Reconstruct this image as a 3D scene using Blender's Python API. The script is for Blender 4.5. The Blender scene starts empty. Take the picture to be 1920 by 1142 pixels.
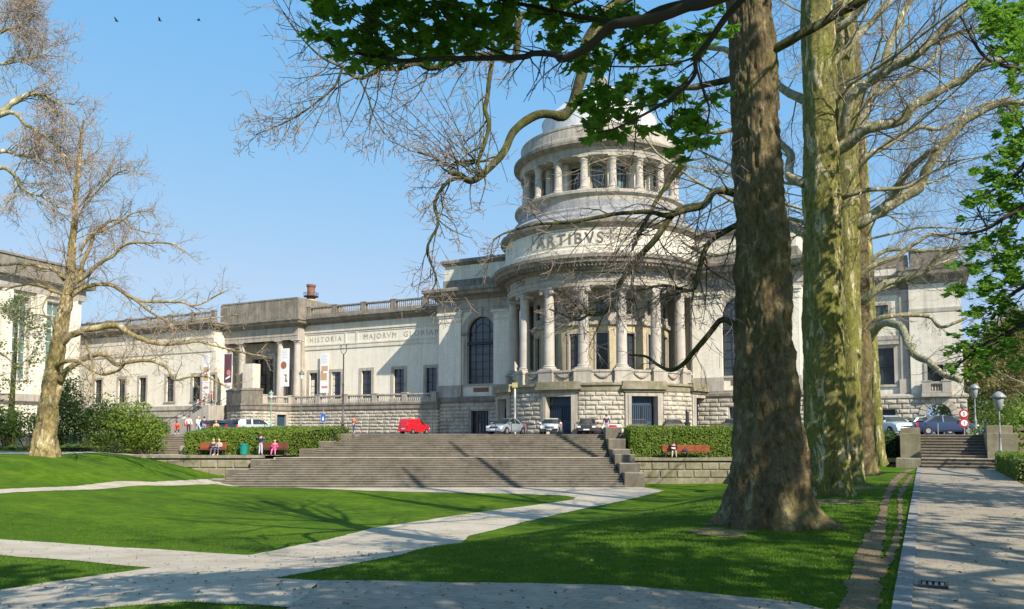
import bpy, bmesh, math, random
import numpy as np
from mathutils import Vector, Matrix, noise, Quaternion
R = math.radians
sc = bpy.context.scene
col = sc.collection
# ---------------------------------------------------------------- camera, sky, sun, exposure
F = 1493.0; PIT = R(3.45); EYE = 1.9
cam = bpy.data.cameras.new('camera'); co = bpy.data.objects.new('camera', cam); col.objects.link(co)
co.location = (0, 0, EYE); co.rotation_euler = (R(90) + PIT, 0, 0)
cam.sensor_width = 36; cam.lens = F / 1920 * 36; cam.shift_y = (720 - 571) / 1920
cam.clip_end = 2000; cam.clip_start = 0.1
sc.camera = co
SUN_AZ, SUN_EL = 35, 37          # light comes from behind the camera on the right
w = bpy.data.worlds.new('World'); sc.world = w; w.use_nodes = True
wn = w.node_tree.nodes; wl = w.node_tree.links
sky = wn.new('ShaderNodeTexSky'); sky.sky_type = 'NISHITA'; sky.sun_disc = False
sky.sun_elevation = R(SUN_EL); sky.sun_rotation = R(180 - SUN_AZ); sky.altitude = 50
sky.air_density = 1.0; sky.dust_density = 2.0; sky.ozone_density = 4.0
sr = wn.new('ShaderNodeSeparateColor'); cr = wn.new('ShaderNodeCombineColor'); wl.new(sky.outputs[0], sr.inputs[0])
for i_, (pw, gn, mx) in enumerate(((.95, .91, 2.15), (.38, 1.76, 3.1), (.10, 3.4, 4.2))):       # camera-like response of the sky colour, channel by channel
    p_ = wn.new('ShaderNodeMath'); p_.operation = 'POWER'; p_.inputs[1].default_value = pw; m_ = wn.new('ShaderNodeMath'); m_.operation = 'MULTIPLY'; m_.inputs[1].default_value = gn
    wl.new(sr.outputs[i_], p_.inputs[0]); wl.new(p_.outputs[0], m_.inputs[0]); q_ = wn.new('ShaderNodeMath'); q_.operation = 'MINIMUM'; q_.inputs[1].default_value = mx; wl.new(m_.outputs[0], q_.inputs[0]); wl.new(q_.outputs[0], cr.inputs[i_])
wl.new(cr.outputs[0], wn['Background'].inputs[0]); wn['Background'].inputs[1].default_value = 0.15
sl = bpy.data.lights.new('sun', 'SUN'); sl.energy = 5.0; sl.angle = R(0.5); sl.color = (1, .90, .76)
so = bpy.data.objects.new('sun', sl); col.objects.link(so)
ldir = Vector((-math.sin(R(SUN_AZ)) * math.cos(R(SUN_EL)), math.cos(R(SUN_AZ)) * math.cos(R(SUN_EL)), -math.sin(R(SUN_EL))))
so.rotation_euler = ldir.to_track_quat('-Z', 'Y').to_euler(); so.location = (30, -40, 50)
vs = sc.view_settings; vs.view_transform = 'Standard'; vs.look = 'None'; vs.exposure = 0.62; vs.gamma = 1

# ---------------------------------------------------------------- measuring helpers
def ray(x, y):
    a = (x - 960) / F; b = (720 - y) / F
    return (a, math.cos(PIT) - b * math.sin(PIT), math.sin(PIT) + b * math.cos(PIT))
def P(x, y, Y):
    d = ray(x, y); k = Y / d[1]
    return Vector((d[0] * k, Y, EYE + d[2] * k))
def PZ(x, Y, z): return Vector(((x - 960) / F * Y, Y, z))
A = R(27.3); CX, CY = 9.4, 84.0
def LW(lx, ly, z=0):             # museum frame -> world
    return Vector((CX + lx * math.cos(A) + ly * math.sin(A), CY - lx * math.sin(A) + ly * math.cos(A), z))
def loc(x, y, ly):
    d = ray(x, y); iy = (math.sin(A), math.cos(A))
    k = (ly + CX * iy[0] + CY * iy[1]) / (d[0] * iy[0] + d[1] * iy[1])
    wx, wy = d[0] * k, d[1] * k
    return (wx - CX) * math.cos(A) - (wy - CY) * math.sin(A), EYE + d[2] * k
def lx_(x, ly): return loc(x, 700, ly)[0]

# ---------------------------------------------------------------- object helpers
def tag(o, label=None, cat=None, group=None, kind=None):
    if label: o['label'] = label
    if cat: o['category'] = cat
    if group: o['group'] = group
    if kind: o['kind'] = kind
    return o
def empty(name, loc=(0, 0, 0), rz=0.0, label=None, cat=None, group=None):
    o = bpy.data.objects.new(name, None); col.objects.link(o); o.empty_display_size = .3
    o.location = loc; o.rotation_euler = (0, 0, rz)
    return tag(o, label, cat, group)
class MB:
    def __init__(s): s.v = []; s.f = []
    def add(s, vs, fs):
        n = len(s.v); s.v.extend([tuple(p) for p in vs]); s.f.extend([tuple(i + n for i in f) for f in fs]); return s
    def box(s, x0, x1, y0, y1, z0, z1, M=None):
        vs = [(x0, y0, z0), (x1, y0, z0), (x1, y1, z0), (x0, y1, z0), (x0, y0, z1), (x1, y0, z1), (x1, y1, z1), (x0, y1, z1)]
        if M is not None: vs = [M @ Vector(p) for p in vs]
        return s.add(vs, [(0, 3, 2, 1), (4, 5, 6, 7), (0, 1, 5, 4), (1, 2, 6, 5), (2, 3, 7, 6), (3, 0, 4, 7)])
    def lathe(s, prof, n=24, c=(0, 0), a0=0, a1=360, M=None):
        full = abs(a1 - a0) >= 360; m = n if full else n + 1; vs = []; fs = []
        for i in range(m):
            a = R(a0 + (a1 - a0) * i / n)
            for r, z in prof:
                p = (c[0] + r * math.sin(a), c[1] - r * math.cos(a), z)
                vs.append(M @ Vector(p) if M is not None else p)
        k = len(prof)
        for i in range(n):
            j = (i + 1) % m
            for q in range(k - 1): fs.append((i * k + q, j * k + q, j * k + q + 1, i * k + q + 1))
        return s.add(vs, fs)
    def sweep(s, path, prof, closed=False):   # path: 2D points; prof: (outward, z); outward = right-hand side of travel
        n = len(path); P2 = [Vector(p) for p in path]; offs = []
        for i in range(n):
            a = P2[i] - P2[i - 1] if (i > 0 or closed) else P2[1] - P2[0]
            b = P2[(i + 1) % n] - P2[i] if (i < n - 1 or closed) else P2[-1] - P2[-2]
            na = Vector((a.y, -a.x)).normalized(); nb = Vector((b.y, -b.x)).normalized()
            m = na + nb; m = m / max(.2, m.dot(na)) if m.length > .01 else na
            offs.append(m)
        vs = []; k = len(prof)
        for i in range(n):
            for o, z in prof: vs.append((P2[i].x + offs[i].x * o, P2[i].y + offs[i].y * o, z))
        fs = []
        for i in range(n if closed else n - 1):
            j = (i + 1) % n
            for q in range(k - 1): fs.append((i * k + q, j * k + q, j * k + q + 1, i * k + q + 1))
        if not closed:
            fs.append(tuple(range(k))[::-1]); fs.append(tuple((n - 1) * k + q for q in range(k)))
        return s.add(vs, fs)
    def tube(s, pts, rads, sides=6, cap=True):
        n = len(pts); pts = [Vector(p) for p in pts]; t = (pts[1] - pts[0]).normalized()
        u = t.orthogonal().normalized(); vs = []; fs = []
        for i in range(n):
            tt = (pts[min(i + 1, n - 1)] - pts[max(i - 1, 0)])
            if tt.length > 1e-9: tt.normalize()
            else: tt = t
            u = (u - tt * u.dot(tt)); u = u.normalized() if u.length > 1e-6 else tt.orthogonal().normalized()
            v = tt.cross(u); r = rads[i] if hasattr(rads, '__len__') else rads
            for q in range(sides):
                a = 6.28318 * q / sides
                vs.append(pts[i] + (u * math.cos(a) + v * math.sin(a)) * r)
        for i in range(n - 1):
            for q in range(sides):
                q2 = (q + 1) % sides
                fs.append((i * sides + q, i * sides + q2, (i + 1) * sides + q2, (i + 1) * sides + q))
        if cap: fs.append(tuple(range(sides))[::-1]); fs.append(tuple((n - 1) * sides + q for q in range(sides)))
        return s.add(vs, fs)
    def build(s, name, m, parent=None, smooth=False, **kw):
        me = bpy.data.meshes.new(name); me.from_pydata(s.v, [], s.f)
        ms = m if isinstance(m, (list, tuple)) else [m]
        for q in ms: me.materials.append(q)
        if smooth: me.polygons.foreach_set('use_smooth', [True] * len(me.polygons))
        me.update()
        o = bpy.data.objects.new(name, me); col.objects.link(o)
        if parent: o.parent = parent
        tag(o, **kw); return o
def smooth_angle(o, deg=35):
    me = o.data
    me.polygons.foreach_set('use_smooth', [True] * len(me.polygons))
    bm = bmesh.new(); bm.from_mesh(me)
    for e in bm.edges:
        if len(e.link_faces) == 2 and e.calc_face_angle(0) > R(deg): e.smooth = False
    bm.to_mesh(me); bm.free()
    return o
def text_mesh(txt, size, ext=.02, spacing=1.0):
    c = bpy.data.curves.new('t', 'FONT'); c.body = txt; c.size = size; c.extrude = ext; c.align_x = 'CENTER'; c.space_character = spacing
    c.resolution_u = 3
    o = bpy.data.objects.new('t', c); col.objects.link(o); dg = bpy.context.evaluated_depsgraph_get()
    me = bpy.data.meshes.new_from_object(o.evaluated_get(dg))
    vs = [tuple(v.co) for v in me.vertices]; fs = [tuple(p.vertices) for p in me.polygons]
    bpy.data.objects.remove(o); bpy.data.curves.remove(c); bpy.data.meshes.remove(me)
    return vs, fs
def copy_tree(o, parent=None):
    c = o.copy(); col.objects.link(c); c.parent = parent
    for ch in list(o.children): copy_tree(ch, c)
    return c

# ---------------------------------------------------------------- materials
class NT:
    def __init__(s, name, rough=.8, spec=.3):
        s.m = bpy.data.materials.new(name); s.m.use_nodes = True; s.t = s.m.node_tree
        s.b = s.t.nodes['Principled BSDF']; s.b.inputs['Roughness'].default_value = rough
        s.b.inputs['Specular IOR Level'].default_value = spec
        s.tc = s.t.nodes.new('ShaderNodeTexCoord'); s.co = s.tc.outputs['Object']
    def n(s, t, **k):
        o = s.t.nodes.new('ShaderNode' + t)
        for a, b in k.items(): setattr(o, a, b)
        return o
    def l(s, a, b): s.t.links.new(a, b)
    def map(s, scale=(1, 1, 1), rot=(0, 0, 0), src=None):
        o = s.n('Mapping'); o.inputs['Scale'].default_value = scale; o.inputs['Rotation'].default_value = rot
        s.l(src or s.co, o.inputs['Vector']); return o.outputs[0]
    def noise(s, scale, det=4, rough=.6, src=None, dist=0):
        o = s.n('TexNoise'); o.inputs['Scale'].default_value = scale; o.inputs['Detail'].default_value = det
        o.inputs['Roughness'].default_value = rough; o.inputs['Distortion'].default_value = dist
        s.l(src or s.co, o.inputs['Vector']); return o.outputs['Fac']
    def voro(s, scale, src=None, feat='F1', out='Distance'):
        o = s.n('TexVoronoi', feature=feat); o.inputs['Scale'].default_value = scale
        s.l(src or s.co, o.inputs['Vector']); return o.outputs[out]
    def ramp(s, fac, stops, interp='LINEAR'):
        o = s.n('ValToRGB'); o.color_ramp.interpolation = interp; e = o.color_ramp.elements
        while len(e) < len(stops): e.new(.5)
        for i, (p, c) in enumerate(stops):
            e[i].position = p; c = (c, c, c) if not hasattr(c, '__len__') else c; e[i].color = (*c, 1)
        s.l(fac, o.inputs['Fac']); return o.outputs[0]
    def mix(s, a, b, fac, mode='MIX'):
        o = s.n('Mix', data_type='RGBA', blend_type=mode)
        for v, k in ((fac, 0), (a, 6), (b, 7)):
            if hasattr(v, 'links') or hasattr(v, 'is_linked'): s.l(v, o.inputs[k])
            else: o.inputs[k].default_value = v if k == 0 else (*v, 1)
        return o.outputs[2]
    def bump(s, h, st=.5, d=.05, prev=None):
        o = s.n('Bump'); o.inputs['Strength'].default_value = st; o.inputs['Distance'].default_value = d
        s.l(h, o.inputs['Height'])
        if prev: s.l(prev, o.inputs['Normal'])
        return o.outputs[0]
    def done(s, c, nrm=None):
        if hasattr(c, 'links') or hasattr(c, 'is_linked'): s.l(c, s.b.inputs['Base Color'])
        else: s.b.inputs['Base Color'].default_value = (*c, 1)
        if nrm: s.l(nrm, s.b.inputs['Normal'])
        return s.m
def flat(name, c, rough=.6, spec=.4, metal=0, var=.12, sc_=3):
    t = NT(name, rough, spec); t.b.inputs['Metallic'].default_value = metal
    f = t.noise(sc_, 3)
    return t.done(t.ramp(f, [(.25, tuple(x * (1 - var) for x in c)), (.75, tuple(min(1, x * (1 + var)) for x in c))]))
def stone(name, c1, c2, streak=.4, scale=.8, fine=14, brick=None, moss=0, bs=.35, bd=.02):
    t = NT(name, .88, .2)
    c = t.ramp(t.noise(scale, 6, .65), [(.3, c1), (.7, c2)])
    g = t.ramp(t.noise(fine, 5, .7), [(.25, .82), (.75, 1.12)])
    c = t.mix(c, g, 1.0, 'MULTIPLY')
    nrm = t.bump(t.noise(fine * 1.7, 5, .7), bs, bd)
    if brick:
        cm = t.n('CombineXYZ'); sp = t.n('SeparateXYZ'); t.l(t.co, sp.inputs[0])
        ad = t.n('Math', operation='ADD'); t.l(sp.outputs[0], ad.inputs[0]); t.l(sp.outputs[1], ad.inputs[1])
        t.l(ad.outputs[0], cm.inputs[0]); t.l(sp.outputs[2], cm.inputs[1])
        bk = t.n('TexBrick'); t.l(cm.outputs[0], bk.inputs[0]); bk.inputs['Scale'].default_value = 1
        bk.inputs['Brick Width'].default_value = brick[0]; bk.inputs['Row Height'].default_value = brick[1]
        bk.inputs['Mortar Size'].default_value = brick[2]; bk.inputs['Color1'].default_value = (1, 1, 1, 1)
        bk.inputs['Color2'].default_value = (.90, .89, .87, 1); bk.inputs['Mortar'].default_value = (.70, .68, .63, 1)
        c = t.mix(c, bk.outputs[0], .8, 'MULTIPLY'); nrm = t.bump(bk.outputs[1], -.5 if False else .25, .01, nrm)
    if streak:
        s = t.noise(1.0, 5, .65, t.map((2.6, 2.6, .22)))
        c = t.mix(c, t.ramp(s, [(.46, .0), (.72, 1.0)]) if False else t.ramp(s, [(.42, 1.0), (.60, 1 - streak * .45), (.78, 1 - streak)]), 1.0, 'MULTIPLY')
    if moss:
        c = t.mix(c, (.12, .12, .035), t.mix((0, 0, 0), (moss, moss, moss), t.ramp(t.noise(1.3, 6, .7), [(.45, 0), (.65, 1)])) if False else t.ramp(t.noise(1.3, 6, .7), [(.42, 0), (.68, moss)]))
    return t.done(c, nrm)
M = {}
M['wall'] = stone('white_brick', (.76, .72, .61), (.85, .81, .71), .22, .5, 9, (.34, .13, .010))
M['smooth'] = stone('cream_ashlar', (.64, .60, .51), (.77, .73, .63), .30, .6, 10, (.9, .42, .008))
M['dress'] = stone('grey_limestone', (.34, .31, .26), (.48, .445, .385), .5, .7)
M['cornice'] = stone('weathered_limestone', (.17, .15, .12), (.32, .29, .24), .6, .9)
M['column'] = stone('column_stone', (.40, .365, .32), (.52, .485, .43), .28, 1.2)
M['rust'] = stone('rusticated_stone', (.34, .31, .25), (.60, .56, .47), .42, .9, 6, bs=.7, bd=.06)
M['ochre'] = stone('ochre_wall', (.46, .39, .25), (.56, .49, .34), .25, .6, 8, (.4, .16, .008))
M['mossy'] = stone('mossy_stone', (.20, .18, .13), (.34, .31, .23), .4, .9, moss=.55)
M['step'] = stone('step_stone', (.20, .175, .13), (.33, .29, .22), .35, .8, 9, moss=.12)
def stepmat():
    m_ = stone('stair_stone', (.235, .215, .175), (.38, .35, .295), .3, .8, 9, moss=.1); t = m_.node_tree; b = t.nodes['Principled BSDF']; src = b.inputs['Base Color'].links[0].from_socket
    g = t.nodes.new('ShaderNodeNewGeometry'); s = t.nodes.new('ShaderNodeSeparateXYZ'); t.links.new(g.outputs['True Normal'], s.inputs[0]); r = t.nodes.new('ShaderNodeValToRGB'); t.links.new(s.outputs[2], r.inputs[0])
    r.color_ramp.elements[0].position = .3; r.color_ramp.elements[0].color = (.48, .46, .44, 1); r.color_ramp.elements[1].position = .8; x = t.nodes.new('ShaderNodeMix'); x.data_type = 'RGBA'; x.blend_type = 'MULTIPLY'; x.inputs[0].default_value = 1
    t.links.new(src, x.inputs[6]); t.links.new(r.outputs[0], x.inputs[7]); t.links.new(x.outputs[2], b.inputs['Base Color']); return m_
M['step'] = stepmat()      # base colour multiplied darker on upright faces by surface normal, full on treads
M['coping'] = stone('worn_coping', (.44, .40, .31), (.56, .52, .42), .15, .8, 9)
M['zinc'] = stone('pale_zinc_roof', (.50, .51, .52), (.64, .65, .65), .3, .7, 4, bs=.15)
M['slate'] = stone('lead_roof', (.24, .25, .265), (.36, .37, .385), .4, .7, 6)
M['letters'] = flat('weathered_letters', (.15, .145, .135), .7)
M['copper'] = flat('green_copper', (.16, .38, .31), .6)
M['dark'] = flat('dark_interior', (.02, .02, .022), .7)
M['iron'] = flat('dark_blue_iron', (.018, .026, .040), .45)
M['bluedoor'] = flat('blue_painted_door', (.02, .05, .085), .5)
M['bricko'] = stone('orange_brick', (.22, .11, .075), (.30, .16, .11), .2, 2, 8, (.3, .1, .012))
M['yell'] = flat('yellow_brick', (.55, .40, .16), .8)
def glass(name, c, rough=.12):
    t = NT(name, rough, .8); f = t.noise(.9, 3)
    c0 = t.ramp(f, [(.35, tuple(x * .6 for x in c)), (.65, tuple(x * 1.5 for x in c))])
    return t.done(c0, t.bump(t.noise(1.2, 2), .15, .03))
M['glass'] = glass('window_glass', (.028, .032, .036))
M['glassg'] = glass('green_grey_glass', (.10, .16, .15), .2)
M['cglass'] = glass('car_glass', (.02, .028, .03), .05)
def grassmat(name='lawn_grass', k=1.0):
    t = NT(name, .9, .12)
    c = t.ramp(t.noise(.35, 6, .7), [(.3, (.040 * k, .098 * k, .004 * k)), (.55, (.086 * k, .165 * k, .005 * k)), (.75, (.14 * k, .205 * k, .009 * k))])
    f = t.ramp(t.noise(26, 4, .8), [(.3, .60), (.7, 1.35)])
    c = t.mix(c, f, 1.0, 'MULTIPLY')
    c = t.mix(c, t.ramp(t.noise(2.2, 5, .7, t.map((1, 2.2, 1))), [(.35, .66), (.65, 1.25)]), 1.0, 'MULTIPLY')
    c = t.mix(c, (.20, .17, .08), t.ramp(t.noise(.8, 7, .75, dist=.4), [(.66, 0), (.82, .6)]))
    return t.done(c, t.bump(t.noise(38, 3, .8), .9, .04))
M['grass'] = grassmat()
def gravelmat():
    t = NT('pale_gravel', .92, .15)
    c = t.ramp(t.noise(.7, 6, .7), [(.3, (.37, .32, .24)), (.7, (.56, .50, .40))])
    c = t.mix(c, t.ramp(t.noise(45, 3, .8), [(.3, .6), (.7, 1.25)]), 1.0, 'MULTIPLY')
    c = t.mix(c, (.20, .17, .12), t.ramp(t.noise(4, 7, .8), [(.56, 0), (.74, .6)]))
    return t.done(c, t.bump(t.noise(70, 3, .8), .6, .02))
M['gravel'] = gravelmat()
def pavemat(rz):
    t = NT('old_stone_setts', .85, .25)
    v = t.map((1, 1, 1), (0, 0, rz))
    bk = t.n('TexBrick'); t.l(v, bk.inputs[0]); bk.inputs['Scale'].default_value = 1
    bk.inputs['Brick Width'].default_value = .22; bk.inputs['Row Height'].default_value = .145; bk.inputs['Mortar Size'].default_value = .012
    bk.inputs['Mortar Smooth'].default_value = .6
    bk.inputs['Color1'].default_value = (.27, .235, .19, 1); bk.inputs['Color2'].default_value = (.34, .295, .235, 1); bk.inputs['Mortar'].default_value = (.20, .175, .135, 1)
    c = t.mix(bk.outputs[0], t.ramp(t.noise(.8, 7, .7), [(.3, .72), (.7, 1.18)]), 1.0, 'MULTIPLY')
    c = t.mix(c, (.36, .31, .23), t.ramp(t.noise(1.7, 6, .7), [(.42, 0), (.66, .85)]))
    n1 = t.bump(bk.outputs[1], -.35, .012); return t.done(c, t.bump(t.noise(30, 4, .7), .5, .015, n1))
M['setts'] = pavemat(A)
M['dirt'] = stone('bare_dirt', (.15, .105, .062), (.25, .185, .115), 0, 1.2, 20, bs=.8, bd=.03)
M['kerb'] = stone('bluestone_kerb', (.21, .215, .215), (.31, .305, .295), .15, 1.5, 12, (1.0, 5.0, .012))
M['asph'] = stone('worn_cobbled_forecourt', (.16, .15, .14), (.24, .22, .20), 0, .8, 12)
def barkmat(name, base1, base2, patch, flake, moss, pz=.35, ps=2.2, crack=0.0, pth=.55, dist=.8, moc=(.13, .135, .02)):
    t = NT(name, .9, .15)
    v = t.map((1, 1, pz))
    c = t.ramp(t.noise(1.6, 6, .65, v), [(.3, base1), (.7, base2)])
    pa = t.ramp(t.noise(ps, 5, .6, v, dist), [(pth, 0), (pth + .04, 1)])
    c = t.mix(c, patch, pa)
    fl = t.ramp(t.noise(ps * 1.7, 5, .65, t.map((1, 1, pz * .8), (.4, .2, 0)), dist), [(.60, 0), (.64, .85)])
    c = t.mix(c, flake, fl)
    ms = t.ramp(t.noise(.9, 5, .7), [(.45, 0), (.7, moss)])
    c = t.mix(c, moc, ms)
    c = t.mix(c, t.ramp(t.noise(22, 5, .75), [(.3, .72), (.7, 1.22)]), 1.0, 'MULTIPLY')
    c = t.mix(c, t.ramp(t.noise(9, 6, .8, t.map((1, 1, .5))), [(.36, .5), (.62, 1.25)]), 1.0, 'MULTIPLY')
    h = t.noise(7, 8, .72, t.map((1, 1, .45)))
    n1 = t.bump(h, .9, .09)
    if crack:
        nz = t.n('TexNoise', noise_type='RIDGED_MULTIFRACTAL'); nz.inputs['Scale'].default_value = 4.2; nz.inputs['Detail'].default_value = 7; nz.inputs['Distortion'].default_value = .5
        t.l(t.map((1, 1, .38), (.05, .05, 0)), nz.inputs['Vector']); cr_ = t.ramp(nz.outputs['Fac'], [(.25, 1), (.75, .45), (1, .2)]); n1 = t.bump(cr_, crack, .06, n1)
        c = t.mix(c, cr_, .6, 'MULTIPLY')
    n1 = t.bump(pa, .35, .02, n1)
    return t.done(c, n1)
M['bark_rough'] = barkmat('rough_brown_bark', (.11, .085, .048), (.21, .165, .092), (.31, .26, .15), (.23, .135, .065), .5, .55, 3.2, .9, .60)
M['bark_plane'] = barkmat('plane_bark', (.13, .125, .04), (.26, .245, .085), (.50, .45, .27), (.085, .07, .025), .95, .3, 3.6, .5, .56, moc=(.16, .175, .03))
M['bark_limb'] = barkmat('plane_limb_bark', (.27, .25, .15), (.40, .375, .24), (.58, .54, .40), (.17, .15, .09), .4, .5, 3.0)
M['bark_mossy'] = barkmat('mossy_limb_bark', (.055, .055, .025), (.10, .095, .045), (.20, .19, .10), (.045, .038, .022), .8, .5, 2.5)
M['bark_gold'] = barkmat('golden_plane_bark', (.25, .195, .09), (.36, .28, .14), (.54, .45, .27), (.17, .13, .075), .35, .4, 1.6, .25)
M['twig'] = flat('grey_brown_twigs', (.25, .20, .175), .8)
M['twig_dark'] = flat('dark_twigs', (.045, .036, .028), .8)
M['twig_pink'] = flat('pinkish_twigs', (.37, .29, .24), .8)
M['twig_gold'] = flat('golden_twigs', (.38, .28, .13), .8)
def leafmat(name, c1, c2, tr=.45):
    t = NT(name, .55, .3); oi = t.n('ObjectInfo')
    c = t.ramp(t.noise(1.7, 4, .8), [(.3, c1), (.7, c2)])
    m2 = t.ramp(t.noise(14, 2, .5), [(.3, .7), (.7, 1.25)]); c = t.mix(c, m2, 1.0, 'MULTIPLY')
    tl = t.n('BsdfTranslucent'); t.l(t.mix(c, (.55, .9, .1), .25), tl.inputs[0]); ms = t.n('MixShader'); ms.inputs[0].default_value = tr
    t.l(t.b.outputs[0], ms.inputs[1]); t.l(tl.outputs[0], ms.inputs[2]); t.l(ms.outputs[0], t.t.nodes['Material Output'].inputs[0])
    return t.done(c)
M['leaf_maple'] = leafmat('fresh_maple_leaves', (.055, .15, .012), (.15, .30, .03), .55)
M['leaf_right'] = leafmat('chestnut_leaves', (.055, .16, .016), (.12, .27, .03), .5)
M['leaf_hedge'] = leafmat('laurel_hedge_leaves', (.075, .14, .012), (.19, .26, .035), .3)
M['leaf_dark'] = leafmat('dark_evergreen_leaves', (.022, .05, .010), (.06, .11, .02), .2)
M['leaf_bush'] = leafmat('mixed_bush_leaves', (.05, .10, .014), (.15, .19, .03), .3)
M['leaf_far'] = leafmat('far_tree_leaves', (.10, .15, .04), (.20, .24, .07), .3)
M['leaf_rust'] = leafmat('budding_brown_leaves', (.17, .14, .055), (.24, .20, .09), .3)
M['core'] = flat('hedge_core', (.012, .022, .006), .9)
# ---------------------------------------------------------------- terrain
KX, KY = 4.2, 8.5; DX, DY = math.sin(A), math.cos(A); FZ = 1.7; TZ = -.1
CP = [(0,4,-.1),(0,9,-.25),(-8,8,-.4),(-12,13,-.7),(-4.2,14,-.65),(-7,21,-1.3),(-15,24,-1.3),(-25,25,-.4),(-23,36,-.68),(-23.3,43,-1.0),(-22.8,50,-1.2),(-22.4,57,-1.5),(-27,45,.3),(-35,45,.4),(-30,52,.35),(-36,58,.5),(-42,52,.5),(-45,60,.6),(-31,58,.45),(-28,57,.2),
 (-33,56,.35),(-20.5,57,-1.95),(-14,57,-2.1),(-10,40,-2.0),(0,58,-2.1),(8,58,-2.1),(14,62,-2.1),(0,40,-2.05),(8,45,-2.1),(0,28,-1.8),(6,30,-1.7),
 (-18,45,-1.5),(-45,30,0),(-60,60,.5),(-30,12,-.7),(0,-10,0),(20,62,-2.0),(-40,80,.6),(-14,50,-2.05),(0,50,-2.1),(-20,62,-2.0),(-10,64,-2.1),(6,64,-2.1)]
def sst(a, b, x):
    x = max(0, min(1, (x - a) / (b - a))); return x * x * (3 - 2 * x)
def _tps():          # thin-plate spline through the levelled points
    p = np.array(CP, float); n = len(p); U = lambda d2: np.where(d2 < 1e-9, 0, d2 * np.log(d2 + 1e-9)) * .5
    K = U(((p[:, None, :2] - p[None, :, :2]) ** 2).sum(-1)) + np.eye(n) * 4.0; Q = np.c_[np.ones(n), p[:, :2]]; Lm = np.zeros((n + 3, n + 3)); Lm[:n, :n] = K; Lm[:n, n:] = Q; Lm[n:, :n] = Q.T
    s = np.linalg.solve(Lm, np.r_[p[:, 2], 0, 0, 0]); gx_, gy_ = np.meshgrid(np.arange(-70, 32.), np.arange(-20, 92.)); g = np.stack([gx_.ravel(), gy_.ravel()], 1)
    z = U(((g[:, None] - p[None, :, :2]) ** 2).sum(-1)) @ s[:n] + s[n] + g @ s[n + 1:]
    return np.clip(z.reshape(gx_.shape), -2.12, .9)
VG = _tps().tolist()
def hgt(x, y):
    u = (x - KX) * -DY + (y - KY) * DX
    if u <= 3.0: base = 0.0
    if u > 3.0:
        X = max(-69.9, min(29.9, x)) + 70; Y = max(-19.9, min(89.9, y)) + 20; i = int(X); j = int(Y); X -= i; Y -= j
        base = sst(3.0, 13.5, u) * ((VG[j][i] * (1 - X) + VG[j][i + 1] * X) * (1 - Y) + (VG[j + 1][i] * (1 - X) + VG[j + 1][i + 1] * X) * Y)
    return base * (1 if y < 90 else max(0, 1 - (y - 90) / 30))
def G(px, py):
    d = ray(px, py); k = 1.5; st = .25
    while k < 120:
        z = EYE + d[2] * k
        if z < hgt(d[0] * k, d[1] * k): break
        k += st; st = .25 + k * .004
    a, b = k - st, k
    for _ in range(24):
        m = (a + b) / 2
        if EYE + d[2] * m < hgt(d[0] * m, d[1] * m): b = m
        else: a = m
    return Vector((d[0] * b, d[1] * b, hgt(d[0] * b, d[1] * b)))
def uv2w(u, v): return (KX - DY * u + DX * v, KY + DX * u + DY * v)   # u to the left of the kerb, v along the avenue
gx = [x * 1.0 for x in range(-46, 31)]; gx = [-400, -250, -160, -110, -80, -62, -52] + gx + [36, 44, 56, 75, 110, 180, 300, 450]
gy = [y * 1.0 for y in range(-4, 67)]; gy = [-160, -60, -25, -12, -8] + gy + [72, 80, 90, 105, 130, 180, 260, 400, 650]
vs = [(x, y, hgt(x, y) if y < 66 else min(hgt(x, y), 0.0) if x < 30 else 0) for y in gy for x in gx]; nx = len(gx)
fs = [(j * nx + i, j * nx + i + 1, (j + 1) * nx + i + 1, (j + 1) * nx + i) for j in range(len(gy) - 1) for i in range(nx - 1)]
MB().add(vs, fs).build('ground', M['grass'], smooth=True, kind='structure')
rj = random.Random(5)
def dens(pts, step, jit, closed=True):
    out = []; n = len(pts)
    for i in range(n if closed else n - 1):
        a = Vector(pts[i][:2]); b = Vector(pts[(i + 1) % n][:2]); L = (b - a).length; k = max(1, min(260, int(L / step)))
        for q in range(k):
            p = a.lerp(b, q / k); t = (b - a).normalized()
            if jit and 0 < q:
                p += Vector((-t.y, t.x)) * jit * (noise.noise(Vector((p.x * 1.3, p.y * 1.3, 3))) + .7 * noise.noise(Vector((p.x * 6, p.y * 6, 9))))
            out.append(p)
    return out
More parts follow.
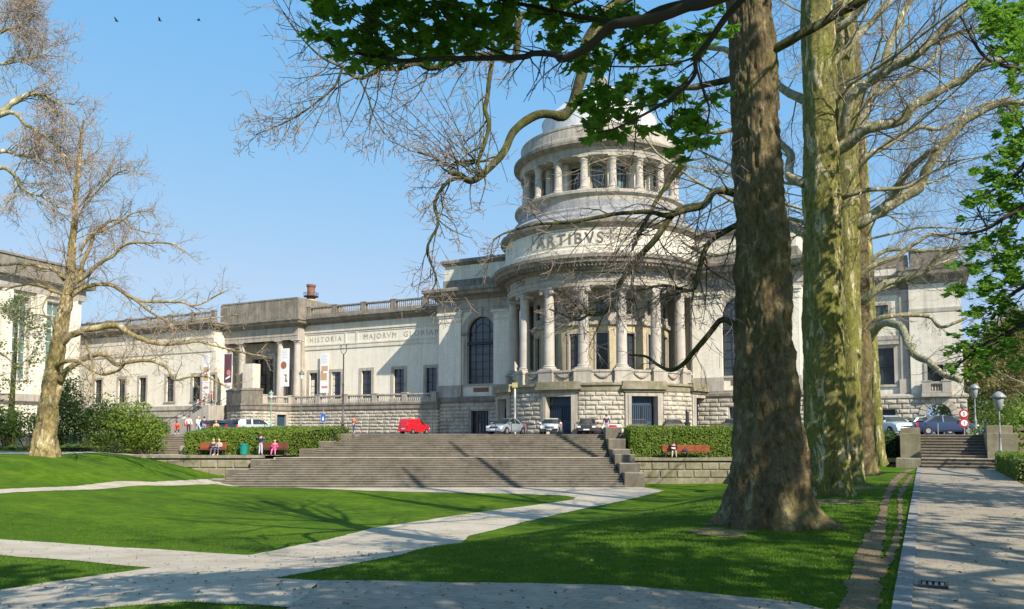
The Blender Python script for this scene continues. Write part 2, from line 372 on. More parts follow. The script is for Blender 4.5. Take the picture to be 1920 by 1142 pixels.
def drape(name, poly, off, m, kind='structure', step=.3, jit=.08):
    pts = dens(poly, step, jit)
    bm = bmesh.new(); vs = [bm.verts.new((p.x, p.y, 0)) for p in pts]
    es = [bm.edges.new((vs[i], vs[(i + 1) % len(vs)])) for i in range(len(vs))]
    bmesh.ops.triangle_fill(bm, use_beauty=True, use_dissolve=False, edges=es)
    x0 = min(p.x for p in pts); x1 = max(p.x for p in pts); y0 = min(p.y for p in pts); y1 = max(p.y for p in pts)
    for X in range(math.ceil(x0), math.floor(x1) + 1):
        bmesh.ops.bisect_plane(bm, geom=bm.verts[:] + bm.edges[:] + bm.faces[:], plane_co=(X, 0, 0), plane_no=(1, 0, 0), dist=1e-4)
    for Y in range(math.ceil(y0), math.floor(y1) + 1):
        bmesh.ops.bisect_plane(bm, geom=bm.verts[:] + bm.edges[:] + bm.faces[:], plane_co=(0, Y, 0), plane_no=(0, 1, 0), dist=1e-4)
    for v in bm.verts:      # bilinear height of the ground grid, plus a small lift
        i = math.floor(v.co.x); j = math.floor(v.co.y); fx = v.co.x - i; fy = v.co.y - j
        z = (hgt(i, j) * (1 - fx) + hgt(i + 1, j) * fx) * (1 - fy) + (hgt(i, j + 1) * (1 - fx) + hgt(i + 1, j + 1) * fx) * fy
        v.co.z = z + off
    bm.normal_update()
    me = bpy.data.meshes.new(name); bm.to_mesh(me); bm.free(); me.materials.append(m)
    o = bpy.data.objects.new(name, me); col.objects.link(o); tag(o, kind=kind); return o
def gp(L): return [G(x, y)[:2] for x, y in L]
path_px = [(-260,1003),(0,1012),(120,1020),(300,1031),(430,1040),(465,1042),(560,1023),(700,990),(860,966),(1000,948),(1075,937),(1080,933),(1050,929),(900,925),(700,921),(500,913),(400,908),(300,911),(150,919),(0,926),(-260,936),
 (-260,926),(0,918),(150,911),(280,904),(380,899),(430,897),(700,900),(1000,905),(1180,911),(1246,920),(1200,932),(1100,953),(980,980),(880,1005),(760,1040),(640,1063),(515,1086),(600,1091),(575,1118),(540,1141),(350,1130),(180,1143),(60,1165),(-300,1300),(-400,1150),(0,1108),(285,1066),(140,1052),(0,1042),(-260,1026)]
drape('gravel_path', gp(path_px), .018, M['gravel'])
drape('paved_cross_path', gp([(602,1091),(800,1094),(1000,1096),(1200,1103),(1500,1134),(1560,1150),(1700,1300),(900,1420),(300,1330),(540,1143),(577,1118)]), .022, M['setts'])
drape('upper_gravel_path', gp([(-200,853),(70,853),(240,854),(268,857),(268,851),(150,848),(-200,847)]), .03, M['gravel'], jit=.03)
W_ = lambda a: [uv2w(u, v) for u, v in a]
drape('paved_avenue', W_([(0,-16),(0,37.9),(-3.25,37.9),(-3.4,-16)]), .02, M['setts'], jit=0)
MBk = MB(); rk = random.Random(2); v = -16
while v < 37.6:
    L = .9 + .25 * rk.random(); z = .035 + rk.random() * .012
    a = [uv2w(.19, v + .01), uv2w(.0, v + .01), uv2w(.0, v + L - .01), uv2w(.19, v + L - .01)]
    MBk.add([(p[0], p[1], -.1) for p in a] + [(p[0], p[1], z) for p in a], [(4, 5, 6, 7), (0, 1, 5, 4), (1, 2, 6, 5), (2, 3, 7, 6), (3, 0, 4, 7)]); v += L
MBk.build('kerb', M['kerb'], kind='structure')
drape('dirt_track', gp([(1572,1160),(1592,1090),(1607,1040),(1622,1010),(1640,985),(1648,960),(1656,930),(1668,905),(1684,890),(1702,881),(1716,880),(1700,890),(1684,905),(1671,930),(1664,960),(1662,985),(1657,1015),(1652,1045),(1650,1090),(1652,1160)]), .02, M['dirt'], jit=.07, step=.1)
drape('dirt_track', gp([(1640,1084),(1650,1058),(1662,1040),(1672,1016),(1682,985),(1684,955),(1682,930),(1690,912),(1706,892),(1712,893),(1702,910),(1692,930),(1692,960),(1694,985),(1689,1016),(1680,1042),(1670,1060),(1656,1086)]), .021, M['dirt'], jit=.07, step=.1)
drape('planting_soil', W_([(-3.4,-10),(-3.4,37.5),(-7.5,38.5),(-8,-10)]), .012, M['dirt'], jit=.1)
for k_, (sx, sy) in enumerate(((1440, 985), (1350, 1000), (1556, 942), (1600, 916))):
    q_ = G(sx, sy); drape('bare_earth', [(q_.x + (1.15 if k_ != 1 else .6) * math.cos(t * .35) * (1 + .3 * math.sin(t * 1.7 + k_)), q_.y + .15 + .7 * math.sin(t * .35) * (1 + .3 * math.cos(t * 1.3 + k_))) for t in range(18)], .016, M['dirt'], jit=.15, step=.1)
# street drain set in the avenue
dr = empty('drain_grate', (0, 0, 0), 0, 'black iron drain grate set in the paved avenue by the kerb', 'drain')
g0 = G(1750, 1102); dr.location = (g0.x, g0.y, .026); dr.rotation_euler = (0, 0, -A)
m = MB()
m.box(-.13, .13, -.17, -.14, 0, .03); m.box(-.13, .13, .14, .17, 0, .03); m.box(-.16, -.13, -.17, .17, 0, .03); m.box(.13, .16, -.17, .17, 0, .03)
m.build('frame', M['iron'], dr)
m = MB()
for k in range(4): m.box(-.117 + k * .066, -.09 + k * .066 + .01, -.138, .138, 0, .024)
m.build('bars', M['kerb'], dr)
MB().box(-.13, .13, -.14, .14, -.01, .006).build('pit', M['dark'], dr)

# ---------------------------------------------------------------- forecourt, terrace, staircases and retaining walls
sl_ = MB()
fo = [(-13.0, 68.0), (7.9, 68.0), (9.4, 66.2), (9.4, 64.6), (19, 64.6), uv2w(9, 50), uv2w(3.6, 42.7), uv2w(1.0, 42.7), uv2w(-3.2, 42.7), uv2w(-7.3, 42.5), (60, 30), (90, 60), (90, 160), (-120, 160), (-120, 92), (-60, 80), (-40, 71), (-29, 68.8)]
sl_.add([(x, y, FZ) for x, y in fo], [tuple(range(len(fo)))])
n_ = len(fo); sl_.add([(x, y, FZ) for x, y in fo] + [(x, y, -2.2) for x, y in fo], [(i, (i + 1) % n_, n_ + (i + 1) % n_, n_ + i) for i in range(n_)])
sl_.build('forecourt', M['asph'], kind='structure')
m = MB(); m.add([(x, y, TZ - .06) for x, y in [(-30.5, 62.4), (23, 62.4), (23, 67), (-30.5, 67)]], [(0, 1, 2, 3)]); tp = [(-18.3, 62.6), (7.6, 62.6), (7.9, 64.0), (-17.2, 64.0)]
m.add([(x, y, TZ) for x, y in tp], [(0, 1, 2, 3)]); 
tp = [(-31, 62.3), (-18.3, 62.3), (-17.2, 64.4), (-14, 69), (-31, 69)]; m.add([(x, y, TZ + .17) for x, y in tp], [(0, 1, 2, 3, 4)])
tp = [(9.0, 62.2), (24, 62.2), (24, 66), (9.0, 66)]; m.add([(x, y, TZ - .03) for x, y in tp], [(0, 1, 2, 3)])
m.build('terrace_path', M['gravel'], kind='structure')
rs = random.Random(8)
def flight(name, n, x0, x1, z0, z1, parent, yb, yt, M4=None):
    """x0=(left bottom,left top) etc; a flight of n risers from (yb,z0) to (yt,z1)"""
    m = MB(); dz = (z1 - z0) / n; dy = (yt - yb) / n
    for i in range(n):
        t = i / max(1, n - 1); a = x0[0] + (x0[1] - x0[0]) * t; b = x1[0] + (x1[1] - x1[0]) * t
        y = yb + dy * i; x = a
        while x < b - .01:
            L = min(b - x, 1.3 + rs.random() * .9)
            if b - x - L < .4: L = b - x
            e = rs.random() * .012
            zz = z0 + dz * (i + 1)
            zl = z0 + dz * i - .3
            pts = [(y - .035 + e, zz - .05), (y - .035 + e, zz - .004), (y - .02, zz + e * .5), (y + dy + .1, zz + e * .5), (y + dy + .1, zl), (y + e, zl), (y + e, zz - .05)]
            vs = [(x + .004, *p) for p in pts] + [(x + L - .004, *p) for p in pts]; k = 7
            fs = [(q, (q + 1) % k, k + (q + 1) % k, k + q) for q in range(k)] + [tuple(range(k))[::-1], tuple(range(k, 2 * k))]
            if M4 is not None: vs = [M4 @ Vector(p) for p in vs]
            m.add(vs, fs); x += L
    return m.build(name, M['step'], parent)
def block(x0, x1, y0, y1, z0, z1, parent, mt='step', name='cheek_block', M4=None):
    m = MB(); b = .03
    lv = [(0, z0), (0, z1 - b), (b, z1)]
    vs = []
    for o, z in lv: vs += [(x0 + o, y0 + o, z), (x1 - o, y0 + o, z), (x1 - o, y1 - o, z), (x0 + o, y1 - o, z)]
    if M4 is not None: vs = [M4 @ Vector(p) for p in vs]
    m.add(vs, [(a * 4 + q, a * 4 + (q + 1) % 4, a * 4 + 4 + (q + 1) % 4, a * 4 + 4 + q) for a in range(2) for q in range(4)] + [(8, 9, 10, 11)])
    return m.build(name, M[mt], parent)
st = empty('stone_staircase', (0, 0, 0), 0, 'broad grey stone staircase in two flights between the lawn and the forecourt', 'staircase')
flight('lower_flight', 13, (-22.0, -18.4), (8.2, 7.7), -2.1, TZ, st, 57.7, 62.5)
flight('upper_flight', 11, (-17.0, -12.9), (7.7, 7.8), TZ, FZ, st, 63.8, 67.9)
m = MB().box(-18.6, 7.65, 62.42, 62.9, TZ - .3, TZ + .02); m.build('landing_edge', M['coping'], st)
for i in range(3):
    t = i / 3; x = -22.2 + 3.7 * (i + .5) / 3; y = 58.4 + 1.55 * i
    block(x - 1.0, x + .55, y, y + 1.5, -2.2, -2.1 + .55 + .67 * i, st)
for i in range(3):
    x = -16.8 + 3.6 * (i + .5) / 3; y = 64.2 + 1.33 * i
    block(x - .9, x + .35, y, y + 1.3, -.3, TZ + .65 + .6 * i, st)
for i in range(3):
    y = 57.9 + 1.5 * i; block(8.15 - .15 * i, 9.6 - .12 * i, y, y + 1.48, -2.2, -2.1 + 1.05 + .62 * i, st)
for i in range(3):
    y = 62.4 + 1.9 * i; block(7.78, 9.25 - .1 * i, y, y + 1.88, -.4, [.55, 1.35, 2.3][i] , st)
# terrace walls: coping, two courses of rock-faced blocks, plinth
def retaining(name, p0, p1, zt, zb, label, d=.5):
    o = empty(name, (p0[0], p0[1], 0), math.atan2(p1[1] - p0[1], p1[0] - p0[0]), label, 'wall')
    L = math.hypot(p1[0] - p0[0], p1[1] - p0[1])
    m = MB().box(0, L, .06, d, zb - .3, zt - .22); m.build('wall_core', M['mossy'], o)
    m = MB(); x = 0
    while x < L: q = min(L, x + 1.9); m.box(x + .005, q - .005, -.08, d + .05, zt - .22, zt - rs.random() * .01); x += 1.9
    m.build('coping', M['mossy'], o)
    m = MB(); hh = (zt - .34 - (zb + .45)) / 2 if zt - zb > 1.2 else zt - .34 - zb; z = zt - .34; r = 0
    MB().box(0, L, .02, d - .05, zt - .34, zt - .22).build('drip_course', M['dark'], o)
    while z - hh > zb - .02 and r < 2:
        x = -(r % 2) * .65
        while x < L:
            a = max(0, x) + .02; b = min(L, x + 1.3) - .02
            if b - a > .1:
                j = [(rs.random() - .5) * .02 for _ in range(4)]
                vs = [(a, .07, z - hh + .02), (b, .07, z - hh + .02), (b, .07, z - .02), (a, .07, z - .02),
                      (a + .07, -.03 + j[0], z - hh + .09), (b - .07, -.03 + j[1], z - hh + .09), (b - .07, -.03 + j[2], z - .09), (a + .07, -.03 + j[3], z - .09)]
                m.add(vs, [(0, 1, 5, 4), (1, 2, 6, 5), (2, 3, 7, 6), (3, 0, 4, 7), (4, 5, 6, 7)])
            x += 1.3
        z -= hh; r += 1
    m.build('block_course', M['mossy'], o)
    if r == 2: MB().box(0, L, -.05, .3, zb - .4, z - .01).build('plinth', M['mossy'], o)
    return o
retaining('retaining_wall', (9.5, 62), (23, 62), TZ, -2.1, 'low mossy stone terrace wall under the long bench right of the staircase')
retaining('retaining_wall', (-29.4, 62), (-19.3, 62), TZ + .2, -2.0, 'low stone terrace wall under two benches left of the staircase')
# right staircase, in avenue coordinates (u left, v along)
AV = Matrix.Translation(Vector((KX, KY, 0))) @ Matrix.Rotation(-A, 4, 'Z')      # x = right of kerb, y = along the avenue
s2 = empty('avenue_staircase', (0, 0, 0), 0, 'narrow stone steps at the end of the paved avenue between two heavy piers', 'staircase')
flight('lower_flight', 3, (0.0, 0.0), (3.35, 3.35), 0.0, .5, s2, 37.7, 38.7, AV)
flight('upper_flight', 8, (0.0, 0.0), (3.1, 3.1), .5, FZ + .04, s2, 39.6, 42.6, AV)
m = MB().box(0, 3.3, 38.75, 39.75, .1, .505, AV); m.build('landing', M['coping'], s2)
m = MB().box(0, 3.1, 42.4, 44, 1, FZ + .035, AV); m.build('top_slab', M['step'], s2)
block(-1.2, -.01, 38.0, 39.4, -.2, .5, s2, 'mossy', 'pier_base', AV); block(-1.0, -.01, 39.3, 42.6, -.2, 1.85, s2, 'mossy', 'pier', AV); block(-1.0, -.02, 40.6, 42.9, 1.853, 2.15, s2, 'mossy', 'pier_cap', AV)
block(3.36, 4.4, 38.0, 39.4, -.2, .5, s2, 'mossy', 'pier_base', AV); block(3.12, 4.5, 39.3, 42.6, -.2, 1.85, s2, 'mossy', 'pier', AV); block(3.2, 4.4, 40.6, 42.9, 1.853, 2.25, s2, 'mossy', 'pier_cap', AV)
a = AV @ Vector((-6.5, 39.8, 0)); b = AV @ Vector((-1.2, 39.8, 0))
retaining('retaining_wall', a[:2], b[:2], .45, -.1, 'short low mossy wall between the last tree and the avenue steps')
a = AV @ Vector((4.5, 41.4, 0)); b = AV @ Vector((7.3, 41.4, 0))
retaining('retaining_wall', a[:2], b[:2], 2.2, .0, 'rusticated wall stub right of the avenue steps behind the lamp')
# ---------------------------------------------------------------- museum
mus = empty('museum_building', (CX, CY, 0), -A, 'long pale stone museum with a domed rotunda of columns above the rusticated base', 'museum')
def pl(Y): return lambda s, z, d: (s, Y + d, z)
def cy(Rr, a_off=0): return lambda s, z, d: ((Rr - d) * math.sin(s / Rr + a_off), -(Rr - d) * math.cos(s / Rr + a_off), z)
def panel(m, mp, s0, s1, z0, z1, ops=(), ds=99, dep=.35, d=0.0):
    """wall sheet with real openings; ops: (a,b,c,e) rect or (a,b,c,e,'arch') where e = springing height"""
    S = {s0, s1}; Z = {z0, z1}; rects = []
    for o in ops:
        top = o[3] + (o[1] - o[0]) / 2 if len(o) > 4 else o[3]
        S |= {o[0], o[1]}; Z |= {o[2], top}; rects.append((o[0], o[1], o[2], top))
    S = sorted(S); Z = sorted(Z); S2 = []
    for a, b in zip(S, S[1:]):
        k = max(1, math.ceil((b - a) / ds)); S2 += [a + (b - a) * i / k for i in range(k)]
    S2.append(S[-1])
    for a, b in zip(S2, S2[1:]):
        for c, e in zip(Z, Z[1:]):
            x = (a + b) / 2; y = (c + e) / 2
            if any(r[0] < x < r[1] and r[2] < y < r[3] for r in rects): continue
            m.add([mp(a, c, d), mp(b, c, d), mp(b, e, d), mp(a, e, d)], [(0, 1, 2, 3)])
    for o in ops:
        a, b, c, e = o[:4]
        if len(o) > 4:
            r = (b - a) / 2; cx = (a + b) / 2; N = 20; arc = [(cx - r * math.cos(math.pi * i / N), e + r * math.sin(math.pi * i / N)) for i in range(N + 1)]
            for i in range(N):
                p, q = arc[i], arc[i + 1]
                m.add([mp(p[0], p[1], d), mp(q[0], q[1], d), mp(q[0], e + r, d), mp(p[0], e + r, d)], [(0, 1, 2, 3)])
            out = [(a, c)] + arc + [(b, c)]
        else: out = [(a, c), (a, e), (b, e), (b, c)]
        for i in range(len(out)):
            p, q = out[i], out[(i + 1) % len(out)]
            m.add([mp(*p, d), mp(*q, d), mp(*q, d + dep), mp(*p, d + dep)], [(0, 1, 2, 3)])
def mbox(m, mp, s0, s1, z0, z1, d0, d1, ds=99):
    k = max(1, math.ceil((s1 - s0) / ds))
    for i in range(k):
        a = s0 + (s1 - s0) * i / k; b = s0 + (s1 - s0) * (i + 1) / k
        vs = [mp(a, z0, d0), mp(b, z0, d0), mp(b, z0, d1), mp(a, z0, d1), mp(a, z1, d0), mp(b, z1, d0), mp(b, z1, d1), mp(a, z1, d1)]
        fs = [(0, 3, 2, 1), (4, 5, 6, 7), (0, 1, 5, 4), (2, 3, 7, 6)]
        if i == 0: fs.append((3, 0, 4, 7))
        if i == k - 1: fs.append((1, 2, 6, 5))
        m.add(vs, fs)
def window(mp, a, b, c, e, arch=False, nx=2, nz=4, surround=.28, dep=.3, g='glass', name='window', fr='iron', hood=False, parent=None, bars=.045, proud=.09):
    """a window: frame of glazing bars, with pane (and stone surround) as sub-parts"""
    r = (b - a) / 2; m = MB()
    for i in range(nx + 1):
        x = a + (b - a) * i / nx; wd = bars if 0 < i < nx else bars * 1.4
        x = min(max(x, a + wd / 2), b - wd / 2); top = e + (math.sqrt(max(0, r * r - (x - (a + b) / 2) ** 2)) if arch else 0)
        mbox(m, mp, x - wd / 2, x + wd / 2, c, top, dep - .07, dep - .01)
    for i in range(nz + 1):
        z = c + (e - c) * i / nz; z = min(max(z, c + bars / 2), e - bars / 2) if not arch else max(z, c + bars / 2)
        mbox(m, mp, a, b, z - bars / 2, z + bars / 2, dep - .065, dep - .012)
    if arch:
        for rr in (r - .05, r * .55):
            N = 16; cx = (a + b) / 2
            for i in range(N):
                t0, t1 = math.pi * i / N, math.pi * (i + 1) / N
                q = [(cx - (rr + k) * math.cos(t), e + (rr + k) * math.sin(t)) for t in (t0, t1) for k in (-.03, .05)]
                m.add([mp(*q[0], dep - .06), mp(*q[1], dep - .06), mp(*q[3], dep - .06), mp(*q[2], dep - .06)], [(0, 1, 2, 3)])
    f = m.build(name, M[fr], parent or mus)
    m = MB()
    if arch:
        N = 20; cx = (a + b) / 2; arc = [(b, c)] + [(cx + r * math.cos(math.pi * i / N), e + r * math.sin(math.pi * i / N)) for i in range(N + 1)] + [(a, c)]
        m.add([mp(*p, dep) for p in arc], [tuple(range(len(arc)))])
    else: m.add([mp(a, c, dep), mp(b, c, dep), mp(b, e, dep), mp(a, e, dep)], [(0, 1, 2, 3)])
    m.build('pane', M[g], f)
    if surround:
        m = MB(); s = surround; q = -proud
        mbox(m, mp, a - s, a - .002, c - .02, e + (0 if arch else s), q, .06); mbox(m, mp, b + .002, b + s, c - .02, e + (0 if arch else s), q, .06)
        if not arch: mbox(m, mp, a - .002, b + .002, e + .003, e + s, q, .06)
        mbox(m, mp, a - s - .08, b + s + .08, c - .2, c - .022, q - .08, .06)
        if hood: mbox(m, mp, a - s - .15, b + s + .15, e + s + .003, e + s + .28, q - .2, .05)
        if arch:
            N = 20; cx = (a + b) / 2
            for i in range(N):
                t0, t1 = math.pi * i / N, math.pi * (i + 1) / N
                P4 = [(cx - rr * math.cos(t), e + rr * math.sin(t)) for t in (t0, t1) for rr in (r + .002, r + s * 1.5)]
                vs = [mp(*P4[0], q), mp(*P4[1], q), mp(*P4[3], q), mp(*P4[2], q), mp(*P4[1], .05), mp(*P4[3], .05)]
                m.add(vs, [(0, 1, 2, 3), (1, 4, 5, 2)])
            mbox(m, mp, cx - .22, cx + .22, e + r + .02, e + r + .95, q - .12, .03)
        m.build('surround', M['dress'], f)
    return f
def blocks(m, mp, s0, s1, z0, z1, ops=(), L=1.15, H=.43, dd=.11, seed=1, arch=None):
    rr = random.Random(seed); nr = max(1, round((z1 - z0) / H)); H = (z1 - z0) / nr
    for r in range(nr):
        za, zb = z0 + r * H, z0 + (r + 1) * H; cuts = [s0]; x = s0 + L * (.5 if r % 2 else 1.0)
        while x < s1 - .25: cuts.append(x); x += L * (.8 + .4 * rr.random())
        cuts.append(s1)
        for a, b in zip(cuts, cuts[1:]):
            segs = [(a, b)]
            for o in ops:
                top = o[3] + (o[1] - o[0]) / 2 if len(o) > 4 else o[3]
                if o[2] < (za + zb) / 2 < top:
                    oa, ob = o[0], o[1]
                    if len(o) > 4 and (za + zb) / 2 > o[3]:
                        rad = (o[1] - o[0]) / 2; hw = math.sqrt(max(0, rad * rad - (za - o[3]) ** 2)) + .05; oa, ob = (oa + ob) / 2 - hw, (oa + ob) / 2 + hw
                    segs = [q for (p0, p1) in segs for q in ((p0, min(p1, oa)), (max(p0, ob), p1)) if q[1] - q[0] > .12]
            for p, q in segs:
                g = .022; e = min(.09, (q - p) * .2); D = -dd * (.75 + .6 * rr.random()); mid = (p + q) / 2 + (rr.random() - .5) * .2 * (q - p); zm = (za + zb) / 2 + (rr.random() - .5) * .1
                vs = [mp(p + g, za + g, 0), mp(q - g, za + g, 0), mp(q - g, zb - g, 0), mp(p + g, zb - g, 0)]
                j = lambda: D * (.8 + .4 * rr.random())
                vs += [mp(p + e, za + .09, j()), mp(q - e, za + .09, j()), mp(q - e, zb - .08, j()), mp(p + e, zb - .08, j()), mp(mid, zm, D * 1.35)]
                m.add(vs, [(0, 1, 5, 4), (1, 2, 6, 5), (2, 3, 7, 6), (3, 0, 4, 7), (4, 5, 8), (5, 6, 8), (6, 7, 8), (7, 4, 8)])
def balustrade(pts, zb, h=1.1, parent=None, gap=.29, pier=4.0, name='balustrade', mt='dress', br=.085):
    m = MB(); prof = [(.05, 0), (.07, .05), (br, .22), (.04, .45), (.045, .55), (.07, .62)]
    for (x0, y0), (x1, y1) in zip(pts, pts[1:]):
        L = math.hypot(x1 - x0, y1 - y0); ux, uy = (x1 - x0) / L, (y1 - y0) / L; an = math.atan2(uy, ux)
        T = Matrix.Translation(Vector((x0, y0, zb))) @ Matrix.Rotation(an, 4, 'Z')
        m.box(0, L, -.16, .16, 0, .16, T); m.box(0, L, -.19, .19, h - .17, h - .003, T); m.box(0, L, -.14, .14, h - .24, h - .171, T)
        n = max(1, round(L / pier)); q = L / n; hb = h - .4
        for i in range(n + 1):
            c = min(max(q * i, .3), L - .3); m.box(c - .34, c + .34, -.215, .215, -.003, h + .003, T); m.box(c - .42, c + .42, -.26, .26, h + .004, h + .12, T)
            if i < n:
                k = int((q - .8) / gap); st_ = (q - .8) / k
                for b in range(k):
                    m.lathe([(r, .16 + z / .62 * hb) for r, z in prof], 5, (0, 0), M=T @ Matrix.Translation(Vector((q * i + .4 + st_ * (b + .5), 0, 0))))
    return m.build(name, M[mt], parent or mus)

# ---- profile helpers
def cornice_prof(z, h, out, d0=-.1):
    return [(d0, z), (.06, z), (.10, z + h * .18), (.28 * out, z + h * .22), (.34 * out, z + h * .42), (.8 * out, z + h * .48), (.82 * out, z + h * .72), (out, z + h * .80), (out, z + h * .97), (out - .05, z + h), (d0, z + h + .12)]
TOP = 18.5
# =========== rotunda
RB = 11.0
doors = [(-42, 0), (0, 0), (42, 0), (82, 0), (-80, 0)]
mp = cy(RB); m = MB(); wops = []
for a, _ in doors[:4]:
    c = R(a) * RB; wops.append((c - 1.28, c + 1.28, 1.7, 5.2))
panel(m, mp, R(-96) * RB, R(98) * RB, 1.5, 5.7, wops, 1.0, .9)
m.build('rotunda_base', M['rust'], mus)
m = MB(); bo = [(a - .62, b + .62, 1.5, 5.7) for a, b, c, e in wops]
blocks(m, mp, R(-96) * RB, R(98) * RB, 1.75, 5.62, bo, 1.1, .43, seed=4)
m.build('rusticated_block', M['rust'], mus, kind='stuff')
m = MB(); m.lathe([(10.7, 5.6), (11.05, 5.6), (11.12, 5.72), (11.12, 6.15), (11.3, 6.22), (11.3, 6.42), (9.0, 6.52)], 72, a0=-97, a1=99); m.build('base_moulding', M['mossy'], mus, smooth=False)
for a, b, c, e in wops:
    d_ = MB(); mbox(d_, mp, a, b, c, e, .62, .7, .6); dd = d_.build('door', M['bluedoor'], mus)
    t = MB()
    for x in (a + .03, (a + b) / 2, b - .03): mbox(t, mp, x - .05, x + .05, c, e - .9, .54, .615)
    for z in (1.95, 3.0, 4.3): mbox(t, mp, a + .05, b - .05, z, z + .1, .55, .612)
    for k in range(12): x = a + .15 + k * (b - a - .3) / 11; mbox(t, mp, x - .018, x + .018, 3.1, 4.3, .555, .61)
    t.build('door_panelling', M['iron'], dd)
    t = MB(); mbox(t, mp, a + .1, b - .1, 4.45, e - .1, .6, .615); t.build('fanlight', M['glass'], dd)
    t = MB()
    mbox(t, mp, a - .56, a - .003, 1.7, e + .38, -.16, .5); mbox(t, mp, b + .003, b + .56, 1.7, e + .38, -.16, .5); mbox(t, mp, a - .003, b + .003, e + .003, e + .38, -.16, .5, .7)
    mbox(t, mp, a - .30, a - .003, 1.7, e + .12, -.22, -.161); mbox(t, mp, b + .003, b + .30, 1.7, e + .12, -.22, -.161)
    t.build('surround', M['dress'], dd)
    t = MB(); mbox(t, mp, a - .75, b + .75, 5.585, 5.82, -.3, .2, .7); mbox(t, mp, a - .95, b + .95, 5.825, 6.12, -.55, .2, .7); mbox(t, mp, a - .85, b + .85, 6.125, 6.58, -.42, .2, .7); t.build('door_hood', M['mossy'], dd)
# pedestals and swag panels
RC = 9.35; angs = [11 + 22 * k for k in range(-5, 5)]
mp = cy(9.85); m = MB(); mbox(m, mp, R(-99) * 9.85, R(99) * 9.85, 6.46, 7.55, .12, .5, .9); mbox(m, mp, R(-99) * 9.85, R(99) * 9.85, 7.55, 7.75, .02, .6, .9); mbox(m, mp, R(-99) * 9.85, R(99) * 9.85, 6.46, 6.7, .02, .6, .9)
m.build('parapet', M['dress'], mus)
mpp = cy(10.05)
for a in angs:
    c = R(a) * 10.05; m = MB(); mbox(m, mpp, c - .82, c + .82, 6.5, 7.62, -.06, .95); mbox(m, mpp, c - .9, c + .9, 7.625, 7.82, -.12, 1.0); mbox(m, mpp, c - .88, c + .88, 6.48, 6.72, -.1, .97)
    m.build('pedestal', M['dress'], mus)
for a in [22 * k for k in range(-4, 5)]:
    c = R(a) * 10.05; m = MB(); pts = []
    for i in range(13):
        t = -1 + i / 6; pts.append(mpp(c + t * .78, 7.42 - .42 * (1 - t * t), .27))
    m.tube(pts, [.05 + .07 * (1 - abs(-1 + i / 6)) + (.02 if i % 2 else 0) for i in range(13)], 6); m.build('garland', M['cornice'], mus)
def column(x, y, z0, z1, r, parent=None, ionic=True, name='column', mt='column', rot=0):
    H = z1 - z0; m = MB(); prof = [(r * 1.32, z0 + .14), (r * 1.36, z0 + .2), (r * 1.3, z0 + .28), (r * 1.1, z0 + .31), (r * 1.2, z0 + .38), (r * 1.04, z0 + .46)]
    for i in range(9):
        t = i / 8; prof.append((r * (1 - .14 * t ** 1.6), z0 + .48 + (H - 1.1) * t))
    prof += [(r * .93, z1 - .58), (r * .93, z1 - .5)]
    m.lathe(prof, 28, (x, y)); o = m.build(name, M[mt], parent or mus); smooth_angle(o, 40)
    T = Matrix.Translation(Vector((x, y, 0))) @ Matrix.Rotation(rot, 4, 'Z')
    m = MB(); s = r * 1.38; m.box(-s, s, -s, s, z0, z0 + .135, T); m.build('plinth', M['column'], o)
    m = MB(); s = r * 1.28; m.box(-s, s, -s, s, z1 - .13, z1, T); m.lathe([(r * .9, z1 - .5), (r * 1.12, z1 - .36), (r * 1.12, z1 - .14)], 20, (x, y))
    if ionic:
        for sx in (-1, 1):
            T2 = T @ Matrix.Translation(Vector((sx * r * 1.12, 0, z1 - .40))) @ Matrix.Rotation(R(90), 4, 'X')
            m.lathe([(.0, -r * 1.15), (r * .40, -r * 1.15), (r * .40, -r * 1.0), (r * .30, -r * .5), (r * .30, r * .5), (r * .40, r * 1.0), (r * .40, r * 1.15), (0, r * 1.15)], 14, M=T2)
            m.lathe([(.0, r * 1.15), (r * .14, r * 1.22), (0, r * 1.25)], 8, M=T2)
        m.box(-r * 1.1, r * 1.1, -r * 1.08, r * 1.08, z1 - .3, z1 - .14, T)
    m.build('capital', M['column'], o)
    return o
for a in angs:
    column(RC * math.sin(R(a)), -RC * math.cos(R(a)), 7.82, 15.75, .52, rot=R(a))
# inner drum behind the columns: ochre lower wall, dark upper glazing
RI = 7.1; mp = cy(RI); m = MB(); iops = []
for a in (-88, -66, -44, -22, 0, 22, 44, 66, 88):
    c = R(a) * RI; iops.append((c - .55, c + .55, 7.6, 11.5)); iops.append((c - .55, c + .55, 13.4, 15.0))
panel(m, mp, R(-110) * RI, R(110) * RI, 6.5, 12.6, [o for o in iops if o[2] < 8], .6, .3); m.build('inner_wall', M['ochre'], mus)
m = MB(); panel(m, mp, R(-110) * RI, R(110) * RI, 12.6, 16.2, [o for o in iops if o[2] > 8], .6, .3); m.lathe([(7.05, 12.3), (7.35, 12.35), (7.35, 12.7), (7.05, 12.75)], 60, a0=-110, a1=110); m.build('inner_upper_wall', M['dress'], mus)
for o in iops: window(mp, *o, nx=2, nz=5 if o[2] < 8 else 3, surround=.18 if o[2] < 8 else 0, dep=.25)
m = MB()
for sg in (-1, 1): m.box(min(sg * 5.5, sg * 10.2), max(sg * 5.5, sg * 10.2), 2.4, 2.8, 5.5, 16.5)
m.build('gallery_end_wall', M['dress'], mus)
m = MB(); m.lathe([(6.9, 6.53), (9.9, 6.53)], 60, a0=-112, a1=112); m.build('gallery_floor', M['dress'], mus)
m = MB(); m.lathe([(6.9, 15.9), (9.3, 15.9)], 60, a0=-112, a1=112); m.build('gallery_ceiling', M['dress'], mus)
